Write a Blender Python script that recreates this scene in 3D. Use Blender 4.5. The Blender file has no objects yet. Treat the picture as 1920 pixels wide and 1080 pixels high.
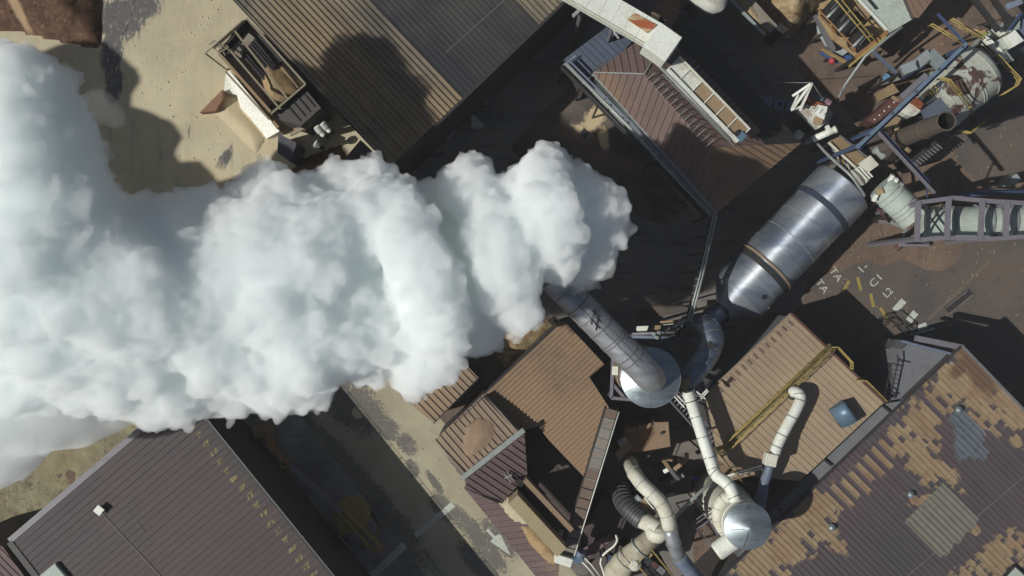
import bpy, bmesh, math, random
import numpy as np
from mathutils import Vector, Matrix
from mathutils.geometry import tessellate_polygon
random.seed(7)
RNG = np.random.default_rng(11)
SC = bpy.context.scene

# ---------------------------------------------------------------- camera, sky, sun, exposure
H = 100.0                      # camera height above the yard, metres
PPM = 20.0                     # photograph pixels per metre at ground level
cam_d = bpy.data.cameras.new('camera')
cam = bpy.data.objects.new('camera', cam_d)
SC.collection.objects.link(cam)
SC.camera = cam
cam.location = (0, 0, H)
cam.rotation_euler = (0, 0, 0)
cam_d.sensor_width = 36.0
cam_d.lens = 18.0 / (48.0 / H)
cam_d.clip_start = 1.0
cam_d.clip_end = 3000.0

SUN_TRAVEL = Vector((0.895, 0.255, -1.0)).normalized()
sun_el = math.asin(-SUN_TRAVEL.z)
w = bpy.data.worlds.new('World')
SC.world = w
w.use_nodes = True
nt = w.node_tree
bg = nt.nodes['Background']
sky = nt.nodes.new('ShaderNodeTexSky')
sky.sky_type = 'NISHITA'
sky.sun_disc = False
sky.sun_elevation = sun_el
sky.sun_rotation = math.atan2(-SUN_TRAVEL.x, -SUN_TRAVEL.y)
sky.air_density = 1.0
sky.dust_density = 1.2
sky.ozone_density = 1.0
nt.links.new(sky.outputs[0], bg.inputs[0])
bg.inputs[1].default_value = 0.046

sl = bpy.data.lights.new('sun', 'SUN')
sl.energy = 4.2
sl.angle = math.radians(0.6)
sl.color = (1.0, 0.985, 0.915)
sun = bpy.data.objects.new('sun', sl)
SC.collection.objects.link(sun)
sun.location = (-60, -20, 120)
sun.rotation_euler = SUN_TRAVEL.to_track_quat('-Z', 'Y').to_euler()

SC.view_settings.view_transform = 'Standard'
SC.view_settings.look = 'None'
SC.view_settings.gamma = 1.0
SC.view_settings.exposure = -0.22
SC.view_settings.use_curve_mapping = False
SC.cycles.max_bounces = 8
SC.cycles.diffuse_bounces = 4
SC.cycles.glossy_bounces = 3
SC.cycles.transparent_max_bounces = 12
SC.cycles.volume_bounces = 6

# ---------------------------------------------------------------- helpers
def P(px, py, z=0.0):
    """The place at height z that stands over photograph pixel (px, py)."""
    k = (H - z) / H / PPM
    return Vector(((px - 960.0) * k, (540.0 - py) * k, z))

ORG = {}

def link(o, parent=None):
    """Meshes are modelled where they stand; a part hangs under its thing without moving."""
    SC.collection.objects.link(o)
    if parent is not None:
        o.parent = parent
        if parent.name in ORG:
            o.matrix_parent_inverse = Matrix.Translation(-Vector(ORG[parent.name]))
    return o

def thing(name, label, cat, at, group=None):
    o = bpy.data.objects.new(name, None)
    SC.collection.objects.link(o)
    o.location = at
    o.empty_display_size = 0.5
    ORG[o.name] = tuple(at)
    o['label'] = label
    o['category'] = cat
    if group:
        o['group'] = group
    return o

def tag(o, label, cat, group=None):
    o['label'] = label
    o['category'] = cat
    if group:
        o['group'] = group
    return o

def obj(name, me, mat, parent=None, smooth=False):
    if isinstance(me, bmesh.types.BMesh):
        bm = me
        me = bpy.data.meshes.new(name)
        bm.to_mesh(me)
        bm.free()
    if mat is not None and not me.materials:
        me.materials.append(mat)
    if smooth:
        me.polygons.foreach_set('use_smooth', [True] * len(me.polygons))
    o = bpy.data.objects.new(name, me)
    return link(o, parent)

def structure(name, me, mat, smooth=False):
    o = obj(name, me, mat, None, smooth)
    o['kind'] = 'structure'
    return o

def pydata(name, vs, fs):
    me = bpy.data.meshes.new(name)
    me.from_pydata([tuple(v) for v in vs], [], fs)
    me.update()
    return me
# ---------------------------------------------------------------- materials
class N:
    """Small helper to write node trees."""
    def __init__(s, name):
        s.m = bpy.data.materials.new(name)
        s.m.use_nodes = True
        s.t = s.m.node_tree
        s.b = s.t.nodes['Principled BSDF']
    def new(s, typ, **kw):
        n = s.t.nodes.new(typ)
        for k, v in kw.items():
            setattr(n, k, v)
        return n
    def put(s, sock, v):
        if isinstance(v, bpy.types.NodeSocket):
            s.t.links.new(v, sock)
        elif isinstance(v, (tuple, list)) and len(v) == 3 and sock.type == 'RGBA':
            sock.default_value = (*v, 1.0)
        else:
            sock.default_value = v
    def pos(s, scale=(1, 1, 1), rot=0.0):
        g = s.new('ShaderNodeNewGeometry')
        mp = s.new('ShaderNodeMapping')
        s.put(mp.inputs['Vector'], g.outputs['Position'])
        mp.inputs['Rotation'].default_value = (0, 0, rot)
        mp.inputs['Scale'].default_value = scale
        return mp.outputs[0]
    def noise(s, vec, scale, detail=5, rough=0.6, dist=0.0):
        n = s.new('ShaderNodeTexNoise')
        s.put(n.inputs['Vector'], vec)
        n.inputs['Scale'].default_value = scale
        n.inputs['Detail'].default_value = detail
        n.inputs['Roughness'].default_value = rough
        n.inputs['Distortion'].default_value = dist
        return n.outputs[0]
    def ramp(s, v, a, b, lo=0.0, hi=1.0):
        n = s.new('ShaderNodeMapRange')
        s.put(n.inputs[0], v)
        n.inputs[1].default_value = a
        n.inputs[2].default_value = b
        n.inputs[3].default_value = lo
        n.inputs[4].default_value = hi
        return n.outputs[0]
    def math(s, op, a, b=0.0):
        n = s.new('ShaderNodeMath', operation=op)
        s.put(n.inputs[0], a)
        s.put(n.inputs[1], b)
        return n.outputs[0]
    def mix(s, f, a, b):
        n = s.new('ShaderNodeMix', data_type='RGBA')
        s.put(n.inputs[0], f)
        s.put(n.inputs[6], a)
        s.put(n.inputs[7], b)
        return n.outputs[2]
    def mul(s, f, a, b):
        n = s.new('ShaderNodeMix', data_type='RGBA', blend_type='MULTIPLY')
        s.put(n.inputs[0], f)
        s.put(n.inputs[6], a)
        s.put(n.inputs[7], b)
        return n.outputs[2]
    def grey(s, v):
        n = s.new('ShaderNodeCombineColor')
        for i in range(3):
            s.put(n.inputs[i], v)
        return n.outputs[0]
    def rnd(s):
        return s.new('ShaderNodeObjectInfo').outputs['Random']
    def bump(s, h, strength=0.4, dist=0.05):
        n = s.new('ShaderNodeBump')
        n.inputs['Strength'].default_value = strength
        n.inputs['Distance'].default_value = dist
        s.put(n.inputs['Height'], h)
        s.t.links.new(n.outputs[0], s.b.inputs['Normal'])
    def done(s, col, rough=0.8, metal=0.0, spec=0.3):
        s.put(s.b.inputs['Base Color'], col)
        s.put(s.b.inputs['Roughness'], rough)
        s.put(s.b.inputs['Metallic'], metal)
        s.b.inputs['Specular IOR Level'].default_value = spec
        return s.m

def paint(name, col, rough=0.6, metal=0.0, dirt=(0.20, 0.13, 0.08), amount=0.35, var=0.10, scale=1.2, spec=0.3, fine=0.5):
    """Painted or plain surface with patchy dust and fine unevenness."""
    n = N(name)
    p = n.pos()
    a = n.ramp(n.noise(p, scale, 8, 0.65), 0.48, 0.72)
    f = n.ramp(n.noise(p, scale * 9, 4, 0.7), 0.35, 0.75, 1.0 - fine * 0.4, 1.0 + fine * 0.2)
    c = n.mix(n.math('MULTIPLY', a, amount), col, dirt)
    c = n.mul(1.0, c, n.grey(f))
    v = n.ramp(n.rnd(), 0, 1, 1 - var, 1 + var)
    c = n.mul(1.0, c, n.grey(v))
    n.bump(n.noise(p, scale * 14, 3, 0.6), 0.15, 0.02)
    return n.done(c, rough, metal, spec)

def sheet_mat(name, col, dust, cover, scale=0.25, stretch=0.0, rough=0.65, var=0.12, edge=0.05, streak=0.3, metal=0.0):
    """Roof sheet: base coat with wind-blown dust lying over it."""
    n = N(name)
    p = n.pos()
    big = n.noise(p, scale, 9, 0.62, 0.3)
    a = n.ramp(big, cover - edge, cover + edge)
    fine = n.noise(p, 6.0, 6, 0.75)
    a = n.math('MULTIPLY', a, n.ramp(fine, 0.3, 0.6, 0.55, 1.0))
    st = n.noise(n.pos((1, 1, 1), 0.0), 2.2, 5, 0.7)
    v = n.ramp(n.rnd(), 0, 1, 1 - var, 1 + var)
    c0 = n.mul(1.0, col, n.grey(v))
    c0 = n.mul(1.0, c0, n.grey(n.ramp(st, 0.3, 0.7, 1 - streak, 1 + streak * 0.6)))
    c = n.mix(a, c0, dust)
    c = n.mul(1.0, c, n.grey(n.ramp(n.noise(p, 17, 3, 0.7), 0.3, 0.7, 0.86, 1.1)))
    n.bump(fine, 0.12, 0.03)
    return n.done(c, rough, metal, 0.3)

M = {}
# ---------------------------------------------------------------- shape builders
def S(r, g, b):
    """Display colour (0..255) to a linear base colour."""
    f = lambda c: (c / 255 / 12.92) if c / 255 <= 0.04045 else ((c / 255 + 0.055) / 1.055) ** 2.4
    r, g, b = f(r), f(g), f(b)
    m = (r + g + b) / 3
    return tuple(m + (c - m) * 0.88 for c in (r, g, b))

def Q(p):
    return p if isinstance(p, Vector) else P(*p)

def prism_mesh(name, top, bottom):
    n = len(top)
    vs = [*top, *bottom]
    fs = [tuple(range(n)), tuple(range(2 * n - 1, n - 1, -1))]
    for i in range(n):
        j = (i + 1) % n
        fs.append((i, n + i, n + j, j))
    return pydata(name, vs, fs)

def fix_winding(pts):
    a = sum(pts[i].x * pts[(i + 1) % len(pts)].y - pts[(i + 1) % len(pts)].x * pts[i].y for i in range(len(pts)))
    return list(pts) if a > 0 else list(reversed(pts))

def bevel_obj(o, wid=0.04, seg=1):
    m = o.modifiers.new('bevel', 'BEVEL')
    m.width = wid
    m.segments = seg
    m.limit_method = 'ANGLE'
    return o

def slab(name, poly, z0, mat, parent=None, bevel=0.0, thick=None):
    """poly: (px, py, z) of the top outline; straight down to height z0 (or thick below)."""
    top = fix_winding([Q(p) for p in poly])
    bot = [Vector((v.x, v.y, (v.z - thick) if thick else z0)) for v in top]
    o = obj(name, prism_mesh(name, top, bot), mat, parent)
    if bevel:
        bevel_obj(o, bevel)
    return o

def beam(name, a, b, wd, hg, mat, parent=None, bevel=0.0):
    a, b = Q(a), Q(b)
    d = (b - a).normalized()
    up = Vector((0, 0, 1)) if abs(d.z) < 0.95 else Vector((0.7, -0.7, 0))
    s = d.cross(up).normalized()
    u = s.cross(d).normalized()
    vs = []
    for p in (a, b):
        for (i, j) in ((-1, -1), (1, -1), (1, 1), (-1, 1)):
            vs.append(p + s * (i * wd / 2) + u * (j * hg / 2))
    fs = [(3, 2, 1, 0), (4, 5, 6, 7), (0, 1, 5, 4), (1, 2, 6, 5), (2, 3, 7, 6), (3, 0, 4, 7)]
    o = obj(name, pydata(name, vs, fs), mat, parent)
    if bevel:
        bevel_obj(o, bevel)
    return o

def ibeam(name, a, b, wd, hg, mat, parent=None):
    """I section: two flanges and a web in one closed mesh."""
    a, b = Q(a), Q(b)
    d = (b - a).normalized()
    up = Vector((0, 0, 1)) if abs(d.z) < 0.95 else Vector((0.7, -0.7, 0))
    s = d.cross(up).normalized()
    u = s.cross(d).normalized()
    t = 0.16 * hg
    w2, h2, g = wd / 2, hg / 2, wd * 0.09
    pr = [(-w2, -h2), (w2, -h2), (w2, -h2 + t), (g, -h2 + t), (g, h2 - t), (w2, h2 - t), (w2, h2), (-w2, h2), (-w2, h2 - t), (-g, h2 - t), (-g, -h2 + t), (-w2, -h2 + t)]
    n = len(pr)
    vs = [p + s * x + u * y for p in (a, b) for x, y in pr]
    fs = [(i, (i + 1) % n, n + (i + 1) % n, n + i) for i in range(n)]
    for o_ in (0, n):
        for q in ((0, 1, 2, 11), (11, 2, 3, 10), (10, 3, 4, 9), (9, 4, 5, 8), (8, 5, 6, 7)):
            fs.append(tuple(o_ + i for i in (q if o_ else q[::-1])))
    return obj(name, pydata(name, vs, fs), mat, parent)

def lathe(name, a, b, prof, mat, parent=None, seg=40, smooth=True, caps=True):
    """prof: list of (t along a->b, radius)."""
    a, b = Q(a), Q(b)
    d = (b - a)
    dn = d.normalized()
    up = Vector((0, 0, 1)) if abs(dn.z) < 0.9 else Vector((1, 0, 0))
    s = dn.cross(up).normalized()
    u = s.cross(dn).normalized()
    vs, fs = [], []
    for t, r in prof:
        for k in range(seg):
            an = 2 * math.pi * k / seg
            vs.append(a + d * t + s * (math.cos(an) * r) + u * (math.sin(an) * r))
    for i in range(len(prof) - 1):
        for k in range(seg):
            k2 = (k + 1) % seg
            fs.append((i * seg + k, i * seg + k2, (i + 1) * seg + k2, (i + 1) * seg + k))
    if caps:
        fs.append(tuple(range(seg - 1, -1, -1)))
        fs.append(tuple((len(prof) - 1) * seg + k for k in range(seg)))
    me = pydata(name, vs, fs)
    o = obj(name, me, mat, parent)
    if smooth:
        me.polygons.foreach_set('use_smooth', [len(p.vertices) == 4 for p in me.polygons])
        bm = bmesh.new(); bm.from_mesh(me)
        bmesh.ops.recalc_face_normals(bm, faces=bm.faces)
        for e in bm.edges:
            if len(e.link_faces) == 2 and e.calc_face_angle(0) > 0.6:
                e.smooth = False
        bm.to_mesh(me); bm.free()
    return o

def tube(name, pts, r, mat, parent=None, seg=12, caps=True):
    """Round pipe along a polyline with mitred bends; r may be a list."""
    pts = [Q(p) for p in pts]
    n = len(pts)
    rs = r if isinstance(r, (list, tuple)) else [r] * n
    d0 = (pts[1] - pts[0]).normalized()
    up = Vector((0, 0, 1)) if abs(d0.z) < 0.9 else Vector((1, 0, 0))
    s = d0.cross(up).normalized()
    vs, fs = [], []
    for i, p in enumerate(pts):
        a = (p - pts[i - 1]).normalized() if i else d0
        b = (pts[i + 1] - p).normalized() if i < n - 1 else a
        t = (a + b).normalized() if (a + b).length > 1e-4 else a
        s = (s - t * s.dot(t)).normalized()
        u = s.cross(t).normalized()
        k = 1.0 / max(0.6, t.dot(a))
        bend = (b - a)
        bend = bend.normalized() if bend.length > 1e-4 else None
        for q in range(seg):
            an = 2 * math.pi * q / seg
            v = s * math.cos(an) + u * math.sin(an)
            if bend is not None:
                v = v + bend * (v.dot(bend)) * (k - 1)
            vs.append(p + v * rs[i])
    for i in range(n - 1):
        for q in range(seg):
            q2 = (q + 1) % seg
            fs.append((i * seg + q, i * seg + q2, (i + 1) * seg + q2, (i + 1) * seg + q))
    if caps:
        fs.append(tuple(range(seg - 1, -1, -1)))
        fs.append(tuple((n - 1) * seg + q for q in range(seg)))
    me = pydata(name, vs, fs)
    bm = bmesh.new(); bm.from_mesh(me)
    bmesh.ops.recalc_face_normals(bm, faces=bm.faces)
    for f in bm.faces:
        f.smooth = len(f.verts) == 4
    bm.to_mesh(me); bm.free()
    return obj(name, me, mat, parent)

def curve_pts(pts, per=6):
    """Catmull-Rom through the points."""
    pts = [Q(p) for p in pts]
    e = [pts[0] * 2 - pts[1], *pts, pts[-1] * 2 - pts[-2]]
    out = []
    for i in range(1, len(e) - 2):
        p0, p1, p2, p3 = e[i - 1:i + 3]
        for k in range(per):
            t = k / per
            out.append(0.5 * ((2 * p1) + (p2 - p0) * t + (2 * p0 - 5 * p1 + 4 * p2 - p3) * t * t + (3 * p1 - p0 - 3 * p2 + p3) * t ** 3))
    out.append(pts[-1])
    return out

def bands(name, pts, r, mat, parent, wd=0.10, proud=0.05, seg=28, every=1):
    """Flange rings at the points of a pipe."""
    pts = [Q(p) for p in pts]
    for i in range(0, len(pts), every):
        a = pts[max(0, i - 1)]
        b = pts[min(len(pts) - 1, i + 1)]
        d = (b - a).normalized()
        rr = r[i] if isinstance(r, (list, tuple)) else r
        lathe(name, pts[i] - d * wd / 2, pts[i] + d * wd / 2, [(0, rr - 0.03), (0.01, rr + proud), (0.99, rr + proud), (1, rr - 0.03)], mat, parent, seg=seg)

def along(a, b, n, ends=True):
    a, b = Q(a), Q(b)
    return [a.lerp(b, i / (n - 1)) for i in range(n)] if ends else [a.lerp(b, (i + 0.5) / n) for i in range(n)]

def clip_band(poly, lo, hi):
    """2-D polygon clipped to lo <= y <= hi."""
    for sgn, lim in ((1, lo), (-1, -hi)):
        out = []
        for i in range(len(poly)):
            p, q = poly[i], poly[(i + 1) % len(poly)]
            a, b = sgn * p[1] - lim, sgn * q[1] - lim
            if a >= 0:
                out.append(p)
            if (a >= 0) != (b >= 0):
                t = a / (a - b)
                out.append((p[0] + (q[0] - p[0]) * t, p[1] + (q[1] - p[1]) * t))
        poly = out
        if len(poly) < 3:
            return []
    return poly

def split_len(poly, cuts):
    """Cut a 2-D polygon across its length (x) at the cuts."""
    rot = [(y, x) for x, y in poly]
    res = []
    for lo, hi in zip(cuts[:-1], cuts[1:]):
        c = clip_band(rot, lo, hi)
        if len(c) >= 3:
            res.append([(x, y) for y, x in c])
    return res

def plane_frame(pts, dir_ab):
    pts = [Q(p) for p in pts]
    n = Vector((0, 0, 0))
    for i in range(len(pts)):
        n += pts[i].cross(pts[(i + 1) % len(pts)])
    n.normalize()
    if n.z < 0:
        n = -n
    u = (Q(dir_ab[1]) - Q(dir_ab[0]))
    u = (u - n * u.dot(n)).normalized()
    v = n.cross(u).normalized()
    return pts, n, u, v

def roof_sheets(parent, poly, dir_ab, mat, pitch=0.6, rib_w=0.12, rib_h=0.10, name='roof_sheet', pieces=1, lift=0.0, jitter=0.006, mats=None, gap=0.0):
    """Metal roof: one object per sheet, each a flat tray with its raised seam."""
    pts, n, u, v = plane_frame(poly, dir_ab)
    o = pts[0]
    xy = [((p - o).dot(u), (p - o).dot(v)) for p in pts]
    ys = [y for _, y in xy]
    xs = [x for x, _ in xy]
    k0 = math.floor(min(ys) / pitch)
    k1 = math.ceil(max(ys) / pitch)
    rd = random.Random(int(abs(o.x * 100)) + 3)
    for k in range(k0, k1):
        st = clip_band(xy, k * pitch + gap / 2, (k + 1) * pitch - gap / 2)
        if len(st) < 3:
            continue
        cuts = [min(xs) - 1, max(xs) + 1]
        if pieces > 1:
            L = (max(xs) - min(xs)) / pieces
            cuts = [min(xs) - 1] + [min(xs) + L * q for q in range(1, pieces)] + [max(xs) + 1]
        for seg in split_len(st, cuts):
            vs, fs = [], []
            j = rd.uniform(-jitter, jitter) + lift
            def add(pl, h0, h1):
                b = len(vs)
                m = len(pl)
                ar = sum(pl[i][0] * pl[(i + 1) % m][1] - pl[(i + 1) % m][0] * pl[i][1] for i in range(m))
                if ar < 0:
                    pl = pl[::-1]
                vs.extend(o + u * x + v * y + n * (h1 + j) for x, y in pl)
                vs.extend(o + u * x + v * y + n * (h0 + j) for x, y in pl)
                fs.append(tuple(range(b, b + m)))
                fs.append(tuple(range(b + 2 * m - 1, b + m - 1, -1)))
                for i in range(m):
                    i2 = (i + 1) % m
                    fs.append((b + i, b + m + i, b + m + i2, b + i2))
            add(seg, -0.05, 0.0)
            rb = clip_band(seg, k * pitch + gap / 2, k * pitch + gap / 2 + rib_w)
            if len(rb) >= 3 and rib_h > 0:
                add(rb, 0.003, rib_h)
            obj(name, pydata(name, vs, fs), (rd.choice(mats) if mats else mat), parent)

def walls(parent, poly, z0, mat, inset=0.12, name='wall', drop=0.06):
    """Each side of the building down to z0 as its own wall."""
    pts = fix_winding([Q(p) for p in poly])
    c = sum(pts, Vector()) / len(pts)
    ins = []
    m = len(pts)
    for i in range(m):
        a, b, d = pts[i - 1], pts[i], pts[(i + 1) % m]
        e1 = Vector((b.x - a.x, b.y - a.y, 0)).normalized()
        e2 = Vector((d.x - b.x, d.y - b.y, 0)).normalized()
        n1 = Vector((-e1.y, e1.x, 0)); n2 = Vector((-e2.y, e2.x, 0))
        k = n1 + n2
        k = k / max(0.3, k.dot(n1)) if k.length > 1e-3 else n1
        ins.append(b + k * inset - Vector((0, 0, drop)))
    for i in range(m):
        a, b = ins[i], ins[(i + 1) % m]
        if (b - a).length < 0.2:
            continue
        nn = Vector((-(b - a).y, (b - a).x, 0)).normalized() * 0.1
        a2, b2 = a + nn, b + nn
        vs = [a, b, b2, a2] + [Vector((q.x, q.y, z0)) for q in (a, b, b2, a2)]
        fs = [(0, 1, 2, 3), (7, 6, 5, 4), (0, 4, 5, 1), (1, 5, 6, 2), (2, 6, 7, 3), (3, 7, 4, 0)]
        obj(name, pydata(name, vs, fs), mat[i % len(mat)] if isinstance(mat, list) else mat, parent)

def trim(parent, pts, mat, name='gutter', wd=0.22, hg=0.18, lift=0.06, closed=False):
    pts = [Q(p) + Vector((0, 0, lift)) for p in pts]
    for a, b in zip(pts[:-1], pts[1:]):
        beam(name, a, b, wd, hg, mat, parent)

def railing(label, pts, mat, h=1.1, step=1.4, r=0.045, cat='railing', name='railing', kick=False, mid=2, group=None):
    pts = [Q(p) for p in pts]
    t = thing(name, label, cat, pts[0], group)
    tube('top_rail', [p + Vector((0, 0, h)) for p in pts], r, mat, t, 6)
    for q in range(1, mid):
        tube('mid_rail', [p + Vector((0, 0, h * q / mid)) for p in pts], r * 0.8, mat, t, 6)
    for a, b in zip(pts[:-1], pts[1:]):
        n = max(1, round((b - a).length / step))
        for i in range(n + (1 if b is pts[-1] else 0)):
            p = a.lerp(b, i / n)
            tube('post', [p, p + Vector((0, 0, h))], r, mat, t, 6)
    return t

def box_px(name, c, lx, ly, hz, ang, mat, parent=None, bevel=0.04):
    """Box whose TOP centre is at c=(px,py,z); lx, ly metres; ang in picture degrees (clockwise down)."""
    p = Q(c)
    a = -math.radians(ang)
    e1 = Vector((math.cos(a), math.sin(a), 0)) * lx / 2
    e2 = Vector((-math.sin(a), math.cos(a), 0)) * ly / 2
    top = [p + e1 + e2, p - e1 + e2, p - e1 - e2, p + e1 - e2]
    bot = [q - Vector((0, 0, hz)) for q in top]
    o = obj(name, prism_mesh(name, top, bot), mat, parent)
    if bevel:
        bevel_obj(o, bevel)
    return o

def ragged(poly, step=1.0, amp=0.4, seed=1):
    """Outline with an uneven edge."""
    rd = random.Random(seed)
    pts = [Q(p) for p in poly]
    out = []
    for i in range(len(pts)):
        a, b = pts[i], pts[(i + 1) % len(pts)]
        n = max(1, int((b - a).length / step))
        for k in range(n):
            p = a.lerp(b, k / n)
            out.append(Vector((p.x + rd.uniform(-amp, amp), p.y + rd.uniform(-amp, amp), p.z)))
    return out

def sheet(name, poly, z, mat, kind='structure', parent=None):
    pts = fix_winding([Vector((q.x, q.y, z)) for q in map(Q, poly)])
    tri = tessellate_polygon([pts])
    fs = []
    for a, b, c in tri:
        ar = (pts[b] - pts[a]).cross(pts[c] - pts[a]).z
        if abs(ar) > 1e-7:
            fs.append((a, b, c) if ar > 0 else (a, c, b))
    o = obj(name, pydata(name, pts, fs), mat, parent)
    if kind:
        o['kind'] = kind
    return o

def heap(name, poly, z0, hgt, mat, parent=None, cell=0.35, seed=1, rough=0.25, edge=1.6, grad=None):
    """Loose mound over a polygon (px outline at height z0), higher inside, uneven."""
    pts = fix_winding([Q((x, y, z0)) for x, y in poly])
    xs = [p.x for p in pts]; ys = [p.y for p in pts]
    nx = int((max(xs) - min(xs)) / cell) + 2
    ny = int((max(ys) - min(ys)) / cell) + 2
    X, Y = np.meshgrid(min(xs) + np.arange(nx) * cell, min(ys) + np.arange(ny) * cell, indexing='ij')
    ins = np.zeros(X.shape, bool)
    dist = np.full(X.shape, 1e9)
    m = len(pts)
    for i in range(m):
        a, b = pts[i], pts[(i + 1) % m]
        cond = ((a.y > Y) != (b.y > Y))
        with np.errstate(divide='ignore', invalid='ignore'):
            xi = (b.x - a.x) * (Y - a.y) / (b.y - a.y if b.y != a.y else 1e-9) + a.x
        ins ^= cond & (X < xi)
        ex, ey = b.x - a.x, b.y - a.y
        t = np.clip(((X - a.x) * ex + (Y - a.y) * ey) / (ex * ex + ey * ey + 1e-9), 0, 1)
        dist = np.minimum(dist, np.hypot(X - a.x - t * ex, Y - a.y - t * ey))
    rg = np.random.default_rng(seed)
    nz = np.zeros(X.shape)
    for step, am in ((9, 1.0), (4, 0.6), (2, 0.35), (1, 0.2)):
        g = rg.random((nx // step + 3, ny // step + 3))
        i = np.arange(nx) / step; j = np.arange(ny) / step
        i0 = i.astype(int); j0 = j.astype(int)
        u = (i - i0)[:, None]; v = (j - j0)[None, :]
        nz += am * (g[i0][:, j0] * (1 - u) * (1 - v) + g[i0 + 1][:, j0] * u * (1 - v) + g[i0][:, j0 + 1] * (1 - u) * v + g[i0 + 1][:, j0 + 1] * u * v - 0.5)
    Z = np.where(ins, hgt * np.clip(dist / edge, 0, 1) ** 0.8 * (1 + rough * nz) + rough * 0.3 * nz * np.clip(dist / 0.5, 0, 1), -0.12)
    keep = ins.copy()
    keep[1:, :] |= ins[:-1, :]; keep[:-1, :] |= ins[1:, :]; keep[:, 1:] |= ins[:, :-1]; keep[:, :-1] |= ins[:, 1:]
    idx = -np.ones(X.shape, int)
    idx[keep] = np.arange(keep.sum())
    vs = [(float(x), float(y), float(z) + z0) for x, y, z in zip(X[keep], Y[keep], Z[keep])]
    fs = []
    for i in range(nx - 1):
        for j in range(ny - 1):
            q = (idx[i, j], idx[i + 1, j], idx[i + 1, j + 1], idx[i, j + 1])
            if min(q) >= 0:
                fs.append(tuple(int(c) for c in q))
    return obj(name, pydata(name, vs, fs), mat, parent, smooth=True)
# ---------------------------------------------------------------- the materials of this place
def px_mask(n, ell):
    """Stains with a shape of their own: soft blobs at places (px,py,rx,ry,rot) on a surface at height z."""
    g = n.new('ShaderNodeNewGeometry').outputs['Position']
    best = None
    for (x, y, z, rx, ry, rot) in ell:
        c = P(x, y, z)
        k = (H - z) / H / PPM
        mp = n.new('ShaderNodeMapping', vector_type='TEXTURE')
        n.put(mp.inputs['Vector'], g)
        mp.inputs['Location'].default_value = (c.x, c.y, 0)
        mp.inputs['Rotation'].default_value = (0, 0, -math.radians(rot))
        mp.inputs['Scale'].default_value = (rx * k, ry * k, 1000)
        ln = n.new('ShaderNodeVectorMath', operation='LENGTH')
        n.put(ln.inputs[0], mp.outputs[0])
        v = n.math('SUBTRACT', 1.0, ln.outputs['Value'])
        best = v if best is None else n.math('MAXIMUM', best, v)
    return best

def blot(n, base, mask, other, p, scale=0.5, amp=1.1, soft=0.12, rough=0.7, gain=1.0):
    """Mix 'other' over base where mask plus noise passes a threshold (ragged edge)."""
    nz = n.math('MULTIPLY', n.math('SUBTRACT', n.noise(p, scale, 9, rough), 0.5), amp * 2)
    if gain != 1.0:
        mask = n.math('MINIMUM', n.math('MULTIPLY', mask, gain), 0.22)
    a = n.ramp(n.math('ADD', mask, nz), -soft, soft)
    return n.mix(a, base, other)

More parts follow.
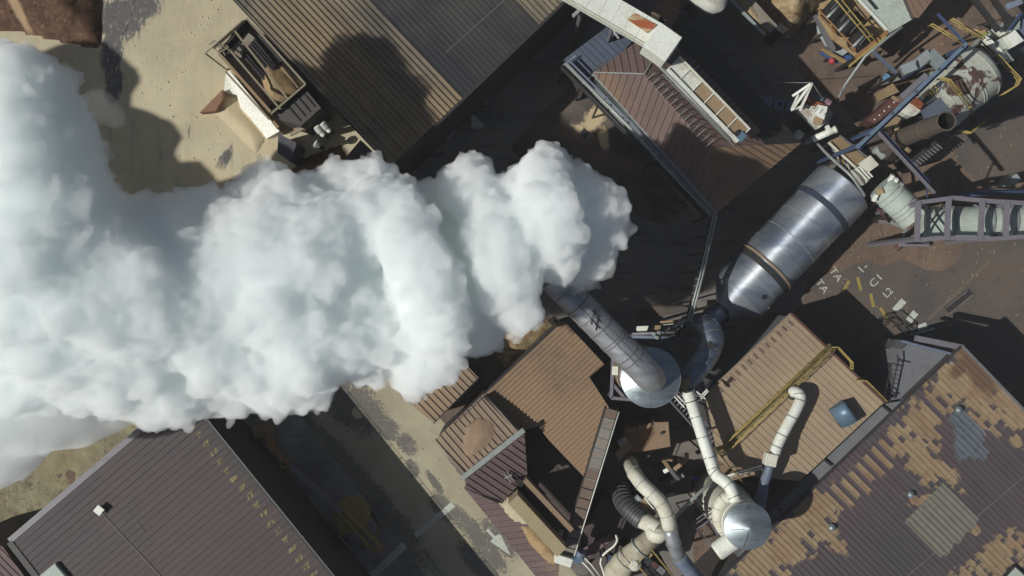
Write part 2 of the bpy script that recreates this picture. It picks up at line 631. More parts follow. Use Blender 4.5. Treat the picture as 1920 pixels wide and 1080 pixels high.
def ground_mats():
    # packed brown dirt
    n = N('brown_dirt'); p = n.pos()
    c = n.mix(n.ramp(n.noise(p, 0.09, 9, 0.62, 0.6), 0.38, 0.62), S(98, 85, 77), S(124, 100, 82))
    c = n.mix(n.math('MULTIPLY', n.ramp(n.noise(n.pos((1, 0.35, 1), 0.5), 0.32, 8, 0.7, 1.5), 0.5, 0.7), 0.8), c, S(84, 70, 62))
    c = n.mix(n.math('MULTIPLY', n.ramp(n.noise(p, 0.21, 9, 0.7, 1.0), 0.56, 0.66), 0.6), c, S(126, 110, 94))
    c = n.mul(1.0, c, n.grey(n.ramp(n.noise(p, 2.6, 8, 0.75), 0.3, 0.7, 0.78, 1.15)))
    n.bump(n.noise(p, 1.4, 9, 0.7), 0.5, 0.12)
    M['dirt'] = n.done(c, 0.95, 0, 0.15)
    # trodden grey-brown tarmac
    n = N('worn_tarmac'); p = n.pos()
    c = n.mix(n.ramp(n.noise(p, 0.12, 8, 0.6, 0.5), 0.4, 0.62), S(82, 78, 76), S(98, 86, 78))
    c = n.mix(n.math('MULTIPLY', n.ramp(n.noise(p, 0.7, 9, 0.75, 0.8), 0.55, 0.68), 0.6), c, S(66, 60, 58))
    c = n.mul(1.0, c, n.grey(n.ramp(n.noise(p, 7, 6, 0.8), 0.3, 0.7, 0.85, 1.12)))
    n.bump(n.noise(p, 6, 6, 0.7), 0.25, 0.03)
    M['tarmac'] = n.done(c, 0.85, 0, 0.2)
    # the dark loading yards
    n = N('dark_asphalt'); p = n.pos()
    c = n.mix(n.ramp(n.noise(p, 0.15, 9, 0.62, 0.6), 0.40, 0.66), S(104, 101, 100), S(122, 114, 106))
    c = n.mix(n.math('MULTIPLY', n.ramp(n.noise(n.pos((0.4, 1.6, 1), -0.80), 0.6, 9, 0.75, 0.6), 0.54, 0.64), 0.7), c, S(70, 68, 68))
    n.bump(n.noise(p, 4, 6, 0.7), 0.3, 0.03)
    M['asphalt'] = n.done(c, 0.85, 0, 0.2)
    n = N('dusty_lifted_asphalt'); p = n.pos()  # asphalt colour lightened to offset the deep shade over this yard
    c = n.mix(n.ramp(n.noise(p, 0.13, 9, 0.62, 0.8), 0.36, 0.62), S(150, 146, 140), S(112, 108, 106))
    c = n.mix(n.math('MULTIPLY', n.ramp(n.noise(n.pos((0.4, 1.6, 1), -0.80), 0.5, 9, 0.75, 0.6), 0.52, 0.64), 0.6), c, S(82, 80, 80))
    n.bump(n.noise(p, 4, 6, 0.7), 0.3, 0.03)
    M['shade_yard'] = n.done(c, 0.85, 0, 0.2)
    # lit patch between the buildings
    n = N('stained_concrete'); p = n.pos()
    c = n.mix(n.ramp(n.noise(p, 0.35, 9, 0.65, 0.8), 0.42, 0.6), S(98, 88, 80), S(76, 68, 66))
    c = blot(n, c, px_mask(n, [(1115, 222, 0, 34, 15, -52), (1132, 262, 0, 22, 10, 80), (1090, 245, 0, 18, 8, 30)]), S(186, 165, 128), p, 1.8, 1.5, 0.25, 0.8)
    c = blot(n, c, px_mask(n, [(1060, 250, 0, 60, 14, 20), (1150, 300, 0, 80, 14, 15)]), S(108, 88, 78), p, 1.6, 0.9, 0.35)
    n.bump(n.noise(p, 5, 6, 0.7), 0.25, 0.03)
    M['stained'] = n.done(c, 0.88, 0, 0.2)
    # sand and sawdust
    n = N('pale_sand'); p = n.pos()
    c = n.mix(n.ramp(n.noise(p, 0.12, 8, 0.6, 0.8), 0.38, 0.62), S(176, 165, 137), S(190, 179, 150))
    tr = n.noise(n.pos((2.2, 0.16, 1), -0.32), 0.55, 8, 0.7, 0.5)
    c = n.mix(n.math('MULTIPLY', n.ramp(tr, 0.50, 0.68), 0.45), c, S(152, 142, 120))
    c = n.mix(n.math('MULTIPLY', n.ramp(n.noise(p, 0.28, 10, 0.75, 1.2), 0.52, 0.64), 0.5), c, S(198, 184, 150))
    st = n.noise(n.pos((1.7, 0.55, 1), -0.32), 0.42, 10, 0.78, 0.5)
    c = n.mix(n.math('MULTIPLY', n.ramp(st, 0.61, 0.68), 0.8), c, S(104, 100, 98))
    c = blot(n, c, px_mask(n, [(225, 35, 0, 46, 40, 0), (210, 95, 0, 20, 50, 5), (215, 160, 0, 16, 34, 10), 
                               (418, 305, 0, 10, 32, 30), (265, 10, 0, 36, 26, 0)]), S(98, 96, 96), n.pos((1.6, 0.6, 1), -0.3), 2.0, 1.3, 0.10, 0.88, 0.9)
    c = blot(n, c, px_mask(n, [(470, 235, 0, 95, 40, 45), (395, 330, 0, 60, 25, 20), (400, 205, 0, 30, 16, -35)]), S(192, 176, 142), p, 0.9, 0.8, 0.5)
    rip = n.new('ShaderNodeTexWave', wave_type='BANDS')
    n.put(rip.inputs['Vector'], n.pos((1, 1, 1), 0.42))
    rip.inputs['Scale'].default_value = 1.1; rip.inputs['Distortion'].default_value = 9; rip.inputs['Detail'].default_value = 4; rip.inputs['Detail Scale'].default_value = 0.35
    c = n.mul(1.0, c, n.grey(n.ramp(rip.outputs[1], 0, 1, 0.985, 1.01)))
    c = n.mul(1.0, c, n.grey(n.ramp(n.noise(p, 8, 6, 0.8), 0.3, 0.7, 0.92, 1.06)))
    n.bump(n.math('ADD', n.noise(p, 1.2, 9, 0.7), n.math('MULTIPLY', rip.outputs[1], 0.06)), 0.45, 0.12)
    M['sand'] = n.done(c, 0.95, 0, 0.1)
    # sandy road over asphalt
    n = N('sandy_road'); p = n.pos()
    sand = n.mix(n.ramp(n.noise(p, 0.2, 8, 0.6, 0.8), 0.4, 0.62), S(174, 166, 140), S(160, 150, 126))
    sand = n.mul(1.0, sand, n.grey(n.ramp(n.noise(p, 7, 6, 0.8), 0.3, 0.7, 0.90, 1.06)))
    asp = n.mul(1.0, S(94, 92, 92), n.grey(n.ramp(n.noise(p, 9, 5, 0.8), 0.3, 0.7, 0.8, 1.15)))
    m = px_mask(n, [(668, 765, 0, 62, 44, 42), (720, 800, 0, 36, 22, 40), (762, 832, 0, 26, 15, 45), (774, 878, 0, 18, 12, 60), (830, 950, 0, 36, 18, 50), (815, 905, 0, 32, 7, 55),
                    (878, 985, 0, 52, 16, 46), (912, 1028, 0, 60, 18, 50), (900, 1060, 0, 60, 20, 48), (640, 880, 0, 260, 34, 47), (580, 860, 0, 300, 44, 47), (560, 900, 0, 300, 50, 47), (640, 700, 0, 60, 26, 30), (880, 900, 0, 60, 7, 48), (935, 1010, 0, 50, 18, 50)])
    m = n.math('MINIMUM', m, 0.30)
    nz = n.math('MULTIPLY', n.math('SUBTRACT', n.noise(p, 0.8, 12, 0.82, 0.3), 0.5), 1.7)
    nf = n.math('MULTIPLY', n.math('SUBTRACT', n.noise(p, 4.0, 8, 0.85), 0.5), 2.6)
    a = n.math('MULTIPLY', n.ramp(n.math('ADD', n.math('ADD', m, nz), nf), -0.05, 0.16), 0.85)
    c = n.mix(a, sand, asp)
    n.bump(n.noise(p, 4, 8, 0.7), 0.3, 0.05)
    M['road'] = n.done(c, 0.92, 0, 0.12)
    # scrub on the lower left, red bank on the upper left
    n = N('dry_scrub'); p = n.pos()
    c = n.mix(n.ramp(n.noise(p, 0.22, 9, 0.7, 0.5), 0.4, 0.6), S(166, 158, 126), S(140, 132, 106))
    c = n.mix(n.math('MULTIPLY', n.ramp(n.noise(p, 1.7, 9, 0.8), 0.5, 0.62), 0.75), c, S(92, 88, 70))
    c = blot(n, c, px_mask(n, [(110, 865, 0, 60, 35, 10)]), S(158, 146, 114), p, 1.0, 0.8, 0.5)
    n.bump(n.noise(p, 2.4, 9, 0.8), 0.9, 0.3)
    M['scrub'] = n.done(c, 0.95, 0, 0.1)
    n = N('red_bank'); p = n.pos()
    c = n.mix(n.ramp(n.noise(n.pos((1.2, 0.6, 1), 0.2), 0.42, 10, 0.75, 0.9), 0.40, 0.58), S(126, 96, 78), S(92, 68, 58))
    c = n.mix(n.math('MULTIPLY', n.ramp(n.noise(p, 1.6, 9, 0.8), 0.5, 0.62), 0.7), c, S(150, 118, 94))
    c = blot(n, c, px_mask(n, [(52, 25, 0, 9, 40, -12)]), S(196, 165, 128), p, 0.8, 0.5, 0.3)
    n.bump(n.noise(p, 1.9, 9, 0.8), 0.9, 0.35)
    M['bank'] = n.done(c, 0.95, 0, 0.1)
    n = N('wood_chips'); p = n.pos()
    c = n.mix(n.ramp(n.noise(p, 1.1, 9, 0.75, 0.5), 0.40, 0.62), S(150, 122, 88), S(196, 174, 132))
    c = n.mix(n.math('MULTIPLY', n.ramp(n.noise(p, 0.5, 8, 0.7, 1.2), 0.56, 0.66), 0.8), c, S(104, 78, 54))
    n.bump(n.noise(p, 4, 9, 0.8), 0.9, 0.2)
    M['chips'] = n.done(c, 0.95, 0, 0.1)
    n = N('ochre_sand'); p = n.pos()
    c = n.mix(n.ramp(n.noise(p, 0.9, 9, 0.7, 0.8), 0.40, 0.62), S(176, 150, 108), S(154, 126, 88))
    n.bump(n.noise(p, 3, 9, 0.75), 0.7, 0.12)
    M['ochre'] = n.done(c, 0.95, 0, 0.1)
ground_mats()

M['tan_dust'] = paint('tan_dust', S(142, 118, 94), 0.9, 0, S(160, 134, 106), 0.6, 0.06)
M['wall_dark'] = paint('dark_cladding', S(78, 74, 74), 0.7, 0, S(90, 74, 62), 0.5)
M['wall_light'] = paint('light_cladding', S(150, 160, 158), 0.6, 0, S(120, 118, 108), 0.3, 0.04)
M['wall_grey'] = paint('grey_concrete', S(112, 114, 120), 0.85, 0, S(92, 88, 86), 0.5, 0.03)
M['concrete'] = paint('pale_concrete', S(150, 142, 128), 0.9, 0, S(120, 100, 82), 0.6)
M['white'] = paint('white_paint', S(228, 231, 220), 0.5, 0, S(176, 160, 130), 0.30, 0.03, 0.8)
M['cream'] = paint('cream_insulation', S(214, 211, 194), 0.55, 0, S(160, 142, 112), 0.45, 0.03, 0.6)
M['white_rust'] = paint('rusty_white_paint', S(212, 214, 202), 0.6, 0, S(120, 74, 48), 0.85, 0.03, 0.55)
M['green_white'] = paint('pale_green_paint', S(176, 188, 178), 0.55, 0, S(140, 120, 90), 0.4, 0.03, 0.6)
M['rust'] = paint('rust', S(128, 66, 42), 0.8, 0, S(180, 96, 48), 0.7, 0.05)
M['redbrown'] = paint('red_brown_paint', S(92, 58, 54), 0.7, 0, S(120, 84, 70), 0.4)
M['yellow'] = paint('yellow_paint', S(168, 146, 72), 0.55, 0, S(120, 96, 48), 0.4)
M['orange'] = paint('orange_paint', S(150, 108, 66), 0.6, 0, S(110, 76, 48), 0.5)
M['blue'] = paint('blue_paint', S(58, 78, 114), 0.5, 0, S(80, 84, 96), 0.4)
M['blue_grey'] = paint('blue_grey_steel', S(104, 116, 138), 0.5, 0, S(80, 74, 74), 0.4)
M['grey_steel'] = paint('grey_steel', S(122, 120, 126), 0.5, 0.2, S(96, 84, 78), 0.4)
M['lilac_steel'] = paint('lilac_grey_steel', S(118, 114, 124), 0.55, 0.0, S(100, 92, 92), 0.35, 0.02)
M['dark_steel'] = paint('dark_steel', S(58, 58, 60), 0.5, 0.3, S(90, 74, 60), 0.4)
M['black'] = paint('black_rubber', S(34, 34, 36), 0.8, 0, S(70, 60, 52), 0.4)
M['pipe_grey'] = paint('grey_pipe', S(150, 156, 154), 0.45, 0.2, S(110, 100, 90), 0.4)
M['road_paint'] = paint('worn_white_marking', S(188, 192, 180), 0.8, 0, S(104, 98, 90), 1.0, 0.0, 2.6)
M['yellow_mark'] = paint('worn_yellow_marking', S(150, 130, 58), 0.8, 0, S(96, 88, 78), 1.0, 0.0, 2.8)
for nm_, col_ in (('road_paint', S(186, 190, 180)), ('yellow_mark', S(150, 132, 62))):
    n = N(nm_); p = n.pos()
    c = n.mix(n.ramp(n.noise(p, 3.4, 8, 0.85), 0.52, 0.64), col_, S(100, 92, 84))
    M[nm_] = n.done(c, 0.85, 0, 0.2)
M['tan_panel'] = paint('dusty_panel', S(152, 128, 96), 0.85, 0, S(132, 104, 74), 0.6, 0.08)
M['belt_cover'] = paint('belt_cover', S(128, 122, 116), 0.7, 0, S(140, 112, 86), 0.7, 0.10)
M['skyblue'] = paint('blue_hood', S(96, 126, 150), 0.4, 0.2, S(110, 100, 90), 0.3)
M['red'] = paint('red_plastic', S(190, 44, 62), 0.5)
M['hivis'] = paint('hi_vis_green', S(150, 220, 120), 0.7, 0, S(150, 220, 120), 0.0)
M['trouser'] = paint('navy_cloth', S(40, 44, 60), 0.9)
M['skin'] = paint('skin', S(190, 150, 124), 0.6)

M['channel_dirt'] = paint('channel_dirt', S(112, 98, 86), 0.9, 0, S(92, 80, 72), 0.7, 0, 0.9)
M['sandy_top'] = paint('sandy_top', S(166, 150, 116), 0.95, 0, S(150, 134, 104), 0.6, 0, 0.9)
M['ring_blue'] = paint('dark_blue_ring', S(62, 72, 92), 0.5, 0.3, S(80, 74, 72), 0.4, 0)
M['crane_dim'] = paint('weathered_yellow', S(160, 134, 60), 0.7, 0, S(84, 76, 62), 0.6, 0.03)
n = N('rust_cream'); p = n.pos()
c = n.mix(n.ramp(n.noise(n.pos((0.5, 2.5, 1), 0.45), 0.9, 7, 0.7, 0.6), 0.42, 0.58), S(190, 176, 140), S(158, 84, 48))
M['rust_cream'] = n.done(c, 0.8, 0, 0.2)
M['ochre_walk'] = paint('yellow_grating', S(132, 116, 66), 0.7, 0, S(110, 96, 70), 0.6, 0.05)
M['crumb'] = paint('crumb', S(132, 116, 100), 0.95, 0, S(90, 80, 72), 0.8, 0.0, 0.8)
M['bin_steel'] = paint('dusty_bin_steel', S(140, 130, 108), 0.7, 0, S(120, 100, 76), 0.5, 0.04)
M['bright_white'] = paint('lime_white', S(238, 238, 226), 0.8, 0, S(210, 190, 150), 0.2, 0.0, 0.5)
M['rust_soft'] = paint('brick_brown', S(140, 104, 82), 0.9, 0, S(110, 84, 70), 0.5)
M['blue_grey_dark'] = paint('slate_housing', S(78, 78, 88), 0.6, 0, S(90, 84, 80), 0.4)
M['belt_brown'] = paint('dusty_belt_cover', S(112, 94, 82), 0.8, 0, S(132, 108, 86), 0.6, 0.08)
M['grey_duct'] = paint('grey_duct', S(68, 72, 74), 0.5, 0.3, S(90, 80, 70), 0.4, 0.02)
M['duct_pale'] = paint('pale_grey_duct', S(138, 148, 150), 0.5, 0.1, S(110, 100, 92), 0.3, 0.02)
M['cream_stained'] = paint('stained_cream', S(186, 180, 158), 0.6, 0, S(140, 100, 66), 0.9, 0.02, 0.7)
M['bright_blue'] = paint('bright_blue_plastic', S(40, 70, 220), 0.4)
M['blue_vivid'] = paint('blue_tarpaulin', S(48, 80, 140), 0.6, 0, S(80, 90, 120), 0.5)
M['light_blue'] = paint('sky_blue_paint', S(96, 142, 178), 0.5, 0, S(90, 96, 104), 0.5)
M['lime'] = paint('lime_paint', S(150, 158, 70), 0.7, 0, S(120, 110, 70), 0.5)
M['pink'] = paint('faded_pink_paint', S(150, 116, 134), 0.6, 0, S(110, 90, 90), 0.4)
M['tan_lid'] = paint('tan_cover', S(140, 118, 86), 0.85, 0, S(128, 104, 72), 0.5, 0.02)
M['blue_steel'] = paint('blue_steel_beam', S(112, 136, 160), 0.45, 0.2, S(84, 92, 108), 0.5, 0.02)
M['hood_grey'] = paint('hood_grey', S(90, 100, 116), 0.5, 0.1, S(84, 84, 90), 0.3, 0.02)
M['deck_dark'] = paint('grating_dark', S(72, 74, 78), 0.7, 0.1, S(84, 72, 64), 0.5)
M['stack_rust'] = paint('stack_rust', S(92, 82, 74), 0.75, 0.1, S(108, 88, 70), 0.7, 0.03, 0.9)
M['yellow_dull'] = paint('dull_yellow', S(146, 124, 58), 0.6, 0, S(90, 80, 60), 0.5)

def silver(name, col, rough, metal=1.0, streak_rot=0.0, rust=0.25):
    n = N(name); p = n.pos()
    c = n.mix(n.ramp(n.noise(n.pos((0.35, 2.2, 1), streak_rot), 0.7, 8, 0.7, 0.4), 0.38, 0.66), col, tuple(x * 0.6 for x in col))
    c = n.mix(n.math('MULTIPLY', n.ramp(n.noise(p, 0.7, 8, 0.7, 0.5), 0.58, 0.7), rust), c, S(150, 110, 74))
    n.bump(n.noise(p, 0.8, 3, 0.5), 0.10, 0.12)
    r = n.ramp(n.noise(p, 2.0, 6, 0.7), 0.3, 0.7, rough - 0.08, rough + 0.14)
    M[name] = n.done(c, r, metal, 0.5)
def drum_steel():
    """Rotating shell: fine circumferential scratches draw the sun out into a line along the drum."""
    n = N('drum_steel'); p = n.pos()
    axis = (P(1352, 588, 4.3) - P(1582, 349, 4.3)).normalized()
    c = n.mix(n.ramp(n.noise(n.pos((0.5, 1.3, 1), 0.80), 0.35, 6, 0.6, 0.4), 0.40, 0.62), S(196, 202, 208), S(140, 152, 174))  # bluish patches painted in for sky reflections on the shell
    c = n.mix(n.math('MULTIPLY', n.ramp(n.noise(p, 0.7, 8, 0.7, 0.5), 0.58, 0.72), 0.18), c, S(160, 130, 100))
    c = n.mul(1.0, c, n.grey(n.ramp(n.noise(p, 5, 6, 0.75), 0.3, 0.7, 0.9, 1.06)))
    n.b.inputs['Anisotropic'].default_value = 0.8
    n.b.inputs['Tangent'].default_value = (0, 0, 0)
    tv = n.new('ShaderNodeCombineXYZ')
    for i in range(3):
        tv.inputs[i].default_value = axis[i]
    n.t.links.new(tv.outputs[0], n.b.inputs['Tangent'])
    n.bump(n.noise(p, 0.6, 3, 0.5), 0.10, 0.15)
    r = n.ramp(n.noise(p, 2.0, 6, 0.7), 0.3, 0.7, 0.38, 0.48)
    M['drum_steel'] = n.done(c, r, 0.75, 0.5)
drum_steel()
silver('duct_steel', S(178, 180, 184), 0.46, 0.6, -0.78, 0.12)
silver('cap_steel', S(160, 172, 178), 0.40, 0.7, 0.3, 0.08)
silver('bluish_steel', S(128, 142, 160), 0.40, 0.85, 0.8, 0.35)

# roof coverings
M['roof_shed'] = sheet_mat('shed_roof_grey', S(46, 47, 52), S(84, 80, 74), 0.66, 0.07, 0, 0.7, 0.10, 0.10, 0.12)
def striped_shed():
    n = N('shed_roof_dusty'); p = n.pos()
    c = n.mix(n.ramp(n.noise(p, 0.11, 8, 0.6, 0.4), 0.36, 0.60), S(84, 80, 76), S(138, 125, 104))
    c = blot(n, c, px_mask(n, [(800, 255, 12, 150, 60, -40), (650, 130, 12, 60, 160, -45)]), S(142, 122, 94), p, 0.5, 0.8, 0.6)
    c = n.mul(1.0, c, n.grey(n.ramp(n.noise(p, 5, 7, 0.8), 0.3, 0.7, 0.72, 1.14)))
    c = n.mul(1.0, c, n.grey(n.ramp(n.rnd(), 0, 1, 0.8, 1.14)))
    M['roof_shed_dusty'] = n.done(c, 0.75, 0, 0.3)
striped_shed()
M['roof_left'] = sheet_mat('left_shed_roof', S(76, 66, 69), S(88, 72, 68), 0.60, 0.06, 0, 0.6, 0.07, 0.16, 0.12)
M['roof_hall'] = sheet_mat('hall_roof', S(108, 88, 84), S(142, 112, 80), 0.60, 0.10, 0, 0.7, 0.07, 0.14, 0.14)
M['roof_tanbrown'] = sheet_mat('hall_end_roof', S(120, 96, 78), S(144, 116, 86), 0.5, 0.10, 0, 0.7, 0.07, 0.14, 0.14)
M['roof_hall_shade'] = sheet_mat('hall_roof_painted_shade', S(44, 44, 44), S(60, 54, 50), 0.70, 0.10, 0, 0.75, 0.07, 0.14, 0.14)  # shadow on the far slope painted in as a near-black base colour
M['roof_sky_tint'] = sheet_mat('sky_tinted_roof', S(62, 74, 96), S(120, 112, 104), 0.68, 0.2, 0, 0.5, 0.12, 0.10, 0.2)  # blue sky reflection painted into the base colour
M['roof_tan'] = sheet_mat('tan_roof', S(152, 130, 106), S(168, 150, 120), 0.52, 0.16, 0, 0.8, 0.05, 0.2, 0.12)
M['roof_sandy'] = sheet_mat('sandy_roof', S(122, 101, 84), S(152, 124, 94), 0.46, 0.09, 0, 0.8, 0.07, 0.10, 0.2)
M['roof_small'] = sheet_mat('small_roof', S(136, 116, 100), S(160, 136, 106), 0.55, 0.2, 0, 0.8, 0.06, 0.16, 0.14)
M['roof_purple'] = sheet_mat('purple_roof', S(112, 92, 92), S(150, 124, 100), 0.66, 0.3, 0, 0.7, 0.06, 0.10, 0.14)

def patched_roof():
    """Dark roof whose dust was washed off sheet by sheet: square-ended tan patches."""
    n = N('patched_roof')
    pitch = 0.47
    A, B = P(1803, 652, 8.5), P(1350, 1080, 8.5)
    along_v = Vector((1, -1)).normalized()
    rot = math.atan2(along_v.y, along_v.x)
    g = n.new('ShaderNodeNewGeometry').outputs['Position']
    mp = n.new('ShaderNodeMapping', vector_type='TEXTURE')
    n.put(mp.inputs['Vector'], g)
    mp.inputs['Location'].default_value = (A.x, A.y, 0)
    mp.inputs['Rotation'].default_value = (0, 0, rot)
    sp = n.new('ShaderNodeSeparateXYZ')
    n.put(sp.inputs[0], mp.outputs[0])
    x, y = sp.outputs[0], sp.outputs[1]
    sid = n.math('FLOOR', n.math('DIVIDE', y, pitch))
    wn = n.new('ShaderNodeTexWhiteNoise', noise_dimensions='1D')
    n.put(wn.inputs['W'], sid)
    xs = n.math('ADD', x, n.math('MULTIPLY', wn.outputs[0], 1.4))
    # worn ends: snap along the sheet, jittered by fine noise
    xq = n.math('MULTIPLY', n.math('FLOOR', n.math('DIVIDE', xs, 0.62)), 0.62)
    cb = n.new('ShaderNodeCombineXYZ')
    n.put(cb.inputs[0], xq)
    n.put(cb.inputs[1], n.math('MULTIPLY', sid, pitch))
    cell = n.noise(cb.outputs[0], 0.85, 4, 0.6)
    cell2 = n.new('ShaderNodeTexWhiteNoise', noise_dimensions='3D')
    n.put(cell2.inputs['Vector'], cb.outputs[0])
    m = px_mask(n, [(1835, 728, 8.5, 84, 52, 45), (1785, 702, 8.5, 44, 34, -45), (1725, 790, 8.5, 62, 22, 60), (1722, 856, 8.5, 62, 26, 50), (1765, 880, 8.5, 42, 18, 45), (1895, 765, 8.5, 60, 26, 45),
                    (1905, 830, 8.5, 16, 12, 45), (1735, 940, 8.5, 32, 14, 10), (1860, 1052, 8.5, 92, 30, -35), (1820, 985, 8.5, 26, 8, 45),
                    (1520, 958, 8.5, 50, 34, -45), (1470, 1020, 8.5, 80, 40, -45), (1420, 1060, 8.5, 60, 40, -45), (1545, 1000, 8.5, 52, 18, 45)])
    nz = n.math('MULTIPLY', n.math('SUBTRACT', n.math('ADD', n.math('MULTIPLY', cell, 0.5), n.math('MULTIPLY', cell2.outputs[0], 0.5)), 0.53), 2.1)
    fine = n.math('MULTIPLY', n.math('SUBTRACT', n.noise(mp.outputs[0], 3.5, 8, 0.85), 0.5), 0.9)
    p_l = n.new('ShaderNodeMapping'); n.put(p_l.inputs['Vector'], mp.outputs[0]); p_l.inputs['Scale'].default_value = (0.5, 3.0, 1.0)
    soft_wear = n.noise(p_l.outputs[0], 1.6, 8, 0.8)
    a = n.ramp(n.math('ADD', n.math('ADD', m, nz), fine), -0.02, 0.05)
    # tongues of dust under the eave on every other sheet
    par = n.math('MODULO', n.math('ABSOLUTE', sid), 2.0)
    ln_ = n.math('ADD', n.math('MULTIPLY', wn.outputs[0], 0.9), 2.5)
    tong = n.math('MULTIPLY', n.math('LESS_THAN', n.math('ADD', x, n.math('MULTIPLY', fine, 2.0)), ln_), n.math('GREATER_THAN', par, 0.5))
    tong = n.math('MULTIPLY', tong, n.math('GREATER_THAN', n.math('ADD', x, n.math('MULTIPLY', fine, 2.0)), 0.7))
    a = n.math('MAXIMUM', a, tong)
    p = n.pos()
    tan = n.mix(n.ramp(n.noise(p, 0.5, 7, 0.7, 0.6), 0.4, 0.62), S(150, 130, 98), S(138, 110, 82))
    dark = n.mix(n.ramp(n.noise(p, 0.1, 7, 0.6), 0.4, 0.6), S(74, 70, 72), S(84, 72, 76))
    c = n.mix(n.math('MULTIPLY', a, n.ramp(soft_wear, 0.30, 0.50, 0.55, 1.0)), dark, tan)
    c = n.mix(n.math('MULTIPLY', n.ramp(soft_wear, 0.58, 0.75), 0.35), c, S(120, 100, 82))
    c = blot(n, c, px_mask(n, [(1830, 690, 8.5, 60, 20, 60), (1800, 690, 8.5, 24, 14, -45)]), S(104, 80, 62), p, 1.0, 0.8, 0.3)
    c = n.mul(1.0, c, n.grey(n.ramp(n.noise(p, 9, 6, 0.8), 0.3, 0.7, 0.84, 1.12)))
    c = n.mul(1.0, c, n.grey(n.ramp(n.rnd(), 0, 1, 0.93, 1.07)))
    n.bump(n.noise(p, 6, 5, 0.7), 0.1, 0.03)
    M['roof_patched'] = n.done(c, 0.7, 0, 0.3)
patched_roof()
M['skylight'] = paint('fibreglass_sheet', S(122, 120, 108), 0.5, 0, S(96, 90, 80), 0.6, 0.06, 2.0)
M['skylight_blue'] = paint('blue_fibreglass_sheet', S(100, 108, 116), 0.5, 0, S(76, 78, 84), 0.7, 0.06, 2.0)

# ---------------------------------------------------------------- the ground
g = structure('ground', pydata('ground', [(-300, -300, -0.02), (300, -300, -0.02), (300, 300, -0.02), (-300, 300, -0.02)], [(0, 1, 2, 3)]), M['dirt'])
def outline(pts, z=0.0, step=1.5, amp=0.5, seed=1):
    return [Vector((v.x, v.y, z)) for v in ragged([(x, y, 0) for x, y in pts], step, amp, seed)]
sheet('asphalt_yard', outline([(230, 780), (560, 640), (700, 690), (1120, 1120), (560, 1180), (300, 900)], 0, 2, 0.4, 2), -0.004, M['shade_yard'])
sheet('loading_yard', outline([(560, 240), (900, 60), (1260, -60), (1500, 60), (1490, 140), (1590, 220), (1620, 330), (1500, 560), (1420, 640), (1300, 900), (1300, 1100), (1000, 1100), (1000, 640), (850, 480), (560, 440)], 0, 2, 0.4, 3), 0.004, M['asphalt'])
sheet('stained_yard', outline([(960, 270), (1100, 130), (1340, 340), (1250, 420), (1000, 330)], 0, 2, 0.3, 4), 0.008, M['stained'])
sheet('tarmac_apron', outline([(1480, 640), (1530, 515), (1600, 490), (1760, 500), (1860, 440), (2100, 420), (2100, 760), (1650, 760)], 0, 1.6, 0.6, 5), 0.016, M['tarmac'])
sheet('tarmac_corner', outline([(1800, 330), (1790, 220), (1960, 160), (2100, 200), (2100, 330)], 0, 1.6, 0.8, 6), 0.012, M['tarmac'])
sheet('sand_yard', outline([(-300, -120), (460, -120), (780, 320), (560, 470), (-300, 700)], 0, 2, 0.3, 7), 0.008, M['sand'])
sheet('sandy_road', [(500, 700, 0), (700, 640, 0), (1100, 1100, 0), (830, 1120, 0)], 0.008, M['road'])
b = heap('earth_bank', [(-200, -100), (192, -100), (190, 92), (120, 78), (40, 60), (-200, 60)], 0.0, 2.2, M['bank'], None, 0.4, 4, 0.5, 2.5)
b['kind'] = 'structure'
b = heap('scrub_land', [(-200, 820), (60, 790), (340, 770), (20, 1060), (-20, 1100), (-200, 1100)], 0.0, 0.35, M['scrub'], None, 0.4, 5, 1.2, 2.5)
b['kind'] = 'structure'

# markings and drains let into the ground
def marking(label, poly, cat='road marking', mat='road_paint', z=0.022, name='road_marking', group=None):
    o = sheet(name, poly, z, M[mat], None)
    return tag(o, label, cat, group)
marking('white stop bar across the sandy road, half in sunlight', [(846, 941, 0), (776, 1000, 0), (782, 1008, 0), (853, 950, 0)])
marking('faded white bar in the deep shade beside the long shed', [(755, 1016, 0), (690, 1078, 0), (698, 1090, 0), (764, 1026, 0)])
marking('white arrow painted on the road pointing to the lower right', [(911, 995, 0), (915, 990, 0), (928, 1005, 0), (938, 1001, 0), (958, 1042, 0), (919, 1015, 0), (925, 1009, 0)])

def letter(txt, c, ang, size, mat, label, cat='ground lettering', name='stencil_text', sx=1.0):
    cu = bpy.data.curves.new('text', 'FONT')
    cu.body = txt
    cu.size = size
    cu.align_x = 'CENTER'
    cu.align_y = 'CENTER'
    cu.resolution_u = 3
    tmp = bpy.data.objects.new('text', cu)
    SC.collection.objects.link(tmp)
    dg = bpy.context.evaluated_depsgraph_get()
    me = bpy.data.meshes.new_from_object(tmp.evaluated_get(dg))
    bpy.data.objects.remove(tmp)
    p = P(*c)
    me.transform(Matrix.Translation(p) @ Matrix.Rotation(-math.radians(ang), 4, 'Z') @ Matrix.Diagonal((sx, 1, 1, 1)))
    me.materials.clear()
    o = obj(name, me, M[mat])
    return tag(o, label, cat)
letter('1-', (1618, 503, 0.022), -45, 1.0, 'road_paint', 'worn white stencil, first of the row leading away from the silver drum', sx=1.3)
letter('C1', (1643, 526, 0.022), -45, 0.95, 'road_paint', 'worn white stencil second in the row leading away from the silver drum', sx=1.3)
letter('L2', (1665, 549, 0.022), -45, 0.95, 'road_paint', 'worn white stencil third in the row, just before the two solid blocks', sx=1.0)
letter('TA', (1567, 515, 0.022), 55, 0.95, 'road_paint', 'worn white stencil beside the drum shadow, nearer the row of bay marks', sx=1.2)
letter('TA', (1541, 537, 0.022), 55, 0.95, 'road_paint', 'worn white stencil at the edge of the drum shadow, farther down left of its twin', sx=1.2)
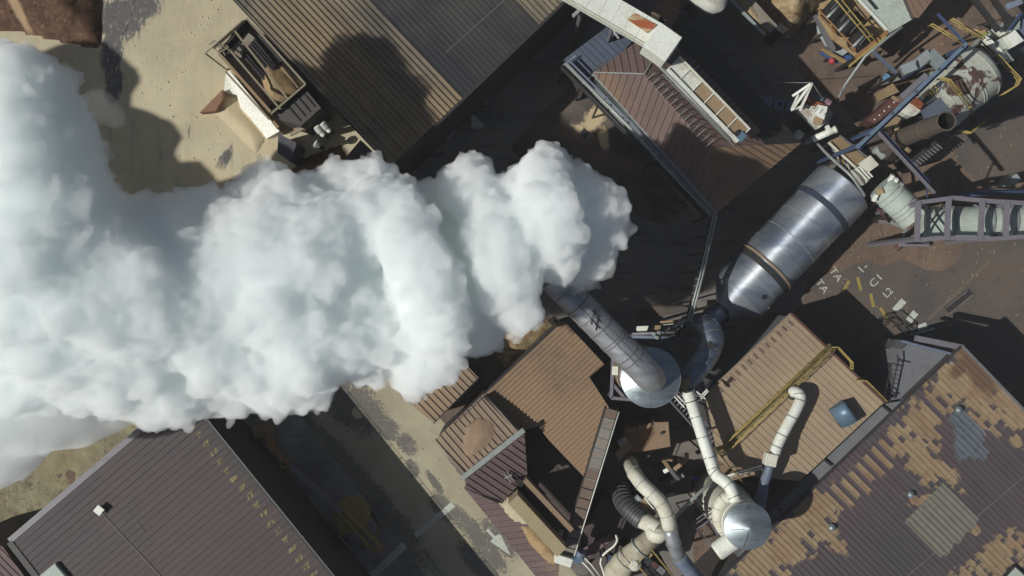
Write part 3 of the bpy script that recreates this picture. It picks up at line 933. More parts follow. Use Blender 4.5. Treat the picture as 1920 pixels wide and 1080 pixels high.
def block(c, lx, ly, ang, mat, label):
    p = P(c[0], c[1], 0)
    a = -math.radians(ang)
    e1 = Vector((math.cos(a), math.sin(a), 0)) * lx / 2
    e2 = Vector((-math.sin(a), math.cos(a), 0)) * ly / 2
    return marking(label, [p + e1 + e2, p - e1 + e2, p - e1 - e2, p + e1 - e2], 'ground marking', mat, name='painted_block')
block((1686, 573), 1.3, 0.62, -48, 'road_paint', 'solid white painted block next after the row of stencils')
block((1710, 594), 1.1, 0.62, -50, 'road_paint', 'solid white painted block beside the corner of the fenced pit')
block((1729, 612), 0.9, 0.5, -20, 'road_paint', 'white painted patch at the very edge of the roof shadow')
for (x, y, a, wh) in ((1586, 538, -62, 'left of the shadow tip, below the white letters'), (1611, 532, 75, 'right of the shadow tip, nearest the row of stencils'), (1635, 563, 78, 'second down the shadow edge'), (1657, 588, 60, 'lowest, against the fenced pit')):
    block((x, y), 1.3, 0.30, a, 'yellow_mark', 'worn yellow hatching stroke ' + wh)
t = thing('drain_grate', 'long dark slotted drain grate set in the tarmac', 'drain grate', P(1797, 564, 0))
ang = math.degrees(math.atan2(545 - 583, 1822 - 1773))
for i, p in enumerate(along((1776, 581, 0.02), (1819, 547, 0.02), 14)):
    q = (p.x * 20 + 960, 540 - p.y * 20, 0.05)
    box_px('grate_bar', q, 0.16, 0.72, 0.06, ang, M['dark_steel'], t, 0)
beam('frame', (1772, 578, 0.03), (1815, 544, 0.03), 0.08, 0.06, M['grey_steel'], t)
beam('frame', (1780, 588, 0.03), (1823, 553, 0.03), 0.08, 0.06, M['grey_steel'], t)
o = slab('drain_channel', [(1738, 598, 0.03), (1741, 602, 0.03), (1856, 492, 0.03), (1853, 488, 0.03)], -0.02, M['channel_dirt'])
tag(o, 'narrow tan strip of dirt-filled channel running up to the right past the grate', 'channel')
o = box_px('manhole_cover', (1096, 250, 0.04), 0.75, 0.75, 0.06, 40, M['dark_steel'])
tag(o, 'small dark square manhole cover in the stained yard', 'manhole cover')
o = lathe('sand_ring', P(672, 773, 0.008), P(672, 773, 0.03), [(0, 0.62), (1, 0.5)], M['sand'], seg=20)
tag(o, 'round pale sand patch on the sandy road', 'sand patch')

# loose stones and crumbs over the open ground
def crumbs(name, label, poly, n, seed, mat, smin, smax):
    rd_ = np.random.default_rng(seed)
    pts = [P(x, y, 0) for x, y in poly]
    xs = [p.x for p in pts]; ys = [p.y for p in pts]
    X = rd_.uniform(min(xs), max(xs), n * 3); Y = rd_.uniform(min(ys), max(ys), n * 3)
    # clustered: keep more where a coarse random field is high
    g = rd_.random((24, 24))
    gi = ((X - min(xs)) / (max(xs) - min(xs)) * 23).astype(int); gj = ((Y - min(ys)) / (max(ys) - min(ys)) * 23).astype(int)
    keep = rd_.random(n * 3) < g[gi, gj] ** 2
    ins = np.zeros(n * 3, bool)
    for i in range(len(pts)):
        a, b = pts[i], pts[(i + 1) % len(pts)]
        c_ = ((a.y > Y) != (b.y > Y)) & (X < (b.x - a.x) * (Y - a.y) / ((b.y - a.y) or 1e-9) + a.x)
        ins ^= c_
    X, Y = X[keep & ins][:n], Y[keep & ins][:n]
    vs, fs = [], []
    for x, y in zip(X, Y):
        s_ = smin + (smax - smin) * rd_.random() ** 4
        an = rd_.uniform(0, 6.28)
        b = len(vs)
        for k in range(4):
            r_ = s_ * rd_.uniform(0.6, 1.1)
            vs.append((x + r_ * math.cos(an + k * 1.57), y + r_ * math.sin(an + k * 1.57), 0.0))
        vs.append((x + s_ * 0.2, y, s_ * rd_.uniform(0.5, 0.9)))
        fs += [(b + k, b + (k + 1) % 4, b + 4) for k in range(4)]
    o = obj(name, pydata(name, vs, fs), M[mat])
    o['kind'] = 'stuff'
    o['label'] = label
    return o
crumbs('gravel', 'loose stones and crumbs scattered over the brown yard at the right', [(1480, 640), (1640, 400), (1760, 320), (1700, 250), (1930, 180), (1930, 600), (1700, 640)], 1500, 61, 'crumb', 0.03, 0.22)
crumbs('gravel', 'loose crumbs over the brown ground at the top right', [(1500, 110), (1640, 100), (1800, 0), (1930, 0), (1930, 60), (1700, 140), (1570, 190)], 500, 62, 'crumb', 0.03, 0.2)
crumbs('gravel', 'small lumps lying on the pale sand yard', [(195, 0), (430, 0), (560, 300), (300, 360), (200, 200)], 900, 63, 'sand', 0.03, 0.18)
crumbs('gravel', 'crumbs and lumps on the sandy road', [(620, 740), (740, 720), (1040, 1080), (900, 1080)], 700, 64, 'crumb', 0.02, 0.12)
# ---------------------------------------------------------------- sheds and halls
Z1 = 12.0
t = thing('corrugated_shed', 'huge dark corrugated shed at the top with dusty striped edges', 'shed', P(760, 100, 0))
sp = [(432, -8, Z1), (735, 312, Z1), (1068, -8, Z1), (1000, -260, Z1), (330, -260, Z1)]
d = ((432, -8, Z1), (735, 312, Z1))
def sub(a, b):
    """Strip of the shed between two picture x-positions along its lower right edge, a..b in 0..1."""
    A, B = Vector((735, 312)), Vector((1068, -8))
    D = Vector((-303, -320)) * 1.9
    p, q = A.lerp(B, a), A.lerp(B, b)
    return [(p.x, p.y, Z1), (q.x, q.y, Z1), (q.x + D.x, q.y + D.y, Z1), (p.x + D.x, p.y + D.y, Z1)]
roof_sheets(t, sub(0.0, 0.40), d, M['roof_shed_dusty'], 0.44, 0.13, 0.14)
roof_sheets(t, sub(0.401, 0.83), d, M['roof_shed'], 0.44, 0.10, 0.07, pieces=2)
roof_sheets(t, sub(0.831, 1.3), d, M['roof_shed_dusty'], 0.44, 0.13, 0.14)
walls(t, [(433, -6, Z1), (735, 311, Z1), (1110, -50, Z1), (800, -350, Z1)], 0, M['wall_dark'])
trim(t, [(735, 314, Z1), (1070, -8, Z1)], M['dark_steel'], 'gutter', 0.25, 0.2, -0.05)
trim(t, [(431, -8, Z1), (734, 314, Z1)], M['dark_steel'], 'verge', 0.16, 0.12, 0.02)
trim(t, [(835, 100, Z1), (980, -30, Z1)], M['grey_steel'], 'lap_strip', 0.05, 0.03, 0.09)

Z2 = 10.0
t = thing('long_shed', 'large dark brown metal-roofed shed at the lower left with moss along its eave', 'shed', P(250, 1000, 0))
d = ((20, 1016, Z2), (345, 740, Z2))
roof_sheets(t, [(22, 1018, Z2), (345, 740, Z2), (760, 1250, Z2), (200, 1250, Z2)], d, M['roof_left'], 0.55, 0.06, 0.07, pieces=2, jitter=0.012)
walls(t, [(24, 1018, Z2), (345, 742, Z2), (758, 1248, Z2), (202, 1248, Z2)], 0, M['wall_dark'])
trim(t, [(18, 1014, Z2), (345, 736, Z2)], M['grey_steel'], 'verge', 0.5, 0.14, 0.02)
trim(t, [(18, 1016, Z2), (200, 1252, Z2)], M['dark_steel'], 'valley_gutter', 0.5, 0.2, 0.0)
trim(t, [(347, 738, Z2), (762, 1250, Z2)], M['dark_steel'], 'gutter', 0.3, 0.2, 0.0)
trim(t, [(351, 737, Z2), (766, 1248, Z2)], M['pipe_grey'], 'safety_wire', 0.035, 0.035, 0.35)
for i, p in enumerate(along((351, 737, Z2), (766, 1248, Z2), 20)):
    beam('wire_post', p, p + Vector((0, 0, 0.35)), 0.06, 0.06, M['pipe_grey'], t)
trim(t, [(180, 950, Z2), (310, 1090, Z2)], M['grey_steel'], 'ridge_wire', 0.035, 0.03, 0.10)
EAVE_A, EAVE_B = Vector((345, 740)), Vector((760, 1250))
# yellow growth: thin crusts on alternate sheets, each a patch of its own
rd = random.Random(3)
n = N('yellow_lichen'); p = n.pos()
c = n.mix(n.ramp(n.noise(p, 2.5, 6, 0.8), 0.42, 0.58), S(142, 132, 88), S(104, 95, 76))
M['lichen'] = n.done(c, 0.95, 0, 0.1)
for i in range(22):
    f = (i + 0.6) / 31
    e = EAVE_A.lerp(EAVE_B, f)
    u = Vector((-0.76, 0.65))
    v = (EAVE_B - EAVE_A).normalized()
    for s_ in range(2):
        L0 = rd.uniform(14, 18) + s_ * 8
        L1 = L0 + rd.uniform(8, 13)
        w2 = rd.uniform(4.0, 6.2)
        pts = []
        for (l, q) in ((L0, -w2), (L0 + 5, w2), (L1, w2 * 0.8), (L1 - 3, 0), (L1 - 2, -w2)):
            c = e + u * (l + rd.uniform(-2, 2)) + v * (q + rd.uniform(-1, 1))
            pts.append((c.x, c.y, Z2 + 0.012))
        sheet('lichen_patch', pts, Z2 + 0.012 + 0.004 * s_, M['lichen'], None, t)
for i in range(24):       # lighter translucent eave sheets
    f = (i + 0.1) / 31
    e = EAVE_A.lerp(EAVE_B, f); u = Vector((-0.76, 0.65)); v = (EAVE_B - EAVE_A).normalized()
    pts = [(*(e + u * l + v * q), Z2 + 0.008) for l, q in ((3, 0), (3, 9), (24, 9), (24, 0))]
    sheet('eave_sheet', pts, Z2 + 0.009, M['wall_dark'], None, t)

t = thing('roof_vent', 'small square metal vent standing alone on the brown left roof', 'roof vent', P(185, 957, Z2))
box_px('base', (185, 957, Z2 + 0.35), 0.5, 0.5, 0.35, 40, M['pipe_grey'], t)
box_px('cowl', (185, 957, Z2 + 0.6), 0.7, 0.7, 0.14, 40, M['white'], t, 0.03)
t = thing('skylight', 'pale glazed roof light at the bottom edge of the brown left roof', 'skylight', P(100, 1085, Z2))
slab('kerb', [(103, 1056, Z2 + 0.4), (132, 1090, Z2 + 0.4), (90, 1125, Z2 + 0.4), (62, 1090, Z2 + 0.4)], Z2 - 0.02, M['pipe_grey'], t)
slab('pane', [(103, 1059, Z2 + 0.46), (128, 1089, Z2 + 0.46), (109, 1104, Z2 + 0.46), (85, 1075, Z2 + 0.46)], Z2 + 0.4, M['green_white'], t)
t = thing('neighbour_shed', 'corner of a low reddish roof at the bottom left edge', 'shed', P(0, 1080, 0))
roof_sheets(t, [(-60, 1000, 8), (5, 1025, 8), (60, 1100, 8), (-60, 1150, 8)], ((-60, 1000, 8), (-20, 1040, 8)), M['roof_purple'], 0.5, 0.06, 0.07)
walls(t, [(-60, 1002, 8), (4, 1027, 8), (58, 1100, 8), (-60, 1148, 8)], 0, M['wall_dark'])

# ---- brown hall with a hipped end, top centre
t = thing('brown_hall', 'brown ribbed hall roof with a hipped end and a pale front wall', 'building', P(1300, 250, 0))
ZE, ZR = 9.0, 12.0
e0, e1 = (1112, 137, ZE), (1345, 398, ZE)
r0, r1 = (1208, 140, ZR), (1330, 277, ZR)
g0, g1 = (1278, 18, ZE), (1502, 268, ZE)
def mid(a, b, f):
    a, b = P(*a), P(*b)
    return a.lerp(b, f)
m0, m1 = mid(r0, g0, 0.60), mid(r1, g1, 0.60)
roof_sheets(t, [e0, e1, r1, r0], (mid(e0, e1, 0.45), mid(r0, r1, 0.30)), M['roof_hall'], 0.62, 0.09, 0.08)
roof_sheets(t, [r0, r1, m1, m0], (mid(r0, r1, 0.5), mid(m0, m1, 0.5)), M['roof_hall'], 0.62, 0.09, 0.08)
roof_sheets(t, [m0, m1, P(*g1), P(*g0)], (mid(r0, r1, 0.5), mid(m0, m1, 0.5)), M['roof_hall_shade'], 0.62, 0.05, 0.04)
roof_sheets(t, [e0, r0, g0], (mid(e0, g0, 0.5), P(*r0)), M['roof_hall'], 0.62, 0.09, 0.08)
roof_sheets(t, [e1, g1, r1], (P(*r1), mid(e1, g1, 0.5)), M['roof_tanbrown'], 0.5, 0.11, 0.10)
walls(t, [(1113, 139, ZE), (1345, 396, ZE), (1500, 268, ZE), (1278, 20, ZE)], 0, M['wall_light'])
trim(t, [(1111, 138, ZE), (1345, 401, ZE)], M['pipe_grey'], 'eave_gutter', 0.14, 0.14, -0.06)
trim(t, [(1113, 136, ZE + .1), (1208, 139, ZR), (1243, 79, 10.5)], M['pipe_grey'], 'hip_cap', 0.09, 0.06, 0.12)
for i, (a, b) in enumerate([((1203 + 8.6 * k, 141 + 9.6 * k), (1219 + 8.6 * k, 127 + 9.6 * k)) for k in range(1, 15)]):
    beam('ridge_bar', (*a, ZR + 0.28), (*b, ZR + 0.28), 0.06, 0.06, M['pipe_grey'], t)
t = thing('blue_lean_to', 'blue-grey ribbed lean-to roof at the end of the brown hall', 'building', P(1120, 110, 0))
q = [(1056, 112, 7.2), (1146, 44, 8.4), (1196, 50, 8.6), (1190, 72, 8.4), (1166, 100, 8.1), (1112, 136, 7.6), (1100, 160, 7.3)]
roof_sheets(t, q, ((1056, 112, 7.2), (1103, 158, 7.3)), M['roof_sky_tint'], 0.5, 0.07, 0.08)
walls(t, q, 0, M['wall_dark'])
t = thing('ridge_monitor', 'narrow brown slatted roof monitor beside the dusty conveyor', 'roof monitor', P(1350, 180, 8))
A0, A1 = P(1288, 112, 11.6), P(1418, 252, 11.6)
d_ = (A1 - A0).normalized(); s_ = Vector((d_.y, -d_.x, 0))
for k in range(16):
    a = A0.lerp(A1, k / 16); b = A0.lerp(A1, (k + 0.94) / 16)
    w_ = 0.46
    top = [a - s_ * w_, b - s_ * w_, b + s_ * w_, a + s_ * w_]
    o = obj('cover_panel', prism_mesh('cover_panel', fix_winding(top), [v - Vector((0, 0, 0.5)) for v in fix_winding(top)]), M['roof_hall'] if k < 11 else M['roof_sandy'], t)
    beam('panel_rib', b - s_ * w_ + Vector((0, 0, .03)), b + s_ * w_ + Vector((0, 0, .03)), 0.06, 0.08, M['pipe_grey'], t)
beam('curb', A0 - Vector((0, 0, 1.4)), A1 - Vector((0, 0, 1.4)), 0.8, 1.9, M['wall_dark'], t)

# pipe rack along the front of the hall
t = thing('pipe_rack', 'long rack of grey pipes along the pale front wall of the brown hall', 'pipe rack', P(1200, 280, 0))
for i, (off, r, m, z) in enumerate(((0, 0.16, 'pipe_grey', 8.4), (7, 0.09, 'dark_steel', 8.2), (-6, 0.10, 'blue_grey', 8.6))):
    tube('pipe', [(1060 - off, 118 + off, z), (1180 - off, 238 + off, z), (1332 - off, 402 + off, z)], r, M[m], t, 8)
beam('tray', (1054, 124, 8.0), (1326, 408, 8.0), 0.5, 0.1, M['dark_steel'], t)
for p in along((1056, 122, 8.0), (1328, 406, 8.0), 9):
    beam('support', p, Vector((p.x, p.y, 0)), 0.16, 0.16, M['dark_steel'], t)
    beam('arm', p, p + Vector((1.1, .8, .1)), 0.1, 0.1, M['pipe_grey'], t)
t = thing('downpipe_run', 'thin grey twin pipe crossing the dark yard down from the rack', 'pipe', P(1320, 480, 0))
for o_ in (0, 5):
    tube('pipe', [(1340 + o_, 396, 9), (1337 + o_, 410, 9.2), (1312 + o_, 520, 9.6), (1290 + o_, 602, 10.2)], 0.09, M['pipe_grey'], t, 8)
beam('walk_plate', (1336, 412, 8.9), (1290, 602, 9.7), 0.5, 0.06, M['dark_steel'], t)
for p in along((1331, 440, 8.8), (1298, 575, 9.4), 5):
    beam('leg', p, Vector((p.x, p.y, 0)), 0.12, 0.12, M['dark_steel'], t)
for k in range(14):
    p = P(1334, 418, 9.1).lerp(P(1294, 588, 9.8), k / 13)
    beam('rung', p + Vector((-.25, -.06, 0)), p + Vector((.25, .06, 0)), 0.05, 0.05, M['pipe_grey'], t)
t = thing('yellow_gate', 'small yellow folding gate at the foot of the blue lean-to', 'gate', P(1086, 158, 0))
for a, b in (((1078, 152, 5), (1090, 168, 5)), ((1084, 148, 5), (1096, 163, 5)), ((1078, 152, 5), (1084, 148, 5)), ((1090, 168, 5), (1096, 163, 5))):
    beam('frame_bar', a, b, 0.12, 0.12, M['yellow'], t)
    beam('post', a, (a[0] - 3, a[1] - 1, 0.0), 0.1, 0.1, M['yellow'], t)
sheet('mesh_infill', [(1079, 152, 4.95), (1084, 149, 4.95), (1095, 163, 4.95), (1090, 167, 4.95)], 4.95, M['yellow'], None, t)

# ---- roofs in the lower middle
def building(name, label, q, dirp, mat, pitch, rib, z0=0.0, wall='wall_dark', cat='building', rib_w=0.08, **kw):
    c = sum((Q(p) for p in q), Vector()) / len(q)
    t = thing(name, label, cat, Vector((c.x, c.y, z0)))
    roof_sheets(t, q, dirp, M[mat], pitch, rib_w, rib, **kw)
    walls(t, q, z0, M[wall])
    return t
t = building('small_store', 'small tan ribbed roof half hidden under the steam edge', [(757, 747, 6), (813, 793, 6), (897, 708, 6), (866, 676, 6), (820, 660, 6)], ((866, 676, 6), (897, 708, 6)), 'roof_small', 0.52, 0.12, rib_w=0.1)
trim(t, [(813, 794, 6), (898, 708, 6)], M['dark_steel'], 'verge', 0.1, 0.1, 0.0)
t = building('peaked_store', 'tan and purple pitched roof carrying a mound of ochre dust', [(815, 825, 9.4), (906, 739, 9.8), (974, 808, 10.4), (872, 893, 10.4)], ((815, 825, 9.4), (872, 893, 10.4)), 'roof_small', 0.52, 0.12, rib_w=0.1)
roof_sheets(t, [(876, 897, 10.4), (982, 812, 10.4), (988, 888, 8.8), (942, 942, 8.4), (871, 912, 9.8)], ((880, 900, 10.3), (940, 938, 8.4)), M['roof_purple'], 0.56, 0.11, 0.10)
walls(t, [(872, 893, 9.6), (980, 812, 9.6), (988, 890, 8.4), (942, 944, 8.1), (869, 914, 9.2)], 0, M['wall_dark'])
beam('ridge_cap', (866, 897, 10.62), (983, 806, 10.62), 0.46, 0.10, M['pipe_grey'], t, 0.03)
beam('hip_cap', (871, 914, 9.9), (942, 943, 8.55), 0.12, 0.10, M['dark_steel'], t)
o = heap('dust_heap', [(868, 830), (876, 800), (898, 784), (925, 790), (950, 805), (958, 818), (925, 842), (892, 864), (876, 862), (868, 845)], 9.95, 0.55, M['tan_dust'], None, 0.22, 8, 0.35, 2.2)
tag(o, 'mound of fine ochre dust lying on the small pitched roof', 'dust heap')
t = thing('roof_bracket', 'little broken white bracket on the purple roof slope', 'bracket', P(955, 900, 9.4))
for a, b in (((945, 888, 9.9), (958, 905, 9.6)), ((950, 884, 9.9), (962, 900, 9.6)), ((946, 897, 9.8), (960, 890, 9.8))):
    beam('bar', a, b, 0.1, 0.1, M['pipe_grey'], t)
box_px('block', (975, 905, 9.6), 0.7, 0.6, 0.5, 30, M['black'], t)

ZD = 8.6
t = building('sandy_hall', 'large sandy brown ribbed roof in the lower centre, next to the bent duct', [(910, 736, ZD), (1056, 600, ZD), (1133, 683, ZD), (1105, 707, ZD), (1143, 766, ZD), (1100, 912, ZD), (1094, 893, ZD), (1028, 824, ZD), (1009, 799, ZD), (976, 808, ZD)], ((910, 736, ZD), (1056, 600, ZD)), 'roof_sandy', 0.36, 0.11, rib_w=0.14, pieces=2, jitter=0.012)
trim(t, [(910, 736, ZD), (1056, 599, ZD)], M['dark_steel'], 'verge', 0.14, 0.12, 0.0)
trim(t, [(909, 738, ZD), (976, 808, ZD)], M['pipe_grey'], 'valley_strip', 0.16, 0.1, 0.04)
ta = building('added_shade_roof', 'dark low roof added to fill in the shade between the peaked store and the covered belt', [(972, 815, 5), (1009, 799, 5), (1028, 824, 5), (1096, 895, 5), (1094, 930, 5), (1072, 1010, 5), (1030, 1010, 5), (975, 890, 5)], ((972, 815, 5), (1030, 880, 5)), 'roof_left', 0.5, 0.06)  # dark low roof added to stand in for a shaded area
beam('parapet', (962, 930, 9.6), (1052, 1028, 9.6), 1.05, 3.0, M['sandy_top'], t)
beam('parapet', (984, 898, 9.7), (1072, 992, 9.7), 0.42, 1.3, M['tan_dust'], t)
t = thing('roof_box', 'small tan louvred box at the top corner of the sandy roof', 'roof box', P(1038, 603, ZD))
box_px('body', (1040, 604, ZD + 1.2), 0.75, 0.8, 1.4, -42, M['tan_panel'], t)
box_px('slot', (1043, 603, ZD + 1.22), 0.2, 0.4, 0.05, -42, M['dark_steel'], t, 0)
t = building('purple_lean_to', 'long low purple-brown lean-to running down beside the sandy road', [(871, 916, 7), (940, 946, 7), (968, 944, 7), (1050, 1040, 7), (1046, 1100, 7), (1020, 1100, 7)], ((871, 916, 7), (902, 912, 7)), 'roof_purple', 0.55, 0.07)
o = heap('sand_drift', [(975, 985), (1000, 990), (1030, 1015), (1048, 1045), (1040, 1062), (1015, 1045), (990, 1015)], 7.05, 0.3, M['ochre'], None, 0.22, 9, 0.4, 1.0)
tag(o, 'ragged ochre sand drift on the purple lean-to roof', 'sand drift')
o = heap('sand_drift', [(935, 945), (965, 925), (985, 945), (1000, 968), (990, 985), (960, 975)], 7.05, 0.25, M['sand'], None, 0.22, 19, 0.4, 0.8)
tag(o, 'pale sand drift at the upper end of the purple lean-to', 'sand drift')
o = heap('rubble_heap', [(925, 650), (960, 600), (1020, 590), (1045, 605), (985, 665), (960, 695), (945, 690)], 0, 1.6, M['chips'], None, 0.3, 12, 0.6, 1.6)
tag(o, 'heap of brown rubble between the steam and the sandy roof', 'rubble heap')
t = building('low_store', 'low dark sheet roof in deep shade, lower end of the sandy hall', [(1085, 1010, 4), (1130, 930, 4), (1180, 960, 4), (1150, 1040, 4), (1100, 1050, 4)], ((1085, 1010, 4), (1130, 930, 4)), 'roof_left', 0.5, 0.05)
t = building('ribbed_shelter', 'small pinkish ribbed shelter roof by the foot of the covered belt', [(1090, 1030, 4.5), (1145, 1000, 4.5), (1150, 1012, 4.5), (1105, 1045, 4.5)], ((1100, 1032, 4.5), (1108, 1044, 4.5)), 'roof_purple', 0.6, 0.12)

# ---- tan roof, right
ZT = 8.0
t = thing('tan_hall', 'tan ribbed roof on the right with the yellow walkway across it', 'building', P(1490, 750, 0))
q = [(1483, 590, ZT), (1657, 755, ZT), (1500, 902, ZT), (1388, 892, ZT), (1347, 862, ZT), (1322, 742, ZT)]
roof_sheets(t, q, ((1483, 590, ZT), (1657, 755, ZT)), M['roof_tan'], 0.52, 0.05, 0.055, pieces=3, jitter=0.012)
walls(t, q, 0, [M['wall_dark']] * 5 + [M['wall_grey']])
trim(t, [(1483, 588, ZT), (1659, 755, ZT)], M['redbrown'], 'verge', 0.2, 0.12, 0.0)
trim(t, [(1321, 741, ZT), (1482, 588, ZT)], M['roof_small'], 'gutter', 0.12, 0.12, 0.0)
for k in range(13):
    a = Vector((1476, 603)).lerp(Vector((1345, 728)), k / 12)
    b_ = a + Vector((9, 9))
    slab('end_flashing', [(a.x, a.y, ZT + 0.075), (a.x + 3, a.y - 3, ZT + 0.075), (b_.x + 3, b_.y - 3, ZT + 0.075), (b_.x, b_.y, ZT + 0.075)], ZT + 0.02, M['roof_hall'], t)
t = thing('valley_channel', 'grey concrete gutter channel between the tan and the patched roof', 'roof channel', P(1580, 840, 0))
slab('channel_bed', [(1659, 757, 7.4), (1690, 752, 7.4), (1806, 652, 7.4), (1805, 690, 7.4), (1400, 1100, 7.4), (1350, 1100, 7.4), (1420, 985, 7.4), (1502, 904, 7.4)], 0.0, M['wall_grey'], t)
for (x, y) in ((1551, 866), (1660, 765), (1455, 950)):
    beam('cross_bar', (x - 10, y - 8, 7.55), (x + 8, y + 7, 7.55), 0.18, 0.2, M['dark_steel'], t)
t = thing('flat_roof', 'smooth grey flat roof between the tan roof and the patched roof', 'building', P(1730, 690, 0))
slab('roof_deck', [(1692, 655, 6.6), (1708, 640, 6.6), (1795, 662, 6.6), (1790, 700, 6.6), (1692, 764, 6.6), (1668, 756, 6.6)], 0.0, M['wall_grey'], t)
beam('upstand', (1690, 640, 7.3), (1800, 668, 7.3), 0.2, 0.5, M['blue_grey'], t)
beam('upstand', (1716, 634, 7.3), (1806, 652, 7.3), 0.5, 0.5, M['grey_steel'], t)
t = thing('roof_ladder', 'dark steel ladder and landing frame over the grey flat roof', 'ladder', P(1675, 710, 6.6))
for a, b in (((1672, 680, 7.6), (1656, 752, 7.6)), ((1683, 682, 7.6), (1668, 754, 7.6)), ((1672, 680, 7.6), (1696, 686, 7.6)), ((1683, 664, 7.6), (1684, 684, 7.6))):
    beam('side_rail', a, b, 0.09, 0.09, M['dark_steel'], t)
for k in range(9):
    beam('rung', (1672 - 2 * k, 684 + 8.4 * k, 7.6), (1683 - 2 * k, 685 + 8.4 * k, 7.6), 0.05, 0.05, M['dark_steel'], t)

# ---- patched roof, lower right
ZQ = 8.5
t = thing('patched_hall', 'big dark roof at the lower right mottled with square tan patches', 'building', P(1700, 950, 0))
q = [(1803, 650, ZQ), (2030, 885, ZQ), (2030, 1250, ZQ), (1300, 1250, ZQ), (1300, 1130, ZQ)]
roof_sheets(t, q, ((1803, 650, ZQ), (2005, 852, ZQ)), M['roof_patched'], 0.47, 0.05, 0.06, pieces=2, jitter=0.012)
walls(t, [(1803, 652, ZQ), (2028, 886, ZQ), (2028, 1248, ZQ), (1300, 1248, ZQ), (1300, 1132, ZQ)], 0, M['wall_dark'])
trim(t, [(1300, 1132, ZQ), (1802, 649, ZQ)], M['dark_steel'], 'gutter', 0.2, 0.16, 0.0)
trim(t, [(1803, 648, ZQ), (2031, 884, ZQ)], M['grey_steel'], 'verge', 0.22, 0.16, 0.0)
trim(t, [(1700, 1080, ZQ), (1935, 880, ZQ)], M['grey_steel'], 'lap_strip', 0.05, 0.03, 0.08)
qo = P(1803, 650, ZQ)
qa = (P(2005, 852, ZQ) - qo).normalized()                  # down the slope of the sheets
qc = Vector((qa.y, -qa.x, 0)) * (1 if (Vector((qa.y, -qa.x, 0)).x < 0) else -1)
def q_at(along_, sheet_):
    return qo + qa * along_ + qc * (0.47 * sheet_)
def light_sheets(rows, mat, lift):
    for sh, l0, l1 in rows:
        roof_sheets(t, [q_at(l0, sh), q_at(l1, sh), q_at(l1, sh + 1), q_at(l0, sh + 1)], (q_at(l0, sh), q_at(l1, sh)), M[mat], 0.47, 0.15, 0.09, name='skylight_sheet', lift=lift, jitter=0.001)
def q_px(px, py):
    v = P(px, py, ZQ) - qo
    return v.dot(qa), v.dot(qc) / 0.47
l0, s0 = q_px(1770, 903)
light_sheets([(round(s0) + k, l0, l0 + 4.4 + 0.12 * (k % 3)) for k in range(0, 10)], 'skylight', 0.06)
l0, s0 = q_px(1785, 776)
rdq = random.Random(4)
light_sheets([(round(s0) - 2 + k, l0 + (0.2, 0.0, 0.0, 1.0, 1.6, 1.9, 2.6)[k] , l0 + (3.2, 3.6, 4.6, 4.8, 4.2, 3.6, 3.4)[k]) for k in range(7)], 'skylight_blue', 0.03)
for (x, y, w_) in ((1798, 768, 'by the blue-grey sheets'), (1560, 989, 'on the densely patched part'), (1708, 927, 'in the dark middle part')):
    t = thing('roof_cowl', 'small round shiny cowl on the patched roof, ' + w_, 'roof vent', P(x, y, ZQ))
    lathe('dome', (x, y, ZQ + 0.02), P(x, y, ZQ + 0.42), [(0, 0.2), (0.6, 0.2), (0.65, 0.3), (0.85, 0.22), (1, 0.03)], M['cap_steel'], t, seg=14)
    lathe('collar', (x, y, ZQ - 0.0), P(x, y, ZQ + 0.06), [(0, 0.3), (1, 0.3)], M['pipe_grey'], t, seg=14)
t = thing('end_skylight', 'pale blue-grey roof light at the bottom right corner', 'skylight', P(1910, 1070, ZQ))
slab('kerb', [(1903, 1060, ZQ + 0.4), (1935, 1088, ZQ + 0.4), (1925, 1110, ZQ + 0.4), (1880, 1085, ZQ + 0.4)], ZQ, M['dark_steel'], t)
slab('pane', [(1904, 1064, ZQ + 0.46), (1930, 1088, ZQ + 0.46), (1922, 1104, ZQ + 0.46), (1886, 1084, ZQ + 0.46)], ZQ + 0.4, M['green_white'], t)

# skylight hood on the tan roof
t = thing('blue_hood', 'blue-grey quarter-round hood on the tan roof, open to the upper right', 'roof hood', P(1578, 775, ZT))
A_ = P(1552, 764, ZT); B_ = P(1572, 800, ZT)
ax = (P(1577, 800, ZT) - P(1553, 765, ZT)); L_ = ax.length; ax.normalize()
o0 = P(1566, 782, ZT)
axd = Vector((P(1590, 790, ZT) - P(1566, 764, ZT)).normalized())
perp = Vector((axd.y, -axd.x, 0))
c0 = P(1558, 780, ZT)
e1_ = (P(1578, 800, ZT) - P(1552, 764, ZT)).normalized()
e2_ = Vector((-e1_.y, e1_.x, 0))
vs, fs = [], []
base = P(1565, 784, ZT)
for s1 in (-0.95, 0.95):
    for k in range(9):
        an = math.pi / 2 * k / 8
        vs.append(base + e1_ * s1 + e2_ * (1.25 * (1 - math.cos(an))) + Vector((0, 0, 0.05 + 1.25 * math.sin(an))))
for k in range(8):
    fs.append((k, k + 1, 10 + k, 9 + k))
me = pydata('shell', vs, fs)
o = obj('shell', me, M['skyblue'], t, True)
m_ = o.modifiers.new('thick', 'SOLIDIFY'); m_.thickness = 0.06
for s1 in (-0.95, 0.95):
    ring = [base + e1_ * s1 + e2_ * (1.25 * (1 - math.cos(math.pi / 2 * k / 8))) + Vector((0, 0, 0.05 + 1.25 * math.sin(math.pi / 2 * k / 8))) for k in range(9)]
    ring.append(base + e1_ * s1 + e2_ * 1.25 + Vector((0, 0, 0.05)))
    o = obj('cheek', pydata('cheek', ring, [tuple(range(len(ring)))]), M['skyblue'], t)
    m_ = o.modifiers.new('thick', 'SOLIDIFY'); m_.thickness = 0.05

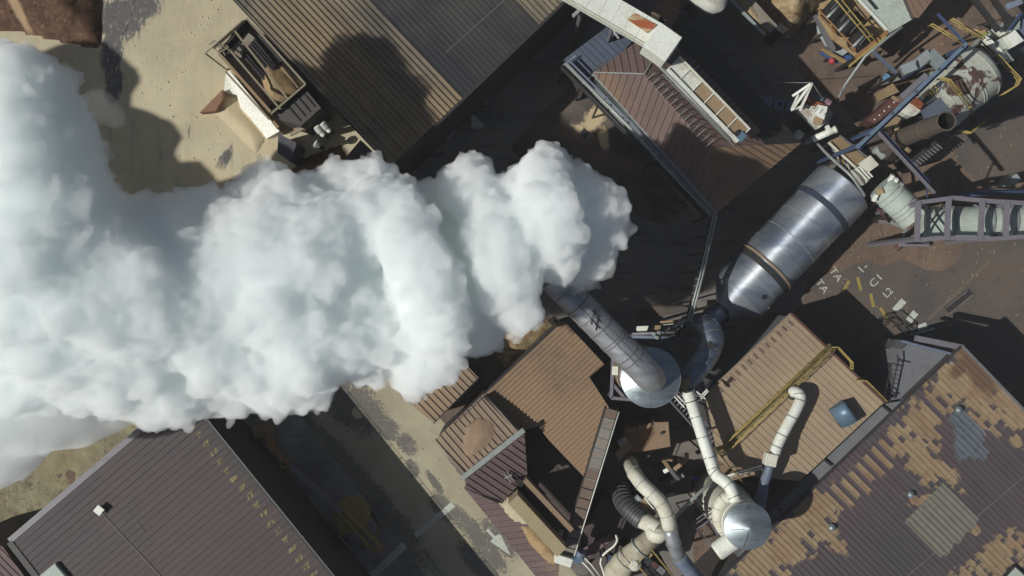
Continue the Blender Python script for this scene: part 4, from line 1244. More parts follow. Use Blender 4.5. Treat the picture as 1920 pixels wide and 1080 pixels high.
# ---- top right buildings
t = building('triangle_store', 'dark brown pointed roof corner at the top, by the blue machine', [(1219, 24, 6), (1258, -30, 6), (1290, -30, 6), (1266, 48, 6)], ((1219, 24, 6), (1266, 48, 6)), 'roof_hall', 0.5, 0.07)
t = building('white_roofed_house', 'white flat-topped building at the top right edge', [(1606, -6, 7), (1690, -20, 7), (1714, 34, 7), (1670, 60, 7)], ((1606, -6, 7), (1670, 60, 7)), 'green_white', 2.2, 0.04, wall='wall_light')
trim(t, [(1604, -6, 7), (1668, 62, 7)], M['white'], 'gutter', 0.2, 0.15, 0.05)
beam('hatch', (1627, -2, 7.2), (1643, 17, 7.2), 0.16, 0.12, M['dark_steel'], t)
t = building('brown_annex', 'small dark brown ribbed roof right of the white building', [(1692, -20, 8), (1765, -20, 8), (1722, 34, 8), (1714, 32, 8)], ((1692, -20, 8), (1722, 34, 8)), 'roof_hall', 0.6, 0.07)
# ---------------------------------------------------------------- plant and machinery
# ---- silver drum dryer
ZA = 4.3
DA, DB = P(1582, 349, ZA), P(1352, 588, ZA)
L = (DB - DA).length
R0 = 2.78
t = thing('drum_dryer', 'huge silver rotary drum lying across the yard with dark riding rings', 'rotary drum', Vector(((DA.x + DB.x) / 2, (DA.y + DB.y) / 2, 0)))
def ax_pt(f):
    return DA.lerp(DB, f)
body = lathe('shell', DA, DB, [(0.0, R0 * 0.90), (0.012, R0 * 1.03), (0.165, R0 * 1.03), (0.166, R0 * 0.99), (0.66, R0 * 0.99), (0.661, R0 * 1.0), (0.86, R0 * 1.0), (0.965, R0 * 0.40), (0.97, R0 * 0.36), (1.0, R0 * 0.36)], M['drum_steel'], t, 72)
for f, wd, pr, m in ((0.185, 0.50, 0.10, 'ring_blue'), (0.635, 0.14, 0.14, 'tan_panel'), (0.665, 0.55, 0.07, 'dark_steel'), (0.44, 0.05, 0.015, 'pipe_grey'), (0.53, 0.04, 0.02, 'drum_steel'), (0.31, 0.04, 0.02, 'drum_steel'),
                  (0.09, 0.05, 0.03, 'drum_steel'), (0.74, 0.30, 0.03, 'drum_steel'), (0.86, 0.10, 0.02, 'drum_steel')):
    c = ax_pt(f); d = (DB - DA).normalized()
    lathe('riding_ring' if wd > 0.25 else 'weld_band', c - d * wd / 2, c + d * wd / 2, [(0, R0), (0.01, R0 + pr), (0.99, R0 + pr), (1, R0)], M[m], t, 72)
for f in (0.185, 0.65):
    c = ax_pt(f)
    s_ = Vector(((DB - DA).y, -(DB - DA).x, 0)).normalized()
    for sg in (-1, 1):
        beam('pier', c + s_ * sg * 1.5 + Vector((0, 0, -2.2)), Vector((c.x + s_.x * sg * 1.5, c.y + s_.y * sg * 1.5, 0)), 1.2, 1.2, M['concrete'], t)
for f, an in ((0.80, 0.5), (0.79, 1.1), (0.93, 0.4)):
    c = ax_pt(f); s_ = Vector(((DB - DA).y, -(DB - DA).x, 0)).normalized()
    q = c + (s_ * math.cos(an) * -1 + Vector((0, 0, math.sin(an)))) * (R0 if f < 0.85 else R0 * 0.6)
    lathe('inspection_port', q, q + (q - c).normalized() * 0.16, [(0, 0.22), (1, 0.2)], M['dark_steel'], t, 14)
    # drum's ribbed outlet
t = thing('ribbed_duct', 'dark ribbed duct leaving the small cone end of the silver drum', 'duct', P(1325, 595, 0))
pts = [P(1354, 585, 4.4), P(1342, 592, 4.7), P(1324, 606, 5.2), P(1308, 622, 5.6), P(1298, 640, 5.4)]
tube('pipe', pts, 1.0, M['bluish_steel'], t, 28)
for k in range(9):
    bands('flange', [P(1340, 593, 4.8).lerp(P(1305, 625, 5.6), k / 8), P(1338, 594, 4.8).lerp(P(1303, 627, 5.6), k / 8)], 1.0, M['grey_steel'], t, 0.06, 0.06, 28, 2)
t = thing('elbow_duct', 'bluish steel elbow duct curving into the side of the conical vessel', 'duct', P(1330, 660, 0))
pts = curve_pts([(1290, 614, 7.0), (1316, 610, 9.0), (1334, 628, 10.0), (1328, 658, 10.2), (1308, 688, 10.2), (1282, 716, 10.0)], 5)
ep = tube('pipe', pts, 1.02, M['bluish_steel'], t, 28)
bands('flange', pts, 1.02, M['grey_steel'], ep, 0.07, 0.04, 28, 2)
o = beam('cut_plate', (1326, 644, 11.2), (1338, 653, 11.2), 0.5, 0.12, M['dark_steel'], t)

# ---- conical scrubber with bent outlet duct
t = thing('conical_vessel', 'silver round vessel with a shallow cone roof below the big bent duct', 'vessel', P(1220, 708, 0))
ctr = P(1220, 708, 14)
cb = Vector((ctr.x, ctr.y, 0))
RV = 2.42
lathe('body', cb, ctr - Vector((0, 0, 0.1)), [(0, RV * 0.93), (1, RV * 0.93)], M['tan_panel'], t, 48)
for z in (3, 6, 9, 12):
    lathe('hoop', cb + Vector((0, 0, z)), cb + Vector((0, 0, z + 0.15)), [(0, RV * 0.93), (0.1, RV * 0.95), (0.9, RV * 0.95), (1, RV * 0.93)], M['grey_steel'], t, 48)
for k in range(12):
    a0, a1 = 2 * math.pi * k / 12, 2 * math.pi * (k + 0.985) / 12
    vs = []
    for rr, z in ((0.8, 14.75), (RV, 14.0)):
        for q in range(5):
            a = a0 + (a1 - a0) * q / 4
            vs.append(ctr + Vector((math.cos(a) * rr, math.sin(a) * rr, z - 14)))
    n_ = len(vs)
    vs += [v - Vector((0, 0, 0.08)) for v in vs]
    fs = [(q, q + 5, q + 6, q + 1) for q in range(4)] + [(n_ + q + 1, n_ + q + 6, n_ + q + 5, n_ + q) for q in range(4)]
    ring = [0, 1, 2, 3, 4, 9, 8, 7, 6, 5]
    for i in range(10):
        a, b = ring[i], ring[(i + 1) % 10]
        fs.append((a, b, n_ + b, n_ + a))
    obj('roof_panel', pydata('roof_panel', vs, fs), M['cap_steel'], t)
lathe('rim', ctr - Vector((0, 0, 0.12)), ctr + Vector((0, 0, 0.0)), [(0, RV + .03), (1, RV + .03)], M['pipe_grey'], t, 48)
t = thing('bent_duct', 'fat grey duct elbowing off the cone roof and running up into the steam', 'duct', P(1220, 708, 14))
RD = 1.16
pts = [P(1222, 709, 14.4), P(1222, 709, 14.9)] + curve_pts([(1221, 708, 15.2), (1212, 700, 16.0), (1196, 683, 16.3)], 4)[1:]
end = P(1035, 520, 17.6)
st = P(1196, 683, 16.3)
pts += [st.lerp(end, k / 8) for k in range(1, 9)]
dp = tube('pipe', pts, RD, M['duct_steel'], t, 36, caps=False)
tube('inner_wall', pts[-2:], RD - 0.05, M['dark_steel'], t, 36, caps=False)
for f in (0.06, 0.12, 0.27, 0.30, 0.43, 0.56, 0.70, 0.85, 1.0):
    c = st.lerp(end, f); d = (end - st).normalized()
    lathe('flange', c - d * 0.05, c + d * 0.05, [(0, RD - .02), (0.05, RD + 0.055), (0.95, RD + 0.055), (1, RD - .02)], M['grey_steel'], dp, 36)
dd = (end - st).normalized(); ss = Vector((dd.y, -dd.x, 0)).normalized()
upv = Vector((0, 0, 1))
tube('seam', [st.lerp(end, f) + ss * 0.35 + upv * (RD * 0.965) for f in (0, 1)], 0.02, M['grey_steel'], t, 6)
tube('cable', [st.lerp(end, f) - ss * (0.1 + 0.04 * math.sin(f * 40)) + upv * (RD + 0.02) for f in [k / 14 * 0.7 for k in range(15)]], 0.02, M['dark_steel'], t, 6)
for f, s0 in ((0.50, 0.2), (0.53, -0.15), (0.47, -0.2), (0.56, 0.35)):
    p = st.lerp(end, f) + ss * s0 + upv * RD * 0.97
    beam('clamp', p - ss * 0.3 - dd * 0.15, p + ss * 0.3 + dd * 0.2, 0.12, 0.12, M['dark_steel'], t)
    beam('lug', p - dd * 0.3, p + dd * 0.3, 0.06, 0.2, M['dark_steel'], t)
t = thing('vessel_frame', 'pale steel support frame with blue braces left of the conical vessel', 'steel frame', P(1148, 705, 0))
for a, b in (((1150, 655, 10.5), (1146, 746, 10.5)), ((1146, 746, 10.5), (1215, 752, 10.5)), ((1150, 655, 10.5), (1180, 650, 10.5)), ((1150, 722, 10.4), (1172, 748, 10.4))):
    ibeam('girder', a, b, 0.26, 0.3, M['lilac_steel'], t)
for c in ((1150, 655, 10.3), (1147, 745, 10.3), (1215, 752, 10.3), (1180, 650, 10.3)):
    p = P(*c)
    beam('column', p, Vector((p.x, p.y, 0)), 0.26, 0.26, M['lilac_steel'], t)
for a, b in (((1150, 658, 9.8), (1147, 742, 4)), ((1147, 742, 9.8), (1150, 658, 4)), ((1143, 738, 10.2), (1150, 746, 9.5))):
    beam('brace', a, b, 0.12, 0.12, M['blue'], t)
box_px('lamp_box', (1154, 695, 11.0), 0.5, 0.75, 0.35, 3, M['white'], t)
t = thing('access_tower', 'cluttered steel stair tower right below the conical vessel', 'stair tower', P(1295, 770, 0))
TA, TB = (1250, 745, 9), (1335, 840, 7)
for o_ in (0, 16):
    beam('stringer', (TA[0] + o_, TA[1] - o_, 9), (TB[0] + o_, TB[1] - o_, 7), 0.14, 0.3, M['grey_steel'], t)
for k in range(17):
    f = k / 16
    a = P(TA[0], TA[1], 9).lerp(P(TB[0], TB[1], 7), f)
    b = P(TA[0] + 16, TA[1] - 16, 9).lerp(P(TB[0] + 16, TB[1] - 16, 7), f)
    beam('tread', a, b, 0.12, 0.05, M['lilac_steel'], t)
for a, b in (((1262, 741, 9.5), (1283, 764, 9.5)), ((1269, 741, 9.6), (1290, 762, 9.6)), ((1306, 734, 11), (1322, 748, 11)), ((1312, 744, 11), (1326, 730, 11)), ((1314, 748, 11), (1328, 733, 11))):
    beam('handrail', a, b, 0.10, 0.10, M['white'], t)
slab('landing', [(1290, 700, 8.6), (1320, 715, 8.6), (1326, 735, 8.6), (1305, 758, 8.6), (1282, 745, 8.6)], 0, M['lilac_steel'], t, thick=0.15)
for c in ((1292, 705, 9.6), (1322, 730, 9.6), (1303, 752, 9.6)):
    p = P(*c); beam('column', p, Vector((p.x, p.y, 0)), 0.2, 0.2, M['dark_steel'], t)
for k in range(7):
    beam('grating_bar', (1286 + 4 * k, 712 + 3 * k, 9.9), (1280 + 4 * k, 740 + 1.5 * k, 9.9), 0.05, 0.06, M['dark_steel'], t)
o = slab('saddle_plate', [(1281, 712, 11.6), (1293, 706, 11.6), (1297, 720, 11.6), (1288, 734, 11.6), (1281, 726, 11.6)], 9.9, M['tan_panel'], t)

# clutter above the vessel: pipe bridge
t = thing('pipe_bridge', 'tangle of thin pipes and plates on a dark bridge above the conical vessel', 'pipe bridge', P(1240, 620, 0))
for k, (a, b, m, r) in enumerate((((1185, 626, 9), (1290, 622, 9), 'grey_steel', 0.12), ((1180, 631, 8.8), (1285, 633, 8.8), 'blue_grey', 0.16), ((1238, 604, 8), (1285, 600, 9), 'tan_panel', 0.10), ((1240, 609, 8), (1284, 606, 9), 'pipe_grey', 0.06),
                                   ((1270, 604, 9.5), (1244, 625, 9), 'dark_steel', 0.10), ((1288, 600, 10.2), (1262, 612, 10.0), 'pipe_grey', 0.10), ((1288, 612, 10), (1256, 634, 9), 'dark_steel', 0.16))):
    tube('pipe', [a, b], r, M[m], t, 8)
slab('plate', [(1194, 612, 8.6), (1216, 611, 8.6), (1210, 629, 8.6), (1203, 629, 8.6), (1193, 619, 8.6)], 0, M['white'], t, thick=0.1)
slab('plate', [(1229, 610, 8.4), (1239, 610, 8.4), (1238, 619, 8.4), (1227, 619, 8.4)], 0, M['tan_panel'], t, thick=0.3)
for x, y in ((1226, 626), (1232, 633), (1236, 624)):
    box_px('valve', (x, y, 9.2), 0.35, 0.3, 0.5, 20, M['pipe_grey'], t)
for p in (P(1188, 628, 8.6), P(1240, 630, 8.6), P(1284, 626, 8.6)):
    beam('leg', p, Vector((p.x, p.y, 0)), 0.2, 0.2, M['dark_steel'], t)
t = thing('yard_light_pad', 'smooth grey concrete pad lit by a gap in the steam shadow', 'concrete pad', P(1240, 580, 0))
slab('pad', [(1196, 583, 0.15), (1240, 566, 0.15), (1300, 560, 0.15), (1305, 580, 0.15), (1200, 602, 0.15)], 0.0, M['tarmac'], t)
del t['label'], t['category']
t['label'] = 'grey concrete pad between the pipe bridge and the dark yard'; t['category'] = 'concrete pad'

# ---- white pipe and tall capped tank
t = thing('white_pipe', 'long straight white pipe from the conical vessel down to the capped tank', 'pipe', P(1330, 860, 0))
pts = [P(1289, 738, 10.0), P(1293, 742, 10.4)] + [P(1338, 882, 10.8)] + [P(1345, 893, 11.0), P(1362, 905, 11.6), P(1370, 915, 11.8), P(1378, 935, 12.0), P(1381, 946, 11.4)]
tube('pipe', pts, 0.52, M['white'], t, 20)
bands('flange', [P(1296, 752, 10.45), P(1298, 758, 10.46)], 0.52, M['dark_steel'], t, 0.08, 0.06, 20, 2)
bands('flange', [P(1337, 879, 10.8), P(1340, 887, 10.9), P(1367, 910, 11.7), P(1377, 932, 12.0)], 0.52, M['pipe_grey'], t, 0.08, 0.04, 20)
TC = P(1402, 987, 14)
tb = Vector((TC.x, TC.y, 0))
t = thing('capped_tank', 'tall cream tank with a shiny blue-grey cone cap at the bottom right', 'tank', tb)
RT = 1.92
lathe('body', tb, TC - Vector((0, 0, 0.2)), [(0, RT * 1.08), (0.55, RT * 1.08), (0.6, RT * 0.94), (1, RT * 0.94)], M['cream'], t, 48)
for z in (5.5, 8.2, 10.5, 12.6):
    r_ = RT * (1.09 if z < 8 else 0.95)
    lathe('hoop', tb + Vector((0, 0, z)), tb + Vector((0, 0, z + 0.14)), [(0, r_), (0.1, r_ + .03), (0.9, r_ + .03), (1, r_)], M['white'], t, 48)
lathe('cap', TC - Vector((0, 0, 0.15)), TC + Vector((0, 0, 0.85)), [(0, RT), (0.15, RT), (0.99, 0.08), (1, 0.02)], M['cap_steel'], t, 64)
for an in (0.0, 1.57, 3.3, 4.5):
    a = TC + Vector((math.cos(an) * 1.7, math.sin(an) * 1.7, 0.10)); b = TC + Vector((math.cos(an) * 0.05, math.sin(an) * 0.05, 0.86))
    beam('cap_seam', a, a.lerp(b, 0.15 if an < 4 and an != 3.3 else 0.8), 0.04, 0.05, M['dark_steel'], t)
t = thing('stub_duct', 'short white horizontal cylinder on the left side of the capped tank', 'duct', P(1362, 1022, 0))
lathe('shell', (1388, 1003, 11.8), (1342, 1036, 11.8), [(0, 0.80), (0.93, 0.80), (0.95, 0.72), (1, 0.70)], M['white'], t, 32)
lathe('flange', (1384, 1006, 11.8), (1380, 1009, 11.8), [(0, 0.8), (0.05, 0.92), (0.95, 0.92), (1, 0.8)], M['dark_steel'], t, 32)
lathe('flange', (1376, 1012, 11.8), (1373, 1014, 11.8), [(0, 0.8), (0.05, 0.88), (0.95, 0.88), (1, 0.8)], M['grey_steel'], t, 32)
beam('saddle', (1365, 1020, 10.9), (1366, 1020, 0), 0.6, 0.4, M['dark_steel'], t)
t = thing('curved_branch', 'cream curved branch pipe hugging the side of the capped tank', 'pipe', P(1350, 960, 0))
pts = curve_pts([(1374, 930, 11.2), (1356, 936, 11.0), (1346, 952, 10.8), (1346, 974, 10.6), (1354, 992, 10.4), (1362, 1000, 10.2)], 4)
tube('pipe', pts, 0.48, M['cream'], t, 18)
bands('flange', pts, 0.48, M['pipe_grey'], t, 0.05, 0.03, 18, 4)
t = thing('caged_ladder', 'white caged ladder and landing left of the capped tank', 'ladder', P(1320, 980, 0))
for a, b in (((1322, 962, 9), (1350, 1012, 9)), ((1330, 975, 9), (1302, 995, 9)), ((1326, 967, 9), (1298, 987, 9)), ((1322, 962, 9), (1296, 981, 9)), ((1298, 984, 9), (1332, 1025, 9)), ((1302, 991, 9), (1330, 1020, 9))):
    beam('rail', a, b, 0.09, 0.09, M['lilac_steel'], t)
for k in range(6):
    f = k / 5
    c = P(1318, 990, 8.2).lerp(P(1336, 1016, 8.2), f)
    ring = [c + Vector((math.cos(a) * 0.35, math.sin(a) * 0.35 - .1, math.sin(a) * 0.4)) for a in [q * math.pi / 6 for q in range(0, 9)]]
    tube('hoop', ring, 0.03, M['lilac_steel'], t, 5)
for c in ((1322, 962, 9), (1350, 1012, 9), (1298, 984, 9)):
    p = P(*c); beam('column', p, Vector((p.x, p.y, 0)), 0.12, 0.12, M['dark_steel'], t)
o = tube('steel_pipe_run', [(1264, 972, 9.2), (1296, 938, 9.4), (1341, 897, 9.6)], 0.16, M['pipe_grey'], None, 10)
tag(o, 'thin bare steel pipe slanting up from the fat cream duct to the white pipe', 'pipe')
t = thing('tank_rail', 'white pipe rail along the lower edge of the tan roof by the tank', 'railing', P(1380, 895, 8))
for dz, dy in ((0, 0), (0.5, -5)):
    tube('rail', [(1345, 903 + dy, 8.3 + dz), (1428, 878 + dy, 8.3 + dz)], 0.07, M['white'], t, 8)
for p in along((1347, 902, 8.2), (1426, 879, 8.2), 8):
    beam('post', p, p + Vector((0, 0, 0.7)), 0.06, 0.06, M['white'], t)
sv = slab('lower_walkway', [(1346, 872, 7.2), (1428, 862, 7.2), (1436, 884, 7.2), (1350, 908, 7.2)], 0, M['roof_tanbrown'], None, thick=0.2)
tag(sv, 'narrow brown walkway deck under the white rail beside the tan roof', 'walkway')

# ---- bent roof pipe on the tan hall
t = thing('roof_pipe', 'bent white pipe rising from a socket in the tan roof', 'pipe', P(1490, 738, 8))
pts = curve_pts([(1488, 737, 8.1), (1489, 734, 8.8), (1498, 738, 9.4), (1501, 748, 9.6), (1493, 768, 9.8), (1475, 800, 10.0), (1459, 832, 10.1), (1452, 854, 10.2)], 4)
tube('pipe', pts, 0.47, M['white'], t, 20)
bands('flange', [pts[9], pts[13], pts[18], pts[22], pts[25]], 0.47, M['pipe_grey'], t, 0.08, 0.04, 20)
lathe('socket', (1488, 737, 7.9), P(1488, 737, 8.6), [(0, 0.62), (0.8, 0.6), (1, 0.5)], M['dark_steel'], t, 20)
box_px('joint_box', (1447, 863, 10.8), 1.0, 1.05, 1.1, 12, M['cream'], t, 0.06)
o = tube('blue_grey_pipe', curve_pts([(1444, 872, 10.0), (1439, 888, 9.8), (1433, 906, 9.4), (1428, 932, 9.0), (1424, 952, 8.0)], 4), [0.34 + 0.012 * k for k in range(17)], M['blue_grey'], None, 18)
tag(o, 'blue-grey pipe dropping from the white box joint toward the capped tank', 'pipe')
# walkway across the tan roof
t = thing('roof_walkway', 'long yellow walkway with rails running across the tan roof', 'walkway', P(1450, 750, 8))
W0, W1 = P(1557, 650, 8.15), P(1346, 850, 8.15)
wd = (W1 - W0).normalized(); ws = Vector((wd.y, -wd.x, 0))
n_ = 26
for k in range(n_):
    a = W0.lerp(W1, k / n_); b = W0.lerp(W1, (k + 0.95) / n_)
    top = fix_winding([a - ws * .26, b - ws * .26, b + ws * .26, a + ws * .26])
    obj('grating_panel', prism_mesh('grating_panel', top, [v - Vector((0, 0, .05)) for v in top]), M['ochre_walk'] if 'ochre_walk' in M else M['tan_dust'], t)
for sg in (-1, 1):
    for hz in (0.45, 0.85):
        tube('rail', [W0 + ws * sg * .3 + upv * hz, W1 + ws * sg * .3 + upv * hz], 0.045, M['yellow'], t, 6)
    for k in range(12):
        p = W0.lerp(W1, k / 11) + ws * sg * .3
        beam('post', p, p + upv * 0.85, 0.06, 0.06, M['yellow'], t)
railing('yellow rail cage at the top corner of the tan roof where the walkway ends', [(1557, 650, 8.1), (1566, 650, 8.1), (1592, 678, 8.1), (1592, 690, 8.1)], M['yellow'], 1.1, 1.0, 0.05, mid=3)
railing('yellow stair rail on the right edge of the tan roof', [(1604, 712, 7.8), (1618, 712, 7.6), (1656, 750, 7.4)], M['yellow'], 1.1, 1.0, 0.05, mid=3)
railing('short yellow rail at the lower left corner of the tan roof', [(1346, 850, 8.1), (1392, 905, 8.1)], M['yellow'], 0.9, 1.4, 0.045)

# ---- covered belt, lower centre
t = thing('covered_belt', 'long covered belt conveyor of dusty square panels ending in a white head box', 'conveyor', P(1105, 910, 0))
Z0, Z9 = 10.5, 8.6
BA, BB = P(1148, 768, Z0), P(1062, 1046, Z9)
bd = (BB - BA).normalized(); bs = Vector((bd.y, -bd.x, 0)).normalized()
NP = 15
for k in range(NP):
    a = BA.lerp(BB, k / NP); b = BA.lerp(BB, (k + 0.95) / NP)
    w_ = 0.46 + 0.003 * k
    top = [a - bs * w_, b - bs * w_, b + bs * w_, a + bs * w_]
    top = fix_winding([v + upv * 0.0 for v in top])
    m = M['belt_cover'] if k in (1, 2, 3, 4, 5, 12, 13, 14) else M['belt_brown']
    o = obj('cover_panel', prism_mesh('cover_panel', top, [v - upv * 0.35 for v in top]), m, t)
    beam('panel_joint', b + bd * .03 - bs * w_ + upv * .04, b + bd * .03 + bs * w_ + upv * .04, 0.07, 0.07, M['pipe_grey'] if k < 7 else M['dark_steel'], t)
beam('truss_side', BA - upv * .8 + bs * -.5, BB - upv * .8 + bs * -.5, 0.12, 0.9, M['pipe_grey'], t)
beam('truss_side', BA - upv * .8 + bs * .5, BB - upv * .8 + bs * .5, 0.12, 0.9, M['dark_steel'], t)
tube('hand_rail', [BA + bs * .56 * -1 + upv * .3, BB - bs * .56 + upv * .3], 0.05, M['white'], t, 6)
for k in range(6):
    p = BA.lerp(BB, (k + .3) / 6) - upv * 1.2
    beam('trestle', p, Vector((p.x, p.y, 0)), 0.3, 0.3, M['dark_steel'], t)
box_px('head_box', (1057, 1052, 9.4), 1.5, 0.75, 1.6, 18, M['white'], t, 0.05)
tube('head_pulley', [P(1042, 1028, 9.2), P(1048, 1034, 9.2)], 0.4, M['green_white'], t, 14)
box_px('drive_motor', (1052, 1000, 9.2), 0.4, 0.5, 0.5, 18, M['pipe_grey'], t)

# ---- brown works between belt and white pipe
t = thing('crusher_house', 'flat tan topped crusher house with stepped sides beneath the conical vessel', 'machine house', P(1215, 830, 0))
slab('top_deck', [(1228, 792, 6.6), (1253, 791, 6.6), (1257, 837, 6.6), (1232, 842, 6.6)], 0, M['tan_dust'], t)
slab('side_deck', [(1207, 846, 6.0), (1228, 812, 6.0), (1231, 842, 6.0)], 0, M['tan_dust'], t)
slab('low_deck', [(1170, 800, 4.6), (1226, 790, 4.6), (1230, 846, 4.6), (1176, 850, 4.6), (1160, 830, 4.6)], 0, M['roof_tanbrown'], t)
slab('ledge', [(1172, 803, 5.4), (1192, 801, 5.4), (1194, 812, 5.4), (1180, 816, 5.4), (1172, 810, 5.4)], 4.6, M['tan_dust'], t)
slab('ledge', [(1194, 800, 5.6), (1222, 793, 5.6), (1224, 800, 5.6), (1198, 808, 5.6)], 4.6, M['tan_dust'], t)
lathe('nozzle', (1241, 812, 6.6), P(1241, 812, 6.9), [(0, .14), (1, .12)], M['dark_steel'], t, 10)
o = slab('chute', [(1153, 850, 6.4), (1172, 826, 6.4), (1187, 833, 6.4), (1162, 866, 6.4)], 0.0, M['tan_dust'])
tag(o, 'sloped tan box chute between the covered belt and the crusher house', 'chute')
o = box_px('chute_motor', (1168, 828, 7.2), 0.9, 0.55, 0.8, -35, M['pipe_grey'])
tag(o, 'small grey motor standing on the top end of the tan box chute', 'motor')
t = thing('scrap_heap', 'jumble of broken rusty brackets and beams in the dark pit right of the crusher house', 'scrap heap', P(1265, 885, 0))
for a, b, m in (((1242, 860, 5), (1256, 880, 4.6), 'tan_panel'), ((1256, 880, 4.6), (1272, 900, 4.2), 'grey_steel'), ((1264, 880, 5), (1287, 862, 5.5), 'tan_dust'), ((1287, 862, 5.5), (1288, 850, 5.8), 'tan_dust'), ((1272, 860, 5), (1285, 864, 5), 'tan_dust'),
                ((1245, 884, 4), (1256, 878, 4.4), 'white'), ((1243, 858, 4.8), (1262, 862, 5), 'tan_dust'), ((1258, 905, 3), (1282, 890, 4), 'pipe_grey'), ((1250, 928, 3), (1266, 926, 3), 'pipe_grey')):
    beam('bracket', a, b, 0.35, 0.3, M[m], t, 0.03)
o = slab('pit_deck', [(1240, 905, 2.6), (1270, 882, 2.6), (1300, 895, 2.6), (1290, 925, 2.6), (1255, 930, 2.6)], 0, M['tarmac'])
tag(o, 'grey deck at the bottom of the machine pit under the scrap', 'deck')
o = lathe('blue_drum', (1303, 897, 0), P(1303, 897, 1.1), [(0, .3), (.3, .3), (.33, .32), (.36, .3), (1, .3)], M['bright_blue'] if 'bright_blue' in M else M['blue'], seg=18)
tag(o, 'bright blue barrel standing in the dark pit by the white pipe', 'barrel')

# ---- fat cream duct
t = thing('cream_duct', 'fat cream segmented duct bending down to the bottom edge between belt and tank', 'duct', P(1240, 960, 0))
pts = curve_pts([(1181, 868, 6.0), (1190, 888, 9.6), (1204, 908, 10.6), (1222, 925, 11.0), (1240, 944, 11.2), (1250, 965, 11.2), (1256, 990, 11.0), (1263, 1018, 10.6), (1272, 1042, 9.8), (1290, 1066, 9.0), (1312, 1095, 8.2)], 3)
k_ = 18
ip = tube('insulated_pipe', pts[:k_ + 1], [0.62] * (k_ + 1), M['cream'], t, 24)
tube('steel_pipe', pts[k_:25], 0.60, M['duct_steel'], t, 24)
tube('dark_pipe', pts[24:], 0.66, M['blue_grey'], t, 24)
bands('flange', pts, 0.64, M['pipe_grey'], ip, 0.05, 0.04, 24, 3)
t = thing('transfer_pipe', 'dark then white elbow pipe below the fat cream duct', 'pipe', P(1210, 985, 0))
pts = curve_pts([(1164, 920, 5.5), (1172, 944, 7.2), (1190, 963, 8.0), (1206, 976, 8.4)], 4)
tube('grey_section', pts, 0.86, M['grey_duct'] if 'grey_duct' in M else M['grey_steel'], t, 24)
bands('rib', pts, 0.86, M['grey_steel'], t, 0.05, 0.05, 24, 1)
pts = curve_pts([(1203, 975, 8.4), (1218, 982, 9.0), (1236, 993, 9.6)], 3)
tube('white_section', pts, 0.72, M['cream'], t, 24)
lathe('elbow_pod', (1234, 985, 9.6), (1230, 1008, 9.0), [(0, 0.5), (0.15, 0.9), (0.5, 1.05), (0.85, 0.9), (1, 0.75)], M['cream'], t, 28)
t = thing('cream_hopper_pipe', 'wide cream pipe with rust stains running off the bottom edge', 'pipe', P(1180, 1040, 0))
pts = [P(1228, 1004, 8.8), P(1190, 1036, 8.4), P(1168, 1056, 8.0), P(1158, 1072, 7.4), P(1160, 1100, 6.6)]
tube('pipe', pts, [0.86, 0.92, 1.05, 1.15, 1.15], M['cream_stained'] if 'cream_stained' in M else M['cream'], t, 28)
bands('flange', [P(1200, 1027, 8.5), P(1179, 1046, 8.2), P(1175, 1050, 8.2), P(1159, 1068, 7.5)], 0.98, M['pipe_grey'], t, 0.07, 0.08, 28)
lathe('side_pod', (1190, 1058, 8.6), P(1190, 1058, 9.4), [(0, .6), (.6, .55), (1, .25)], M['cream'], t, 20)
t = thing('feeder_box', 'small tan-lidded feeder box with a white rim above the transfer pipe', 'machine', P(1208, 945, 0))
slab('lid', [(1196, 946, 7.8), (1208, 934, 7.8), (1230, 962, 7.8), (1215, 974, 7.8)], 0, M['tan_dust'], t, thick=1.2)
for a, b in (((1208, 933, 7.95), (1231, 961, 7.95)), ((1194, 946, 7.95), (1214, 975, 7.95))):
    beam('rim', a, b, 0.12, 0.2, M['white'], t)
slab('body', [(1192, 942, 6.6), (1208, 930, 6.6), (1232, 962, 6.6), (1214, 978, 6.6)], 0, M['dark_steel'], t)
lathe('motor', (1190, 944, 7.4), (1202, 932, 7.4), [(0, .3), (.1, .42), (.9, .42), (1, .3)], M['pipe_grey'], t, 16)
t = thing('yellow_platform', 'yellow railed service platform at the bottom edge beside the cream pipe', 'platform', P(1215, 1050, 0))
slab('deck', [(1192, 1052, 8.2), (1216, 1022, 8.2), (1262, 1078, 8.2), (1236, 1105, 8.2)], 0, M['dark_steel'], t, thick=0.15)
for hz in (0.5, 1.0):
    for a, b in (((1192, 1053, 8.2), (1217, 1023, 8.2)), ((1217, 1023, 8.2), (1264, 1082, 8.2)), ((1192, 1053, 8.2), (1226, 1094, 8.2))):
        tube('rail', [P(*a) + upv * hz, P(*b) + upv * hz], 0.05, M['yellow'], t, 6)
for a, b, n2 in (((1192, 1053, 8.2), (1217, 1023, 8.2), 3), ((1217, 1023, 8.2), (1264, 1082, 8.2), 7), ((1192, 1053, 8.2), (1226, 1094, 8.2), 4)):
    for p in along(a, b, n2):
        beam('post', p, p + upv * 1.0, 0.06, 0.06, M['yellow'], t)
for (x, y, m, s_) in ((1218, 1040, 'ochre', .5), (1214, 1052, 'dark_steel', .8), (1228, 1060, 'redbrown', .6), (1240, 1070, 'grey_steel', .7), (1205, 1050, 'pipe_grey', .35)):
    box_px('equipment_box', (x, y, 8.8), s_, s_ * .8, .5, 40, M[m], t)
for c in ((1195, 1052, 8), (1216, 1026, 8), (1255, 1076, 8)):
    p = P(*c); beam('column', p, Vector((p.x, p.y, 0)), 0.2, 0.2, M['dark_steel'], t)
o = tube('curved_handrail', curve_pts([(1155, 1003, 5), (1157, 1014, 5.2), (1150, 1025, 5.2), (1138, 1034, 5), (1130, 1042, 4.6)], 4), 0.10, M['white'], None, 8)
tag(o, 'white hooked pipe left of the cream pipe, upper one of the two', 'pipe')
